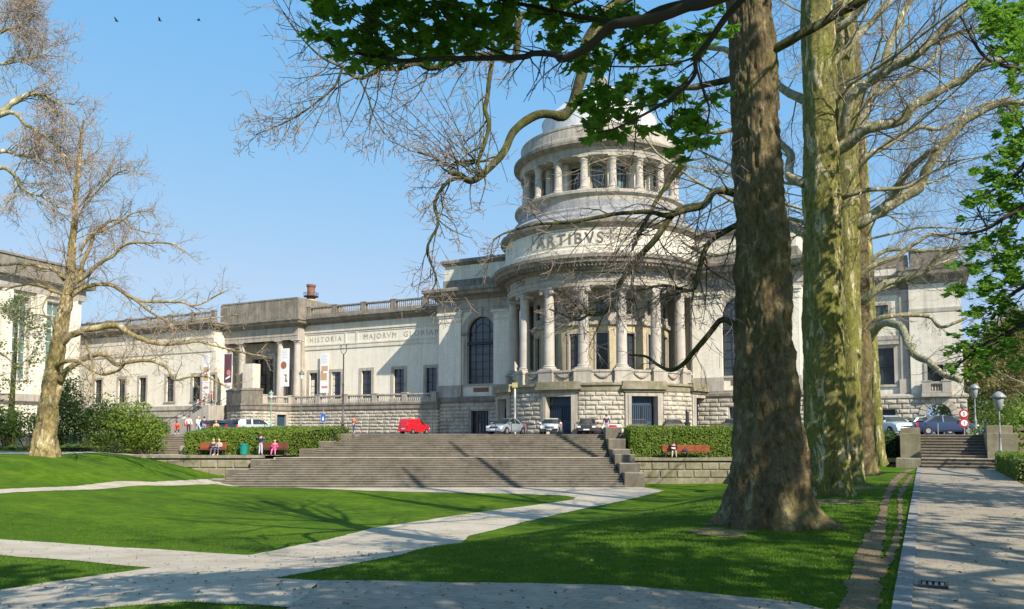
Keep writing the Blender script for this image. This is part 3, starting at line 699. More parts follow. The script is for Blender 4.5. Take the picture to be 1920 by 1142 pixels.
m = MB(); m.lathe([(8.85, 15.76), (9.78, 15.76), (9.78, 16.05), (9.83, 16.08), (9.83, 16.36), (9.9, 16.42), (9.78, 16.5), (9.78, 17.15)], 72, a0=-100, a1=100); m.build('entablature', M['dress'], mus)
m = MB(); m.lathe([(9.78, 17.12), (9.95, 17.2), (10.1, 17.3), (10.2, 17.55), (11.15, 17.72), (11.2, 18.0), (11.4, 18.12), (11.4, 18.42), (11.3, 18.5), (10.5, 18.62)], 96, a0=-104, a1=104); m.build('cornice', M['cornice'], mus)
m = MB()
for k in range(-52, 53):
    a = R(k * 1.9); T = Matrix.Rotation(a, 4, 'Z'); m.box(-.09, .09, -10.95, -10.1, 17.42, 17.66, T)
m.build('dentil_row', M['cornice'], mus)
for a in angs:
    T = Matrix.Rotation(R(a), 4, 'Z') @ Matrix.Translation(Vector((0, -9.86, 16.78))); m = MB()
    m.tube([T @ Vector((x, 0, z)) for x, z in ((-.75, .12), (-.55, -.02), (-.3, -.14), (0, -.06), (.3, -.14), (.55, -.02), (.75, .12))], [.05, .1, .13, .09, .13, .1, .05], 6)
    m.tube([T @ Vector((x, 0, z)) for x, z in ((-.12, .15), (0, .22), (.12, .15))], [.06, .1, .06], 6); m.build('wreath', M['slate'], mus)
# attic with the inscription
RA = 10.1
m = MB(); m.lathe([(10.55, 18.55), (10.55, 19.1), (10.35, 19.2), (10.35, 19.35), (RA, 19.42), (RA, 21.3)], 96); m.build('attic_wall', M['smooth'], mus)
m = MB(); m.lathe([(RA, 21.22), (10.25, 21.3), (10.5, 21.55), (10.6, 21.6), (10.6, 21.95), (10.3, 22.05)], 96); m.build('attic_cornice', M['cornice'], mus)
m = MB(); m.lathe([(10.4, 22.0), (9.9, 22.35), (9.9, 22.6), (9.2, 23.1), (9.2, 23.35), (8.75, 23.6), (8.75, 24.3)], 96); m.build('stepped_roof', M['slate'], mus)
m = MB(); m.lathe([(8.75, 24.25), (8.78, 24.7), (9.0, 24.85), (9.1, 24.9), (9.1, 25.15), (8.8, 25.3), (6.3, 25.4)], 96); m.build('upper_sill', M['dress'], mus)
mp = cy(RA); vs, fs = text_mesh('ARTIBVS', 1.50, .04, 1.28); m = MB()
c0 = R(3.6) * RA; m.add([mp(x + c0, y + 19.72, -z - .03) for x, y, z in vs], fs); m.build('inscription', M['letters'], mus)
m = MB(); fr = R(23.5) * RA
for a, b in ((-fr, -fr + .12), (fr - .12, fr)): mbox(m, mp, a + c0, b + c0, 19.55, 21.0, -.05, .05)
mbox(m, mp, -fr + c0, fr + c0, 21.003, 21.1, -.05, .05, .5); mbox(m, mp, -fr + c0, fr + c0, 19.45, 19.547, -.05, .05, .5)
m.build('inscription_frame', M['dress'], mus)
# upper colonnade
RU = 7.95
for k in range(18):
    a = 10 + 20 * k
    if 125 < a < 235: continue
    column(RU * math.sin(R(a)), -RU * math.cos(R(a)), 25.32, 28.75, .40, ionic=False, name='upper_column', rot=R(a))
mp = cy(6.4); m = MB(); uo = []
for k in range(-6, 7): c = R(20 * k) * 6.4; uo.append((c - .62, c + .62, 25.5, 28.3))
panel(m, mp, R(-130) * 6.4, R(130) * 6.4, 25.3, 28.9, uo, .5, .3); m.build('upper_drum', M['dress'], mus)
for o in uo: window(mp, *o, nx=3, nz=4, surround=.14, dep=.22, bars=.05, g='glassg' if o[0] > 1 else 'glass')
m = MB()
for k in range(-6, 6):
    c = R(20 * k + 10) * 6.4; mbox(m, mp, c - .32, c + .32, 25.35, 28.7, -.45, 0)
m.build('pier', M['smooth'], mus)
m = MB(); m.lathe([(6.3, 28.78), (7.5, 28.76), (8.45, 28.76), (8.45, 29.0), (8.5, 29.05), (8.5, 29.45), (8.6, 29.5)], 90); m.build('upper_entablature', M['dress'], mus)
m = MB(); m.lathe([(8.5, 29.48), (8.8, 29.6), (9.05, 29.75), (9.2, 29.8), (9.2, 30.1), (9.0, 30.2), (8.6, 30.25)], 90); m.build('upper_cornice', M['cornice'], mus)
m = MB(); m.lathe([(8.62, 30.2), (8.62, 30.6), (8.5, 30.7), (8.4, 31.6), (8.45, 31.7), (8.45, 31.9), (8.0, 32.0), (7.7, 32.1)], 90); m.build('upper_attic', M['dress'], mus)
m = MB(); m.lathe([(7.9, 32.0), (7.5, 32.2), (6.3, 32.8), (6.15, 32.9), (6.1, 34.7), (6.2, 34.85), (5.9, 35.05), (5.45, 35.5), (4.75, 36.1), (3.7, 36.75), (2.95, 37.05), (2.85, 37.15), (2.8, 37.75), (2.9, 37.85), (2.55, 38.1), (1.9, 38.5), (1.1, 38.9), (.7, 39.25)], 80)
dome = smooth_angle(m.build('dome', M['zinc'], mus), 22)
for k in range(24): T = Matrix.Rotation(R(15 * k), 4, 'Z'); MB().tube([T @ Vector((0, -r, z)) for r, z in ((5.9, 35.08), (5.45, 35.53), (4.75, 36.13), (3.7, 36.78))], .05, 4).build('dome_rib', M['slate'], dome)
m = MB(); m.lathe([(.68, 39.2), (.95, 39.6), (.95, 40.0), (.5, 40.2), (.42, 41.0), (.6, 41.2), (.8, 41.3), (.8, 41.5), (.5, 41.65)], 24); m.build('finial', M['dress'], mus)
m = MB(); m.lathe([(.5, 41.6), (.55, 42.0), (.42, 42.6), (.55, 43.2), (.35, 43.7), (.16, 43.9), (.24, 44.2), (.2, 44.5), (0, 44.65)], 16); m.build('finial_figure', M['copper'], mus)
# =========== pavilions beside the rotunda (mirrored)
for sg in (-1, 1):
    xa, xb = (-20.3, -9.6) if sg < 0 else (9.6, 20.3); mp = pl(0); cxw = sg * 14.55
    aw = (cxw - 1.8, cxw + 1.8, 7.4, 13.35, 'arch')
    m = MB(); panel(m, mp, xa, xb, 5.9, 16.2, [aw], 99, .5); m.box(xa, xb, .52, 12, 5.5, 16.2) if False else None
    ex = xa if sg < 0 else xb; m.add([(ex, 0, 5.9), (ex, 14, 5.9), (ex, 14, 16.2), (ex, 0, 16.2)], [(0, 1, 2, 3)])
    m.build('pavilion_wall', M['wall'], mus)
    window(mp, *aw[:4], arch=True, nx=4, nz=7, surround=.5, dep=.4, bars=.05, proud=.12)
    m = MB(); mbox(m, mp, cxw - 1.85, cxw + 1.85, 11.9, 12.25, .05, .33); m.build('transom', M['iron'], mus)
    m = MB(); mbox(m, mp, cxw - 2.75, cxw + 2.75, 13.05, 13.35, -.16, .05) if False else None
    for q in (-1, 1): a_ = cxw + q * 2.2; mbox(m, mp, a_ - .5, a_ + .5, 13.02, 13.34, -.2, .05)
    m.build('impost', M['cornice'], mus)
    m = MB(); mbox(m, mp, cxw - 1.0, cxw + 1.0, 6.45, 6.95, -.03, .1); m.build('brick_panel', M['bricko'], mus)
    # pilasters
    for pa in ((xa + .25, xa + 3.2), (xb - 3.2, xb - .25)):
        m = MB(); mbox(m, mp, *pa, 7.2, 15.2, -.28, .03); m.build('pilaster', M['wall'], mus)
        m = MB(); mbox(m, mp, pa[0] - .12, pa[1] + .12, 5.9, 7.0, -.42, .03); mbox(m, mp, pa[0] - .06, pa[1] + .06, 7.003, 7.25, -.36, .03); m.build('pilaster_base', M['dress'], mus)
        m = MB(); mbox(m, mp, pa[0] - .05, pa[1] + .05, 14.6, 14.8, -.34, .03); mbox(m, mp, pa[0] - .1, pa[1] + .1, 15.2, 15.45, -.38, .03); mbox(m, mp, pa[0] - .22, pa[1] + .22, 15.453, 15.75, -.5, .03); m.build('pilaster_capital', M['smooth'], mus)
    e0, e1 = (xa, xb + .8) if sg < 0 else (xa - .8, xb)
    pth = [(ex, 14), (ex, 0), (e1 if sg < 0 else e0, 0)] if sg < 0 else [(e0, 0), (ex, 0), (ex, 14)]
    m = MB(); m.sweep(pth, [(-.1, 15.76), (.12, 15.76), (.12, 16.1), (.2, 16.15), (.14, 16.5), (.14, 17.15), (-.1, 17.15)]); m.build('entablature', M['dress'], mus)
    m = MB(); m.sweep(pth, [(-.1, 17.1), (.25, 17.2), (.4, 17.5), (1.25, 17.65), (1.3, 18.0), (1.5, 18.1), (1.5, 18.4), (1.4, 18.5), (-.4, 18.6)]); m.build('cornice', M['cornice'], mus)
    m = MB()
    for q in (-1, 1):
        T = Matrix.Translation(Vector((cxw + q * 3.6, -.2, 16.8))); m.tube([T @ Vector((x, 0, z)) for x, z in ((-.9, .1), (-.6, -.04), (-.3, -.14), (0, -.06), (.3, -.14), (.6, -.04), (.9, .1))], [.05, .1, .14, .1, .14, .1, .05], 6)
    m.build('wreath', M['slate'], mus)
    ax0, ax1 = (xa + .5, xb + 2) if sg < 0 else (xa - 2, xb - .5)
    m = MB(); m.box(ax0 - .15, ax1 + .15, .35, 14, 18.55, 19.7); m.build('attic_plinth', M['cornice'], mus)
    m = MB(); m.box(ax0, ax1, .5, 13.8, 19.7, 21.4); m.build('attic', M['smooth'], mus)
    pt = [(ax0, 13.8), (ax0, .5), (ax1, .5), (ax1, 13.8)]
    m = MB(); m.sweep(pt, [(-.2, 21.38), (.12, 21.45), (.35, 21.7), (.42, 21.72), (.42, 22.0), (.2, 22.15), (-.3, 22.2)]); m.box(ax0 + .1, ax1 - .1, .6, 13.7, 21.9, 22.18); m.build('attic_coping', M['cornice'], mus)
    bops = [(cxw - 1.15, cxw + 1.15, 1.7, 4.3)]
    mpb = pl(-.35); m = MB(); panel(m, mpb, xa - .3, xb + .4, 1.5, 5.3, bops, 99, .6); m.box(xa - .3, xa - .25, -.34, 10, 1.5, 5.3) if sg < 0 else m.box(xb + .35, xb + .4, -.34, 10, 1.5, 5.3); m.build('pavilion_base', M['rust'], mus)
    m = MB(); blocks(m, mpb, xa - .3, xb + .4, 1.75, 5.2, [(a - .1, b + .1, c, e + .1) for a, b, c, e in bops], 1.2, .43, seed=7 + sg); m.build('rusticated_block', M['rust'], mus, kind='stuff')
    window(mpb, *bops[0], nx=6, nz=2, surround=0, dep=.5, name='cellar_door', bars=.06)
    pb = [(xa - .3, 12), (xa - .3, -.35), (xb + .4, -.35)] if sg < 0 else [(xa - .4, -.35), (xb + .4, -.35), (xb + .4, 12)]
    m = MB(); m.sweep(pb, [(-.2, 5.25), (.15, 5.3), (.22, 5.4), (.22, 5.65), (.1, 5.75), (.05, 5.95), (-.6, 6.0)]); m.build('base_moulding', M['cornice'], mus)
# =========== long left wing (inscription wing)
W0, W1 = lx_(572, 4), -20.3; QY = 4.0
while lx_(557, QY) < W0 - .02 and QY > -4: QY -= .05
mp = pl(4.0); wins = []
for a, b in ((581, 596), (622, 639.5), (678.5, 697), (738.5, 758), (799, 819.5)):
    wins.append((lx_(a, 4), lx_(b, 4), 6.3, 9.85))
m = MB(); panel(m, mp, W0, W1, 5.2, 12.95, wins, 99, .35); m.build('wing_wall', M['wall'], mus)
for i, o in enumerate(wins):
    wd_ = window(mp, *o, nx=2, nz=4, surround=.38, dep=.28, g='glass')
    if i in (0, 1):
        t = MB(); hf = (o[1] - o[0]) * (.5 if i == 0 else .2); mbox(t, mp, o[0] + .06, o[0] + hf, o[2], o[3] - (.9 if i == 0 else .2), .235, .27); t.build('blind', M['smooth'], wd_)
m = MB(); mbox(m, mp, W0, W1, 12.95, 13.62, -.1, .3); mbox(m, mp, W0, W1, 15.0, 16.3, -.1, .3); mbox(m, mp, W0, W1, 15.25, 15.5, -.2, -.1); mbox(m, mp, W0, W1, 13.45, 13.62, -.16, -.101)
xs = [lx_(x, 4) for x in (572.5, 646, 649.5, 667, 671, 822)]
for a, b in ((W0, xs[0]), (xs[1], xs[2]), (xs[3], xs[4])): mbox(m, mp, a, b, 13.62, 15.0, -.1, .3)
m.build('frieze_frame', M['smooth'], mus)
m = MB(); mbox(m, mp, W0, W1, 13.62, 15.0, -.03, .2); m.build('frieze_panel', M['wall'], mus)
for tx, a, b, sp in (('HISTORIA', 581, 640, 1.5), ('MAJORVM', 682, 743, 1.3), ('GLORIAM', 757, 824, 1.3)):
    x0, x1 = lx_(a, 4), lx_(b, 4); vs, fs = text_mesh(tx, .95, .012, sp); w_ = max(v[0] for v in vs) - min(v[0] for v in vs); mn = min(v[0] for v in vs)
    m = MB(); m.add([(x0 + (x - mn) * (x1 - x0) / w_, 4 - .05 - z, 13.98 + y) for x, y, z in vs], fs); m.build('inscription', M['dress'], mus)
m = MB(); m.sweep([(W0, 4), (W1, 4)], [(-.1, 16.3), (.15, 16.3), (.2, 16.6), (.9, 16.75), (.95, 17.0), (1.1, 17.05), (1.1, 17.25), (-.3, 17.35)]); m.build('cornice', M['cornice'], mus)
m = MB(); m.box(W0, W1, 4.05, 4.7, 17.3, 17.7); m.build('parapet_base', M['cornice'], mus)
balustrade([(W0, 4.35), (W1, 4.35)], 17.7, 1.15, pier=4.6, mt='cornice')
m = MB(); m.box(W0 - 12, W1, 6.5, 20, 14, 17.5); m.build('wing_roof', M['slate'], mus)
# =========== entrance portico
QA, QB = lx_(411, QY), lx_(557, QY)
m = MB(); m.box(QA, QB, QY, 12, 17.0, 19.9); m.box(QA + .2, QB - .2, QY - .05, 12, 19.902, 20.1); m.build('portico_attic', M['cornice'], mus)
m = MB(); m.sweep([(QA, 6), (QA, QY), (QB, QY), (QB, 6)], [(-.2, 16.1), (.15, 16.15), (.2, 16.4), (.8, 16.55), (.85, 16.85), (1.0, 16.9), (1.0, 17.1), (-.3, 17.2)]); m.build('cornice', M['cornice'], mus)
m = MB(); m.box(QA, QB, QY + .05, 2.6, 14.35, 16.1); m.box(QB - .8, QB, 2.6, 4.7, 14.35, 16.1); m.box(QA + .02, QB - .02, QY, 2.6, 14.9, 15.0); m.build('architrave', M['dress'], mus)
for a, b in ((408, 420), (441, 454), (513, 526), (545, 557)):
    c = (lx_(a, QY) + lx_(b, QY)) / 2; column(c, QY + .62, 5.3, 14.35, .5, ionic=False, mt='column')
m = MB(); c = QB; m.box(c - .9, c, 3.3, 4.7, 5.3, 14.35); m.build('anta', M['dress'], mus)
mp = pl(4.6); dx0, dx1 = lx_(474, 4.6), lx_(513, 4.6)
m = MB(); panel(m, mp, QA, QB, 5.2, 14.4, [(dx0, dx1, 5.3, 12.2), (dx0 - 5.6, dx0 - 3.6, 5.3, 10.5), (dx1 + 1.6, dx1 + 3.4, 5.3, 10.5)], 99, .5); m.build('portico_wall', M['dress'], mus)
window(mp, dx0, dx1, 5.3, 12.2, nx=4, nz=4, surround=.4, dep=.5, name='entrance_door', hood=True)
window(mp, dx0 - 5.6, dx0 - 3.6, 5.3, 10.5, nx=2, nz=3, surround=.3, dep=.4); window(mp, dx1 + 1.6, dx1 + 3.4, 5.3, 10.5, nx=2, nz=3, surround=.3, dep=.4)
m = MB(); m.box(dx0 - 3.4, dx0 - .1, 1.9, 4.6, 5.3, 8.6) if False else m.box(lx_(455, 1.6), lx_(474, 1.6), 1.6, 3.0, 5.3, 11.3); m.build('porch_pier', M['smooth'], mus)
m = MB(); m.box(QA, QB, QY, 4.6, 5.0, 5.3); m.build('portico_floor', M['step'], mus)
# =========== far left wing
VY = QY - 2.0; VA, VB = lx_(125, VY), lx_(398, VY); mp = pl(VY); wins = []
for a, b in ((179, 192), (223, 236), (262, 275), (313, 327), (362, 377), (396, 404)):
    wins.append((lx_(a, VY), lx_(b, VY), 6.3, 9.9))
m = MB(); panel(m, mp, VA, VB, 3.5, 13.2, wins, 99, .35); m.add([(VB, VY, 3.5), (VB, 6, 3.5), (VB, 6, 16.2), (VB, VY, 16.2)], [(0, 1, 2, 3)]); m.build('wing_wall', M['wall'], mus)
for o in wins: window(mp, *o, nx=2, nz=4, surround=.35, dep=.28)
m = MB(); mbox(m, mp, VA, VB, 13.2, 13.8, -.12, .3); mbox(m, mp, VA, VB, 13.8, 15.0, -.03, .3); mbox(m, mp, VA, VB, 15.0, 16.3, -.1, .3); m.build('frieze_frame', M['smooth'], mus)
m = MB(); m.sweep([(VA, VY), (VB, VY), (VB, 6)], [(-.1, 16.3), (.15, 16.3), (.2, 16.6), (.9, 16.75), (.95, 17.0), (1.1, 17.05), (1.1, 17.25), (-.3, 17.35)]); m.build('cornice', M['cornice'], mus)
m = MB(); m.box(VA, VB, VY + .1, VY + .8, 17.3, 17.75); m.build('parapet_base', M['cornice'], mus)
balustrade([(VA, VY + .4), (VB, VY + .4)], 17.75, 1.15, pier=4.6, mt='cornice')
m = MB(); m.box(VA, VB - .3, VY + 2.5, 20, 14, 17.5); m.build('wing_roof', M['slate'], mus)
m = MB(); m.box(VA, VB, VY - .25, VY, 5.0, 5.6); m.box(VA, VB, VY - .12, VY + .1, 1, 5.0); m.build('base_moulding', M['dress'], mus)
# =========== right link and end pavilion
mp = pl(1.0); L0, L1 = 20.3, 25.3
m = MB(); panel(m, mp, L0, L1, 1.6, 16.6, [(22, 23.4, 6.3, 9.8)], 99, .3); m.build('link_wall', M['wall'], mus); window(mp, 22, 23.4, 6.3, 9.8, nx=2, nz=4)
m = MB(); m.sweep([(L0, 1), (L1, 1)], [(-.1, 15.3), (.15, 15.3), (.2, 15.9), (.8, 16.1), (1.0, 16.5), (-.2, 16.6)]); m.box(L0, L1, 1.2, 8, 16.6, 17.7); m.build('cornice', M['cornice'], mus)
EA, EB, EC = 25.2, 29.3, 33.35
mp = pl(0); wo = [(lx_(1642.5, 0), lx_(1677, 0), 6.15, 9.45), (lx_(1644.5, 0), lx_(1668.5, 0), 11.9, 13.35)]
m = MB(); panel(m, mp, EA, EB, 4.9, 16.6, wo, 99, .35); m.add([(EA, 0, 4.9), (EA, 3, 4.9), (EA, 3, 16.6), (EA, 0, 16.6)], [(0, 1, 2, 3)]); m.build('end_pavilion_wall', M['smooth'], mus)
window(mp, *wo[0], nx=2, nz=2, surround=.3, hood=True, dep=.3); window(mp, *wo[1], nx=2, nz=2, surround=.25, dep=.3, g='glassg')
m = MB(); x_ = lx_(1683, 0); mbox(m, mp, x_ + .3, x_ + 1.0, 6.6, 14.3, -.18, 0); mbox(m, mp, EA, EB, 14.3, 14.6, -.2, 0); mbox(m, mp, x_ + .15, x_ + 1.15, 4.95, 6.6, -.3, 0); mbox(m, mp, EA, EB, 10.2, 10.55, -.1, 0); m.build('pilaster', M['dress'], mus)
m = MB(); m.sweep([(EA, 3), (EA, 0), (EB, 0)], [(-.1, 14.6), (.12, 14.7), (.2, 15.3), (.7, 15.5), (.8, 15.9), (-.2, 16.0)]); m.box(EA + .1, EB, .1, 8, 15.95, 17.75); m.build('cornice', M['cornice'], mus)
mq = pl(-.5); sm = (lx_(1739, -.5), lx_(1769, -.5), 6.3, 7.75)
m = MB(); panel(m, mq, EB, EC, 4.9, 15.6, [sm], 99, .35); m.add([(EB, -.5, 4.9), (EB, .3, 4.9), (EB, .3, 15.6), (EB, -.5, 15.6)], [(0, 1, 2, 3)]); m.add([(EC, -.5, 4.9), (EC, 12, 4.9), (EC, 12, 15.6), (EC, -.5, 15.6)], [(0, 1, 2, 3)]); m.build('corner_wall', M['smooth'], mus)
window(mq, *sm, nx=3, nz=3, surround=.25, dep=.3)
m = MB(); m.sweep([(EB, 2), (EB, -.5), (EC, -.5), (EC, 12)], [(-.1, 12.4), (.05, 12.4), (.05, 12.75), (-.1, 12.75)]); m.build('string_course', M['dress'], mus)
m = MB(); m.sweep([(EB, 2), (EB, -.5), (EC, -.5), (EC, 12)], [(-.1, 14.9), (.1, 14.95), (.2, 15.5), (.75, 15.7), (.8, 16.1), (.9, 16.15), (.9, 16.4), (-.2, 16.5)]); m.box(EB + .2, EC - .2, -.2, 11, 16.45, 17.9); m.box(EB + .1, EC - .1, -.3, 11.2, 17.903, 18.1); m.build('cornice', M['cornice'], mus)
balustrade([(lx_(1729, -1.0), -1.0), (lx_(1782, -1.0), -1.0)], 5.3, .95, pier=3, gap=.22)
m = MB(); m.box(lx_(1727, -1.0), lx_(1784, -1.0), -1.3, -.5, 4.95, 5.28); m.build('balcony_slab', M['dress'], mus)
ar = (lx_(1734, -.7), lx_(1782, -.7)); arch = (ar[0], ar[1], 1.7, 4.35 - (ar[1] - ar[0]) / 2 + .0, 'arch')
mr = pl(-.7); m = MB(); panel(m, mr, EA, EC + .2, 1.5, 4.9, [arch, (lx_(1650, -.7), lx_(1677, -.7), 2.6, 3.9)], 99, 2.5); m.add([(EC + .2, -.7, 1.5), (EC + .2, 12, 1.5), (EC + .2, 12, 4.9), (EC + .2, -.7, 4.9)], [(0, 1, 2, 3)]); m.build('end_pavilion_base', M['rust'], mus)
m = MB(); blocks(m, mr, EA, EC + .2, 1.75, 4.8, [arch, (lx_(1650, -.7) - .1, lx_(1677, -.7) + .1, 2.6, 3.9)], 1.0, .42, seed=12); m.build('rusticated_block', M['rust'], mus, kind='stuff')
m = MB(); c_, r_ = (ar[0] + ar[1]) / 2, (ar[1] - ar[0]) / 2
for i in range(9):
    t0, t1 = R(180 * i / 9 + 1.2), R(180 * (i + 1) / 9 - 1.2); q = [(c_ - rr * math.cos(t), arch[3] + rr * math.sin(t)) for t in (t0, t1) for rr in (r_ + .01, r_ + .55)]
    vs = [mr(*q[0], 0), mr(*q[1], 0), mr(*q[3], 0), mr(*q[2], 0)]; vs += [(v[0], v[1] - .2, v[2]) for v in vs]
    m.add(vs, [(4, 5, 6, 7), (0, 1, 5, 4), (1, 2, 6, 5), (2, 3, 7, 6), (3, 0, 4, 7)])
m.build('arch_voussoirs', M['rust'], mus)
window(mr, lx_(1650, -.7), lx_(1677, -.7), 2.6, 3.9, nx=8, nz=1, surround=0, dep=.4, bars=.05)
m = MB(); m.sweep([(EA, -.7), (EC + .2, -.7), (EC + .2, 12)], [(-.2, 4.85), (.15, 4.9), (.15, 5.1), (-.1, 5.25), (-.5, 5.3)]); m.build('base_moulding', M['dress'], mus)
# =========== brick chimney behind the wing
t_ = empty('brick_chimney', P(583, 570, 118), 0, 'round orange brick chimney with an iron gallery rising behind the museum roof', 'chimney'); t_.location.z = 0
z0 = P(583, 585, 118).z; zz = lambda y: P(583, y, 118).z
MB().lathe([(.75, 10), (.75, zz(562))], 20).build('shaft_base', M['yell'], t_); MB().lathe([(.62, zz(562)), (.56, zz(540)), (.70, zz(537)), (.70, zz(534)), (.4, zz(534))], 20).build('shaft', M['bricko'], t_)
m = MB(); m.lathe([(.7, zz(558)), (1.1, zz(557)), (1.1, zz(555.5)), (.7, zz(555))], 16)
for k in range(12): a = R(30 * k); m.tube([(1.08 * math.sin(a), 1.08 * math.cos(a), zz(557)), (1.08 * math.sin(a), 1.08 * math.cos(a), zz(550))], .035, 4)
m.tube([(1.08 * math.sin(R(15 * k)), 1.08 * math.cos(R(15 * k)), zz(550)) for k in range(25)], .035, 4); m.build('iron_gallery', M['iron'], t_)
# =========== terrace wall with balustrade, door and entrance stair
tw = empty('terrace_wall', (CX, CY, 0), -A, 'rusticated terrace wall topped by a stone balustrade in front of the museum wing', 'wall')
PT = [(-19.9, -1.0)]; xj = lx_(548, -1.0); PT.append((xj, -1.0))
def cut(px, ly): return (lx_(px, ly), ly)
PT += [cut(492, -5.2)]
pier = [cut(492, -5.2), cut(478, -6.6), cut(455, -7.2), cut(438, -6.4), cut(427, -4.2)]
def seg(p, q):
    L = math.hypot(q[0] - p[0], q[1] - p[1]); ux, uy = (q[0] - p[0]) / L, (q[1] - p[1]) / L
    return L, lambda s, z, d: (p[0] + ux * s - uy * d * 1, p[1] + uy * s + ux * d * 1, z)
wallm = MB(); blk = MB(); chain = (PT + pier[1:])[::-1] + [(-19.9, -.2)]
for i, (p, q) in enumerate(zip(chain, chain[1:])):
    L, mpx = seg(p, q); ops = []
    if i == len(chain) - 4:
        s0 = L * .50; ops = [(s0, s0 + 1.3, 1.7, 4.1)]
    panel(wallm, mpx, 0, L, 1.5, 4.95, ops, 99, .4); blocks(blk, mpx, 0, L, 1.75, 4.5, [(a - .3, b + .3, c, e + .25) for a, b, c, e in ops], 1.1, .40, seed=20 + i)
    if ops:
        a, b, c, e = ops[0]; m = MB(); mbox(m, mpx, a, b, c, e, .3, .36); dd = m.build('door', M['bluedoor'], tw)
        m = MB(); mbox(m, mpx, a - .28, a - .003, 1.7, e + .2, -.08, .2); mbox(m, mpx, b + .003, b + .28, 1.7, e + .2, -.08, .2); mbox(m, mpx, a, b, e + .003, e + .2, -.08, .2); m.build('door_frame', M['dress'], dd)
wallm.build('wall_core', M['rust'], tw); blk.build('rusticated_block', M['rust'], tw, kind='stuff')
m = MB(); m.sweep(chain, [(-.3, 4.5), (.12, 4.55), (.2, 4.7), (.2, 5.15), (.3, 5.2), (.3, 5.4), (-.3, 5.45)]); m.build('band', M['cornice'], tw)
balustrade(PT[:2][::-1], 5.42, 1.05, tw, pier=4.6); balustrade(PT[1:][::-1], 5.42, 1.05, tw, pier=7)
m = MB(); m.sweep(pier[::-1], [(-.5, 5.3), (.12, 5.35), (.12, 7.0), (.2, 7.05), (.2, 7.3), (-.5, 7.35)]); m.build('solid_parapet', M['cornice'], tw)
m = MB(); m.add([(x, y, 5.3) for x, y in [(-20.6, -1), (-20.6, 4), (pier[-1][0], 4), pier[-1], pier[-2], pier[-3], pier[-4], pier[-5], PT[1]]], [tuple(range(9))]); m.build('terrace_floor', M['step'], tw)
# stair climbing to the right along the wall
es = empty('entrance_staircase', (CX, CY, 0), -A, 'wide stone stair with iron handrails climbing right to the museum entrance', 'staircase')
sa, sb = lx_(338, -4.5), lx_(427, -4.5); m = MB(); N = 22
for i in range(N):
    x = sa + (sb - sa) * i / N; z = 1.7 + 3.6 * (i + 1) / N; m.box(x, x + (sb - sa) / N + .02, -7.5, -1.6, 1.5, z)
m.build('flight', M['dress'], es)
m = MB(); m.box(lx_(427, -4.5) - .02, lx_(450, -4.5), -4.0, 1, 1.5, 5.29); m.build('landing', M['dress'], es)
for yy in (-7.4, -4.6, -1.8):
    m = MB(); k = 7
    for i in range(k): x = sa + (sb - sa) * (i + .3) / k; zb = 1.7 + 3.6 * (i + .3) / k; m.tube([(x, yy, zb), (x, yy, zb + 1.05)], .03, 5)
    m.tube([(sa, yy, 2.75), (sb, yy, 6.35)], .035, 5); m.tube([(sa, yy, 2.3), (sb, yy, 5.9)], .025, 5); m.build('handrail', M['iron'], es)
m = MB(); m.box(lx_(250, -1.4), sa + 4, -1.6, -1.0, 1.5, 4.0) ; m.box(lx_(236, -1.4), lx_(340, -1.4), -1.75, -.95, 4.002, 4.25); m.build('stair_wall', M['dress'], es)
# small steps down at the far left end
s3 = empty('garden_steps', P(300, 850, 66), R(8), 'short flight of worn steps between the bushes and the left hedge', 'staircase'); s3.location.z = 0
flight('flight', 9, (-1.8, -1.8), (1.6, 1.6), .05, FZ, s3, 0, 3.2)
block(1.6, 3.0, -.2, 1.3, -.2, .75, s3, 'mossy'); block(1.6, 2.9, 1.35, 3.2, -.2, 1.3, s3, 'mossy'); block(-2.6, -1.8, .6, 3.2, -.2, 1.2, s3, 'mossy')
# =========== gallery building at far left
gb = empty('gallery_building', (-66, 118, 0), R(180 - 90 - 70.5 + 180) * 0, 'tall stone gallery building with big greenish windows at the left edge of the photo', 'building')
ga = R(20); gd = Vector((-math.sin(ga), -math.cos(ga)))      # towards the camera
def gmp(s, z, d): # s from far end toward camera; d inward (to the left)
    return (gd.x * s - math.cos(ga) * d, gd.y * s + math.sin(ga) * d, z)
m = MB(); gw = []
for k in range(5):
    s = 1.6 + k * 5.2; gw += [(s, s + 3.2, 9.2, 20.8), (s + .8, s + 2.4, 1.9, 4.6)]
panel(m, gmp, -2, 30, 0, 22, gw, 99, .5); m.add([gmp(-2, 0, 0), gmp(-2, 0, 14), gmp(-2, 25, 14), gmp(-2, 25, 0)], [(0, 1, 2, 3)]); m.build('wall', M['smooth'], gb)
for o in gw:
    big = o[2] > 5; window(gmp, *o, nx=3 if big else 2, nz=6 if big else 2, surround=.35, dep=.4, g='glassg' if big else 'glass', fr='smooth' if big else 'iron', parent=gb, bars=.12 if big else .05)
m = MB()
for k in range(6): s = -1 + k * 5.2; mbox(m, gmp, s, s + 1.6, 7.2, 21.6, -.45, 0)
m.build('pilaster', M['smooth'], gb)
m = MB(); mbox(m, gmp, -2.3, 30, 6.2, 7.2, -.6, .2); mbox(m, gmp, -2.3, 30, 21.6, 23.4, -.5, .4); m.build('band', M['dress'], gb)
m = MB(); mbox(m, gmp, -3.2, 30, 23.4, 24.3, -1.5, .4); mbox(m, gmp, -2.2, 30, 24.3, 26.3, -.4, 6); mbox(m, gmp, -2.4, 30, 26.303, 26.6, -.6, 6); m.build('cornice', M['cornice'], gb)
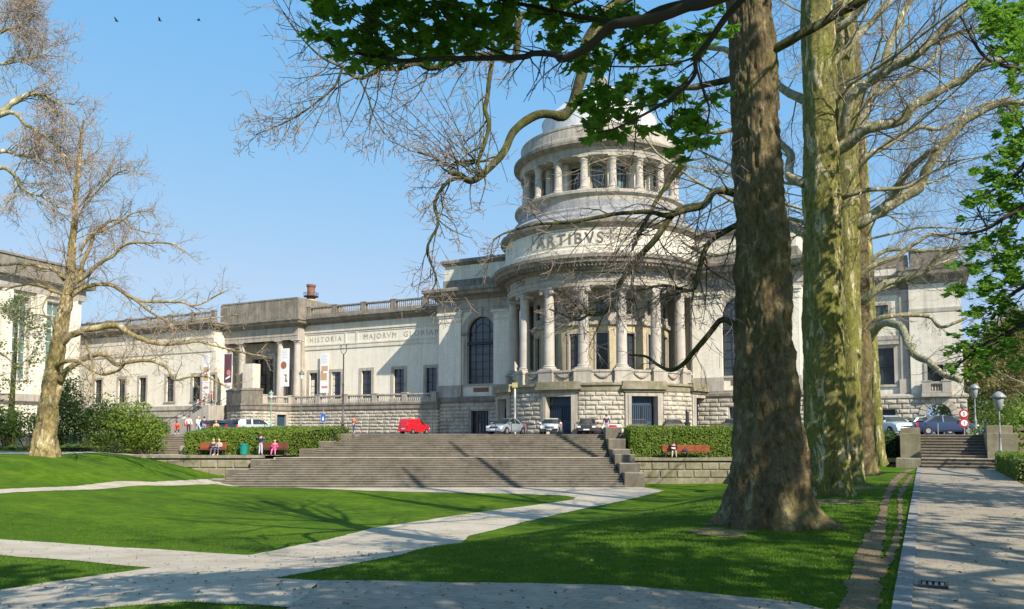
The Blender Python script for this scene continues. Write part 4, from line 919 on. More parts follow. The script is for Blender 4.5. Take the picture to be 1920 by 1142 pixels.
# ---------------------------------------------------------------- trees
class Leaves:
    def __init__(s): s.v = []; s.f = []
    def palm(s, c, size, rng, droop=.6, n=5):
        """palmate leaf: n pointed leaflets spreading from the stalk"""
        a0 = rng.random() * 6.283; out = Vector((math.cos(a0), math.sin(a0), 0)); side = Vector((-out.y, out.x, 0))
        tilt = -droop * rng.random() * 1.5 + .15; roll = (rng.random() - .5) * 1.1
        f = (out * math.cos(tilt) + Vector((0, 0, 1)) * math.sin(tilt)); nrm = (Quaternion(f, roll) @ side.cross(f).normalized()); sd = f.cross(nrm)
        for k in range(n):
            t = (k - (n - 1) / 2) / ((n - 1) / 2 or 1); an = t * 1.35; L = size * (1 - .32 * abs(t)) * (.9 + .2 * rng.random()); w_ = L * .27
            d = f * math.cos(an) + sd * math.sin(an); e = nrm.cross(d); dr = -nrm * L * .18
            b = len(s.v); s.v += [tuple(c), tuple(c + d * L * .55 + e * w_), tuple(c + d * L + dr), tuple(c + d * L * .55 - e * w_)]; s.f.append((b, b + 1, b + 2, b + 3))
    def quad(s, c, size, rng, nrm=None, k=.55):
        if nrm is None: nrm = Vector((rng.gauss(0, 1), rng.gauss(0, 1), rng.gauss(0, 1) + .4))
        nrm = Vector(nrm).normalized(); d = nrm.orthogonal().normalized(); d = Quaternion(nrm, rng.random() * 6.28) @ d; e = nrm.cross(d) * size * k * .5; d = d * size * .5
        b = len(s.v); s.v += [tuple(c - d), tuple(c + e), tuple(c + d), tuple(c - e)]; s.f.append((b, b + 1, b + 2, b + 3))
    def build(s, name, m, parent=None, **kw):
        me = bpy.data.meshes.new(name); me.from_pydata(s.v, [], s.f); me.materials.append(m); me.update()
        o = bpy.data.objects.new(name, me); col.objects.link(o)
        if parent: o.parent = parent
        return tag(o, **kw)
class Tree:
    def __init__(s, name, label, base, seed, bark, limb, twig, group=None, cat='tree'):
        s.o = empty(name, (base[0], base[1], base[2]), 0, label, cat, group); s.base = Vector(base)
        s.T = MB(); s.L = MB(); s.W = MB(); s.r = random.Random(seed); s.m = (bark, limb, twig); s.tips = []
    def trunk(s, axis, rads, flare=.9, lobes=7, bump=.05, top=True, fh=1.6, sides=48, seed=0, step=.22, fine=0):
        """axis: world points from the base upward, rads: radius at each"""
        ax = [Vector(p) for p in axis]; L = [0]
        for a, b in zip(ax, ax[1:]): L.append(L[-1] + (b - a).length)
        n = int(L[-1] / step); vs = []; ph = [s.r.random() * 6.28 for _ in range(4)]
        for i in range(n + 1):
            d = L[-1] * i / n; k = max(j for j in range(len(L)) if L[j] <= d + 1e-6); k = min(k, len(L) - 2); t = (d - L[k]) / (L[k + 1] - L[k])
            c = ax[k].lerp(ax[k + 1], t); r = rads[k] + (rads[k + 1] - rads[k]) * t; fl = math.exp(-d / fh * 2.2)
            for q in range(sides):
                a = 6.28318 * q / sides; lob = .5 + .5 * math.cos(lobes * a + ph[0] + .4 * math.sin(2 * a + ph[1])); 
                rr = r * (1 + fl * flare * (.35 + .65 * lob ** 1.5) * (1 + .4 * math.cos(a + ph[2])) + .05 * math.cos(3 * a + ph[3] + d * .25) * (1 + fl))
                p = Vector((math.cos(a), math.sin(a), 0)) 
                rr += bump * (noise.noise(Vector((p.x * 1.4 + seed, p.y * 1.4, c.z * .9))) + .55 * noise.noise(Vector((p.x * 4 + seed, p.y * 4, c.z * 2.4))) + .3 * noise.noise(Vector((p.x * 9 + seed, p.y * 9, c.z * 6)))) * (1 + 1.2 * fl)
                if fine: rr += fine * (abs(noise.noise(Vector((p.x * 11 + seed, p.y * 11, c.z * 3.2)))) * -2 + abs(noise.noise(Vector((p.x * 24, p.y * 24 + seed, c.z * 9)))) * -1.1 + .9)
                zz = c.z - (0 if i else .3) - (fl * lob * .12 if i == 0 else 0)
                vs.append((c.x + p.x * rr, c.y + p.y * rr, zz))
        fs = [(i * sides + q, i * sides + (q + 1) % sides, (i + 1) * sides + (q + 1) % sides, (i + 1) * sides + q) for i in range(n) for q in range(sides)]
        s.T.add(vs, fs)
    def wander(s, p, d, L, n, wob, up=0.0):
        pts = [Vector(p)]; d = Vector(d).normalized(); st = L / n
        for i in range(n):
            d = (d + Vector((s.r.gauss(0, wob), s.r.gauss(0, wob), s.r.gauss(0, wob) + up))).normalized(); pts.append(pts[-1] + d * st)
        return pts
    def grow(s, p, d, L, r, lvl, nch=7, up=0.03, rmin=.005, spread=(.5, 1.2), kL=.52):
        n = 6 if lvl >= 2 else (4 if lvl == 1 else 3)
        pts = s.wander(p, d, L, n, .16 if lvl else .22, up); rt = max(rmin, r * .25)
        rads = [max(rmin, r + (rt - r) * i / n) for i in range(n + 1)]
        (s.L if lvl >= 2 or r > .05 else s.W).tube(pts, rads, 7 if r > .06 else (4 if r > .018 else 3), cap=False)
        if lvl <= 0: s.tips.append(pts[-1]); return
        s.kids(pts, rads, L * kL, lvl - 1, nch, up, rmin, spread, kL)
    def kids(s, pts, rads, L0, lvl, nch, up, rmin, spread=(.5, 1.2), kL=.52, t0=.15, tb=None, nsub=None):
        n = len(pts) - 1
        for c in range(nch):
            t = t0 + (1 - t0) * (c + s.r.random()) / nch; x = t * n; k = min(int(x), n - 1); f = x - k
            p = pts[k].lerp(pts[k + 1], f); r = rads[k] + (rads[k + 1] - rads[k]) * f; tg = (pts[k + 1] - pts[k]).normalized()
            ax = Quaternion(tg, s.r.random() * 6.283) @ tg.orthogonal().normalized(); ang = spread[0] + (spread[1] - spread[0]) * s.r.random()
            d = Quaternion(ax, ang) @ tg; 
            if tb: d = d + Vector(tb)
            s.grow(p, d, L0 * (.55 + .8 * s.r.random()) * (1.15 - .45 * t), min(r * .55, L0 * .013 + .003), lvl, nsub or max(3, nch - 1), up, rmin, spread, kL)
    def limb(s, px, Y, rp, den=1.0, L0=1.6, lvl=2, nch=5, up=.0, rmin=.005, tb=None, sides=10, t0=.1, sub=True, wig=.06):
        """px: image points of the limb seen in the photo, Y: distance(s) to it, rp: half width in pixels"""
        n = len(px); pts = []; rads = []
        for i, (x, y) in enumerate(px):
            t = i / max(1, n - 1); d = Y if not hasattr(Y, '__len__') else Y[0] + (Y[1] - Y[0]) * t
            pts.append(P(x, y, d)); rads.append((rp[0] + (rp[1] - rp[0]) * t) * d / F)
        P2 = [];R2 = []                    # Catmull-Rom smoothing
        for i in range(n - 1):
            a, b, c, e = pts[max(i - 1, 0)], pts[i], pts[i + 1], pts[min(i + 2, n - 1)]
            for q in range(5):
                t = q / 5; w4 = .5 * ((2 * b) + (c - a) * t + (2 * a - 5 * b + 4 * c - e) * t * t + (3 * b - a - 3 * c + e) * t ** 3)
                rr = rads[i] + (rads[i + 1] - rads[i]) * t
                w4 += Vector((noise.noise(w4 * 1.7), noise.noise(w4 * 1.7 + Vector((9, 0, 0))), noise.noise(w4 * 1.7 + Vector((0, 7, 0))))) * wig * min(1, rr * 12)
                P2.append(w4); R2.append(rr * (1 + .16 * noise.noise(w4 * 3)))
        P2.append(pts[-1]); R2.append(rads[-1])
        s.L.tube(P2, R2, sides, cap=True)
        if sub:
            LL = sum((b - a).length for a, b in zip(P2, P2[1:])); k = max(2, int(LL * den))
            s.kids(P2, R2, L0, lvl, k, up, rmin, tb=tb, t0=t0, nsub=nch)
        return P2, R2
    def fin(s, tw='twigs'):
        inv = Matrix.Translation(-s.base)
        out = []
        for mb, nm, m in ((s.T, 'trunk', s.m[0]), (s.L, 'limbs', s.m[1]), (s.W, tw, s.m[2])):
            if mb.v:
                b = s.base; mb.v = [(v[0] - b.x, v[1] - b.y, v[2] - b.z) for v in mb.v]
                out.append(mb.build(nm, M[m], s.o, smooth=True))
        return s.o
    def crown(s, z0, z1, n, L, lvl=3, nch=6, r0=.12, axis=None, up=.04, rmin=.006, biases=None):
        for i in range(n):
            t = (i + s.r.random()) / n; z = z0 + (z1 - z0) * t; a = s.r.random() * 6.283
            c = axis(z) if axis else Vector((s.base.x, s.base.y, z)); el = .25 + .9 * t
            d = Vector((math.cos(a) * math.cos(el), math.sin(a) * math.cos(el), math.sin(el)))
            if biases: d = (d + Vector(biases) * .6).normalized()
            s.grow(c, d, L * (1.1 - .45 * t), r0 * (1.1 - .5 * t), lvl, nch, up, rmin)
def axis_px(L, Y): return [P(x, y, Y) for x, y in L]
# --- t1, the big rough trunk
b1 = G(1436, 985)
Y1 = b1.y
T1 = Tree('plane_tree', 'thickest plane tree with rough brown flaking bark and flared roots, nearest on the lawn', b1, 11, 'bark_rough', 'bark_mossy', 'twig', 'plane trees lining the avenue')
ax = axis_px([(1436, 1000), (1440, 930), (1444, 880), (1441, 800), (1438, 700), (1437, 600), (1430, 450), (1421, 300), (1411, 150), (1404, 0)], Y1); ax[0].z = b1.z
ax += [ax[-1] + Vector((.0, .2, 3)), ax[-1] + Vector((.1, .3, 7)), ax[-1] + Vector((.3, .3, 12))]
rr = [r * Y1 / F for r in (64, 70, 69, 57, 53, 51, 48, 46, 43, 41)] + [.36, .26, .1]
T1.trunk(ax, rr, flare=.85, lobes=6, bump=.12, fh=.75, sides=170, seed=2, step=.045, fine=.026)
b = lambda L, Y, rp, **k: T1.limb(L, Y, rp, **k)
b([(1395, 640), (1377, 608), (1355, 598), (1336, 617), (1304, 658), (1285, 680), (1257, 693), (1232, 684), (1210, 668), (1180, 665)], (Y1, Y1 + 1.5), (7, 2), den=2.2, L0=.9, lvl=1)
b([(1400, 375), (1381, 362), (1344, 356), (1320, 383), (1289, 393), (1249, 404), (1210, 398), (1136, 404), (1071, 417), (1010, 420), (950, 436), (925, 450)], (Y1, Y1 + .5), (8, 1.5), den=4.2, L0=1.3, tb=(0, 0, -.5), nch=6)
b([(1278, 309), (1263, 330), (1242, 356), (1226, 383), (1210, 420), (1185, 470)], (Y1 + .6, Y1 + 1), (6, 2.5), den=2.5, L0=.9)
b([(1320, 383), (1263, 400), (1219, 460), (1185, 501), (1163, 532), (1147, 570), (1128, 589), (1103, 589), (1074, 573)], (Y1 + .2, Y1 + .8), (7, 2.5), den=6.5, L0=1.2, lvl=2, nch=6)
b([(1103, 589), (1085, 600), (1060, 592), (1030, 580)], (Y1 + .7, Y1 + .4), (3, 1.2), den=5, L0=.8)
b([(1400, 415), (1380, 425), (1330, 454), (1311, 504), (1298, 545), (1240, 535), (1180, 550)], (Y1, Y1 + 1.2), (7, 1.8), den=7, L0=1.4, nch=7, tb=(-.2, 0, -.3))
b([(1400, 145), (1368, 149), (1315, 162), (1263, 167), (1223, 183), (1194, 196)], (Y1, Y1 + 1.5), (7.5, 4), den=1.6, L0=1.2)
b([(1500, -150), (1380, -90), (1250, -40), (1165, 0), (1110, 60), (1095, 130), (1080, 180), (1058, 215), (1031, 213), (1000, 217), (965, 243), (947, 279), (921, 312), (884, 338), (862, 327), (840, 323)], (Y1, Y1 - 2.2), (13, 5), den=.9, L0=1.4, lvl=2, t0=.75)
YS = Y1 - 2.2
b([(884, 338), (850, 335), (829, 353), (815, 386), (822, 420), (800, 470), (818, 520), (810, 545)], (YS, YS), (4.5, 1.2), den=6, L0=1.05, tb=(-.1, 0, -.4), lvl=2)
b([(925, 60), (921, 121), (914, 176), (908, 206), (916, 239), (895, 305), (892, 301), (860, 304), (840, 309), (811, 294), (781, 285)], (YS + .6, YS), (5, 1.7), den=3, L0=1.2, tb=(-.25, 0, .2), up=.02)
b([(1180, -60), (1060, 10), (1000, 28), (973, 34), (965, 107), (914, 103), (866, 114), (811, 127), (781, 119), (748, 130), (715, 132), (678, 147), (656, 138), (642, 125), (598, 103), (553, 55), (531, 22)], (Y1 - 1, YS + .6), (9, 1.2), den=3.4, L0=1.25, tb=(-.15, 0, -.35), t0=.2)
b([(642, 128), (627, 162), (590, 195), (546, 224), (480, 252)], (YS + .6, YS + .9), (2.6, 1), den=7, L0=1.0, tb=(-.2, 0, -.2))
b([(675, 150), (690, 180), (700, 215), (720, 250)], (YS + .6, YS + .4), (2, .9), den=7, L0=1.1, tb=(0, 0, -.3))
for k in range(13):       # bundle of long straight water shoots
    x = 870 + T1.r.random() * 45; tx = 700 + k * 17 + T1.r.random() * 20; ty = 100 + T1.r.random() * 110
    b([(x, 325 + T1.r.random() * 8), ((x + tx) / 2 + 12, (325 + ty) / 2 + 18), (tx, ty)], (YS, YS + .5 * T1.r.random()), (1.5, .6), den=1.6, L0=.5, lvl=1, sides=4)
b([(1430, 100), (1466, 85), (1510, 59), (1573, 26), (1617, 0), (1700, -70)], (Y1, Y1 - 1.5), (10, 7), den=1.0, L0=1.5, t0=.4)
T1.crown(11.5, 20, 19, 9, 3, 5, .15, axis=lambda z: Vector((ax[-1].x, ax[-1].y, z)))
T1.fin()
# --- t2
b2 = G(1558, 928); Y2 = b2.y
T2 = Tree('plane_tree', 'plane tree with green mossy and cream peeling bark, second in the row', b2, 21, 'bark_plane', 'bark_limb', 'twig', 'plane trees lining the avenue')
a2 = axis_px([(1556, 940), (1553, 880), (1549, 800), (1546, 700), (1543, 600), (1543, 450), (1541, 300), (1537, 150), (1530, 0)], Y2); a2[0].z = b2.z
a2 += [a2[-1] + Vector((-.1, .1, 4)), a2[-1] + Vector((.2, .2, 10))]
T2.trunk(a2, [r * Y2 / F for r in (40, 38, 37, 36, 35.5, 34.5, 33, 31, 28)] + [.3, .1], flare=.6, lobes=5, bump=.07, fh=.8, sides=96, seed=5, step=.09, fine=.008)
b = lambda L, Y, rp, **k: T2.limb(L, Y, rp, **k)
b([(1560, 60), (1600, 30), (1640, -20)], (Y2, Y2 - 1), (9, 5), den=1, L0=2, t0=.3)
b([(1550, 260), (1580, 245), (1595, 184), (1657, 136), (1712, 107), (1760, 62), (1823, 4), (1870, -50)], (Y2, Y2 - 2.5), (11, 6), den=2.4, L0=2.4, up=.01, nch=6)
b([(1555, 290), (1591, 268), (1620, 241), (1690, 226), (1720, 195), (1797, 151), (1841, 121), (1915, 107), (1980, 90)], (Y2, Y2 - 2), (12, 5), den=2.6, L0=2.2, nch=6)
b([(1550, 140), (1573, 107), (1620, 55), (1665, 4), (1710, -60)], (Y2, Y2 - .5), (8, 5), den=1.5, L0=2.0)
b([(1580, 370), (1595, 364), (1628, 355), (1694, 353), (1738, 327), (1800, 301)], (Y2, Y2 - 1.2), (6, 1.8), den=2.2, L0=1.4)
b([(1510, 345), (1480, 330), (1482, 290), (1450, 260), (1400, 240), (1340, 250), (1290, 230)], (Y2, Y2 + 3), (10, 2.5), den=1.8, L0=1.8)
b([(1515, 480), (1498, 492), (1460, 500), (1400, 470), (1330, 480), (1280, 455)], (Y2, Y2 + 3), (6, 2), den=1.8, L0=1.5)
b([(1515, 190), (1470, 170), (1420, 120), (1340, 90), (1250, 100), (1180, 130)], (Y2 + .5, Y2 + 5), (9, 2), den=1.9, L0=2.2)
T2.crown(8, 20, 9, 8, 3, 6, .06, axis=lambda z: Vector((a2[-1].x, a2[-1].y, z)))
T2.fin()
# --- t3, t4, t5
def back_tree(bp, axis, w, label, seed, limbs, crown, zc=(8, 22), L=8.5, bias=None, tw='twig', bark='bark_plane'):
    g = G(*bp); Y = g.y; T = Tree('plane_tree', label, g, seed, bark, 'bark_limb', tw, 'plane trees lining the avenue')
    a3 = axis_px(axis, Y); a3[0].z = g.z; top = a3[-1]; a3 += [top + Vector((0, .3, 5)), top + Vector((.2, .5, 10))]
    T.trunk(a3, [r * Y / F for r in w] + [w[-1] * .6 * Y / F, .1], flare=.6, lobes=5, bump=.07, fh=.8, sides=40, seed=seed, step=.2)
    for L_, dy, rp, kw in limbs: T.limb(L_, (Y, Y + dy), rp, **kw)
    T.crown(zc[0], zc[1], crown, L, 3, 6, .06, axis=lambda z: Vector((top.x, top.y, z)), biases=bias, rmin=.0065)
    T.fin(); return T
k2 = dict(den=2.4, L0=2.4, rmin=.0065, nch=6)
back_tree((1594, 906), [(1592, 912), (1590, 800), (1588, 600), (1587, 400), (1585, 200), (1583, 60)], [26, 24, 23, 23, 22, 19], 'plane tree with pale cream bark pressed between the green mossy trunk and a thinner one', 31, [
    ([(1600, 430), (1620, 415), (1672, 382), (1723, 353), (1738, 316), (1764, 276), (1800, 235), (1841, 210), (1889, 191), (1960, 200)], -2.5, (12, 5), k2),
    ([(1655, 390), (1672, 371), (1694, 331), (1720, 301), (1760, 276)], -2.5, (8, 5), dict(den=.5, L0=1.5)),
    ([(1591, 290), (1605, 250), (1650, 147), (1672, 73), (1705, 0), (1730, -60)], 1, (9, 6), k2),
    ([(1640, 180), (1690, 150), (1740, 120), (1780, 70), (1850, 60)], 1, (5, 2), k2),
    ([(1610, 520), (1632, 500), (1681, 480), (1717, 456), (1749, 440), (1800, 450)], -1, (6, 2), dict(den=2, L0=1.5)),
    ([(1600, 480), (1560, 420), (1500, 440), (1450, 380), (1380, 330), (1320, 320)], 5, (7, 2), k2)], 10)
back_tree((1619, 890), [(1619, 898), (1617, 800), (1613, 600), (1609, 430), (1604, 250), (1600, 120)], [20, 18, 17, 15.5, 14, 12], 'darker plane tree squeezed fourth in the row beside the avenue', 41, [
    ([(1610, 570), (1624, 561), (1660, 533), (1701, 523), (1741, 504), (1773, 472), (1842, 464)], -2.5, (9, 3.5), dict(den=1.3, L0=1.8, rmin=.007)),
    ([(1612, 630), (1632, 613), (1660, 593), (1741, 593), (1765, 613), (1813, 595)], -2, (6, 2.5), dict(den=1.3, L0=1.2, rmin=.007)),
    ([(1605, 300), (1650, 280), (1720, 240), (1770, 240), (1830, 200), (1900, 180)], 0, (6, 2), k2)], 9, bark='bark_rough')
back_tree((1648, 874), [(1648, 880), (1643, 800), (1634, 640), (1628, 500), (1620, 330), (1612, 180)], [12, 10.5, 9, 8.5, 8, 7], 'slim pale sunlit plane trunk leaning left, last in the row before the steps', 51, [
    ([(1628, 640), (1645, 612), (1660, 605), (1689, 613), (1700, 640), (1713, 665), (1741, 678), (1769, 702), (1801, 714)], -9, (9, 5), dict(den=.8, L0=1.3, rmin=.007)),
    ([(1622, 500), (1660, 470), (1730, 470), (1800, 466), (1850, 465)], -2, (5, 2), k2)], 9)
# --- left plane tree
bl = G(82, 855); YL = bl.y
TL = Tree('plane_tree', 'leaning plane tree with golden sunlit bark and knobbly base standing on the left lawn', bl, 61, 'bark_gold', 'bark_gold', 'twig_pink')
al = axis_px([(82, 862), (86, 820), (90, 770), (97, 720), (106, 660), (114, 610), (124, 570), (130, 535), (134, 480), (138, 430), (144, 350), (150, 280), (156, 225)], YL); al[0].z = bl.z
TL.trunk(al, [r * YL / F for r in (20, 18, 16.5, 14.5, 13, 11.5, 10, 8.5, 6, 4.6, 3.4, 2.0, .25)], flare=.5, lobes=6, bump=.13, fh=1.6, sides=90, seed=9, step=.09, fine=.02)
b = lambda L, rp, dy=0, den=1.5, L0=2.0, **k: TL.limb(L, (YL, YL + dy), (rp[0] * .8, rp[1] * .7), den=den * 1.25, L0=L0, rmin=.0085, **k)
b([(118, 640), (129, 631), (163, 618), (218, 610), (236, 621), (263, 634), (294, 644), (342, 644), (373, 640), (430, 655), (500, 670)], (9, 2), -2, den=1.9, tb=(0, 0, .25))
b([(112, 715), (126, 694), (163, 671), (194, 665), (218, 684), (236, 679), (284, 676), (315, 692), (325, 712), (380, 705), (430, 728)], (7.5, 1.8), -3, den=1.7)
b([(104, 690), (116, 680), (147, 678), (184, 700), (218, 697), (236, 679)], (6, 3), -4, den=1.0)
b([(125, 560), (144, 547), (163, 537), (205, 534), (247, 558), (276, 566), (336, 566), (368, 573), (420, 545)], (6.5, 1.8), 1, den=2)
b([(247, 558), (290, 590), (310, 600), (330, 610), (370, 600), (450, 590)], (3, 1.2), 0, den=2.4)
b([(130, 535), (163, 516), (184, 495), (210, 481), (226, 463), (247, 455), (276, 455), (328, 458), (344, 474)], (5.5, 1.6), -1, den=2.4, L0=1.8)
b([(132, 540), (147, 521), (158, 487), (171, 458), (179, 434), (205, 416), (231, 413), (250, 429), (300, 440)], (5.5, 1.4), 1, den=2.5)
b([(150, 470), (170, 440), (200, 430), (250, 400), (290, 395)], (3.5, 1.2), 1, den=3)
b([(135, 440), (150, 400), (190, 350), (230, 320), (260, 330)], (3, 1), -1, den=3)
b([(140, 400), (170, 360), (200, 330), (215, 300)], (2.6, 1), 1, den=3); b([(146, 330), (160, 300), (185, 280), (195, 250)], (2.2, 1), 0, den=3)
b([(144, 350), (130, 320), (115, 300), (100, 260)], (2.4, 1), 0, den=3)
b([(126, 555), (97, 545), (68, 534), (37, 535), (10, 545)], (5, 1.8), -1, den=1.8); b([(123, 526), (105, 508), (76, 500), (47, 495), (0, 497), (-50, 510)], (5.5, 2.6), -2, den=1.5)
b([(98, 545), (88, 560), (80, 580), (90, 600)], (2.5, 1), -2); b([(110, 640), (95, 600), (70, 590), (40, 600)], (3, 1), -2)
b([(160, 640), (175, 690), (170, 735)], (3, 2), -4, den=1.0)
for z_, n_ in (((YL - 0) * .0, 0),): pass
TL.kids(al[5:], [r * YL / F for r in (13.5, 11.5, 10, 7, 5.5, 4.2, 3, 1.5)], 3.0, 2, 28, .05, .0085, nsub=6)
TL.fin()
# --- tree beyond the left edge whose crown reaches into the sky
g = G(-190, 880); TF = Tree('plane_tree', 'bare tree with pinkish budding twigs reaching in from the top left edge', (g.x, g.y, g.z), 71, 'bark_gold', 'bark_limb', 'twig_pink')
TF.trunk([Vector((g.x, g.y, g.z)), Vector((g.x, g.y, 6)), Vector((g.x + .4, g.y, 13)), Vector((g.x + .6, g.y, 22))], [.6, .5, .4, .15], flare=.6, bump=.08, sides=28, step=.5)
for L, rp in (([(-180, 300), (-60, 240), (0, 210), (30, 190), (60, 175), (85, 180), (120, 200)], (9, 1.6)), ([(-180, 330), (0, 215), (50, 235), (90, 260), (130, 300)], (6, 1.2)), ([(-180, 420), (-60, 330), (0, 285), (30, 290), (60, 295), (100, 300)], (6, 1.2)),
              ([(-180, 420), (-50, 350), (0, 315), (25, 325), (45, 355), (80, 370), (110, 390)], (6, 1.3)), ([(-180, 260), (-80, 120), (0, 60), (40, 50), (60, 30)], (7, 1.2)), ([(-150, 200), (-60, 100), (0, 120), (50, 110), (90, 100)], (5, 1.2)), ([(-170, 150), (-80, 20), (-20, -20), (20, 0), (40, 10)], (5, 1.2))):
    TF.limb(L, (g.y, g.y + 1), rp, den=2.6, L0=2.1, rmin=.009, nch=7, t0=.45)
TF.fin()
# --- leafy branch overhead: maple standing right of the camera
TM = Tree('maple_tree', 'maple with fresh green leaves whose dark branches hang across the top of the photo', (8.2, .2, 0), 81, 'bark_mossy', 'twig_dark', 'twig_dark', cat='tree')
TM.trunk([Vector((8.2, .2, -.2)), Vector((8.1, .3, 3)), Vector((7.8, .4, 6)), Vector((7.4, .5, 11))], [.36, .3, .24, .1], flare=.6, bump=.03, sides=24, step=.4)
LM = Leaves(); D0 = 6.6
mains = [([(2600, -420), (1800, -220), (1480, -60), (1331, 0), (1287, 11), (1235, 33), (1176, 44), (1147, 51), (1107, 85), (1055, 110), (1040, 103), (1000, 103), (973, 110), (848, 110), (793, 114), (745, 114), (686, 103), (638, 92), (601, 70), (579, 62)], (D0 - 1.5, D0 + .3), (14, 1.3), .45),
         ([(1331, 0), (1240, 18), (1176, 44), (1092, 33), (1044, 22), (1000, 11), (940, 0), (880, -20)], (D0 - .5, D0), (7, 2), .2),
         ([(1600, -120), (1420, -40), (1390, 0), (1360, 33), (1331, 74), (1305, 107), (1301, 140), (1272, 173), (1235, 199), (1158, 239), (1120, 248)], (D0 - 1, D0 - .3), (8, 1.5), .35),
         ([(1301, 110), (1315, 160), (1330, 210), (1310, 260), (1290, 300)], (D0 - .5, D0 - .3), (2.6, 1), .1), ([(1250, 30), (1200, 70), (1150, 110), (1140, 190), (1150, 240)], (D0 - .3, D0), (2.2, .9), .2),
         ([(1305, 107), (1260, 120), (1200, 125), (1130, 125), (1080, 135)], (D0 - .3, D0), (2.4, .9), .2), ([(973, 110), (900, 85), (850, 50), (820, 10), (800, -20)], (D0, D0), (2.2, 1.2), .1), ([(848, 110), (790, 80), (740, 60), (690, 30), (660, 0)], (D0, D0 - .4), (2, 1), .1),
         ([(745, 114), (700, 60), (650, 30), (610, 5)], (D0, D0 + .3), (1.8, .9), .1), ([(1100, -60), (1000, -30), (900, -10), (780, 5), (700, -20)], (D0, D0 + .3), (4, 1.5), .1)]
ends = []
for L, Y, rp, t0 in mains:
    p, r = TM.limb(L, Y, rp, den=0, sub=False, sides=8, wig=.05); ends.append((p, r))
    TM.kids(p, r, .42, 1, max(3, int(len(p) * .32)), .01, .0028, nsub=3, t0=t0)
cl = [(600,8,26),(640,22,30),(690,40,34),(720,5,36),(770,25,36),(830,20,36),(880,25,34),(930,35,34),(960,10,30),(700,80,34),(660,70,26),(590,62,18),(615,72,20),(640,100,20),(672,118,20),(700,112,26),(745,92,26),(790,90,28),(830,95,26),(850,75,26),(880,90,22),(900,70,26),(860,50,30),(800,55,30),(760,60,28),(930,60,26),(1035,72,26),(1070,62,24),(1010,15,26),(1050,8,26),(1090,30,24),(1060,45,20),(1150,25,26),(1130,40,22),(1100,92,20),(1130,110,22),(1085,118,22),(1175,105,24),(1210,90,24),(1250,70,28),(1290,75,24),(1320,60,20),(1225,55,24),(1240,105,22),(1190,60,22),(1300,90,20),
      (1250,165,24),(1235,158,20),(1270,178,14),(1095,190,22),(1115,205,24),(1140,200,22),(1120,230,20),(1165,182,18),(1150,215,16),(1128,248,14),(1105,255,10),(1290,215,26),(1265,235,22),(1300,245,26),(1315,230,22),(1285,270,20),(1260,285,12),(1345,178,18),(1325,188,14),(1275,298,10),(1310,265,16),(950,85,12),(1180,20,22),(1030,35,18),(1340,20,20),(1360,60,12),(1125,165,18),(1150,178,18),(1178,150,14),(1105,165,14),(1180,215,16),(1205,240,14),(1200,178,16),(1225,190,12),(1165,250,12)]
for x, y, rad in cl:
    k = int(rad * rad * .028) + 3; yy = D0 - .3 + TM.r.random() * .5
    for _ in range(k):
        ox, oy = TM.r.gauss(0, rad * .5), TM.r.gauss(0, rad * .45); LM.palm(P(x + ox, y + oy, yy + TM.r.gauss(0, .12)), .098 * (.65 + .6 * TM.r.random()), TM.r, .9)
# rest of the crown, above and behind the picture frame
for k in range(16):
    a = TM.r.random() * 6.283; el = .2 + TM.r.random() * .9; z = 4.5 + 5.5 * TM.r.random(); TM.grow(Vector((7.7, .4, z)), (math.cos(a) * math.cos(el), math.sin(a) * math.cos(el), math.sin(el)), 4.2, .07, 2, 5, .02, .008)
def in_view(p, mg=40):
    if p.y < .3: return False
    c, s_ = math.cos(PIT), math.sin(PIT); z = p.z - EYE; yy = p.y * c + z * s_; zz = -p.y * s_ + z * c
    x = 960 + F * p.x / yy; y = 720 - F * zz / yy
    return -mg < x < 1920 + mg and -mg < y < 1142 + mg
for tp in TM.tips:
    for _ in range(16):
        q = tp + Vector((TM.r.gauss(0, .35), TM.r.gauss(0, .35), TM.r.gauss(0, .3)))
        if not in_view(q): LM.palm(q, .2, TM.r, .8, 5)
LMo = LM; TM.fin(); b_ = TM.base; LM.v = [(v[0] - b_.x, v[1] - b_.y, v[2] - b_.z) for v in LM.v]; LM.build('foliage', M['leaf_maple'], TM.o)
# --- leafy chestnut at the right
bc = Vector((19.5, 16.5, 0)); TC = Tree('chestnut_tree', 'leafy green tree overhanging the paved avenue from the right edge', bc, 91, 'bark_mossy', 'twig_dark', 'twig_dark', cat='tree')
TC.trunk([bc, bc + Vector((0, 0, 4)), bc + Vector((-.4, .2, 9)), bc + Vector((-.6, .4, 15))], [.5, .4, .3, .1], flare=.6, bump=.05, sides=24, step=.4); LC = Leaves()
YC = 19
for L in ([(2400, 600), (2100, 420), (1960, 380), (1900, 400), (1850, 430), (1800, 440)], [(2400, 700), (2100, 600), (1960, 590), (1900, 620), (1840, 650), (1790, 690)], [(2400, 400), (2100, 200), (1980, 150), (1920, 130), (1850, 110), (1800, 30)], [(2400, 560), (2100, 330), (1960, 280), (1900, 330), (1840, 370)], [(2400, 650), (2050, 500), (1960, 520), (1900, 550), (1860, 600)]):
    p, r = TC.limb(L, (18, YC), (9, 1.6), den=0, sub=False, sides=7); TC.kids(p, r, 1.3, 1, 14, 0, .006, nsub=4, t0=.3)
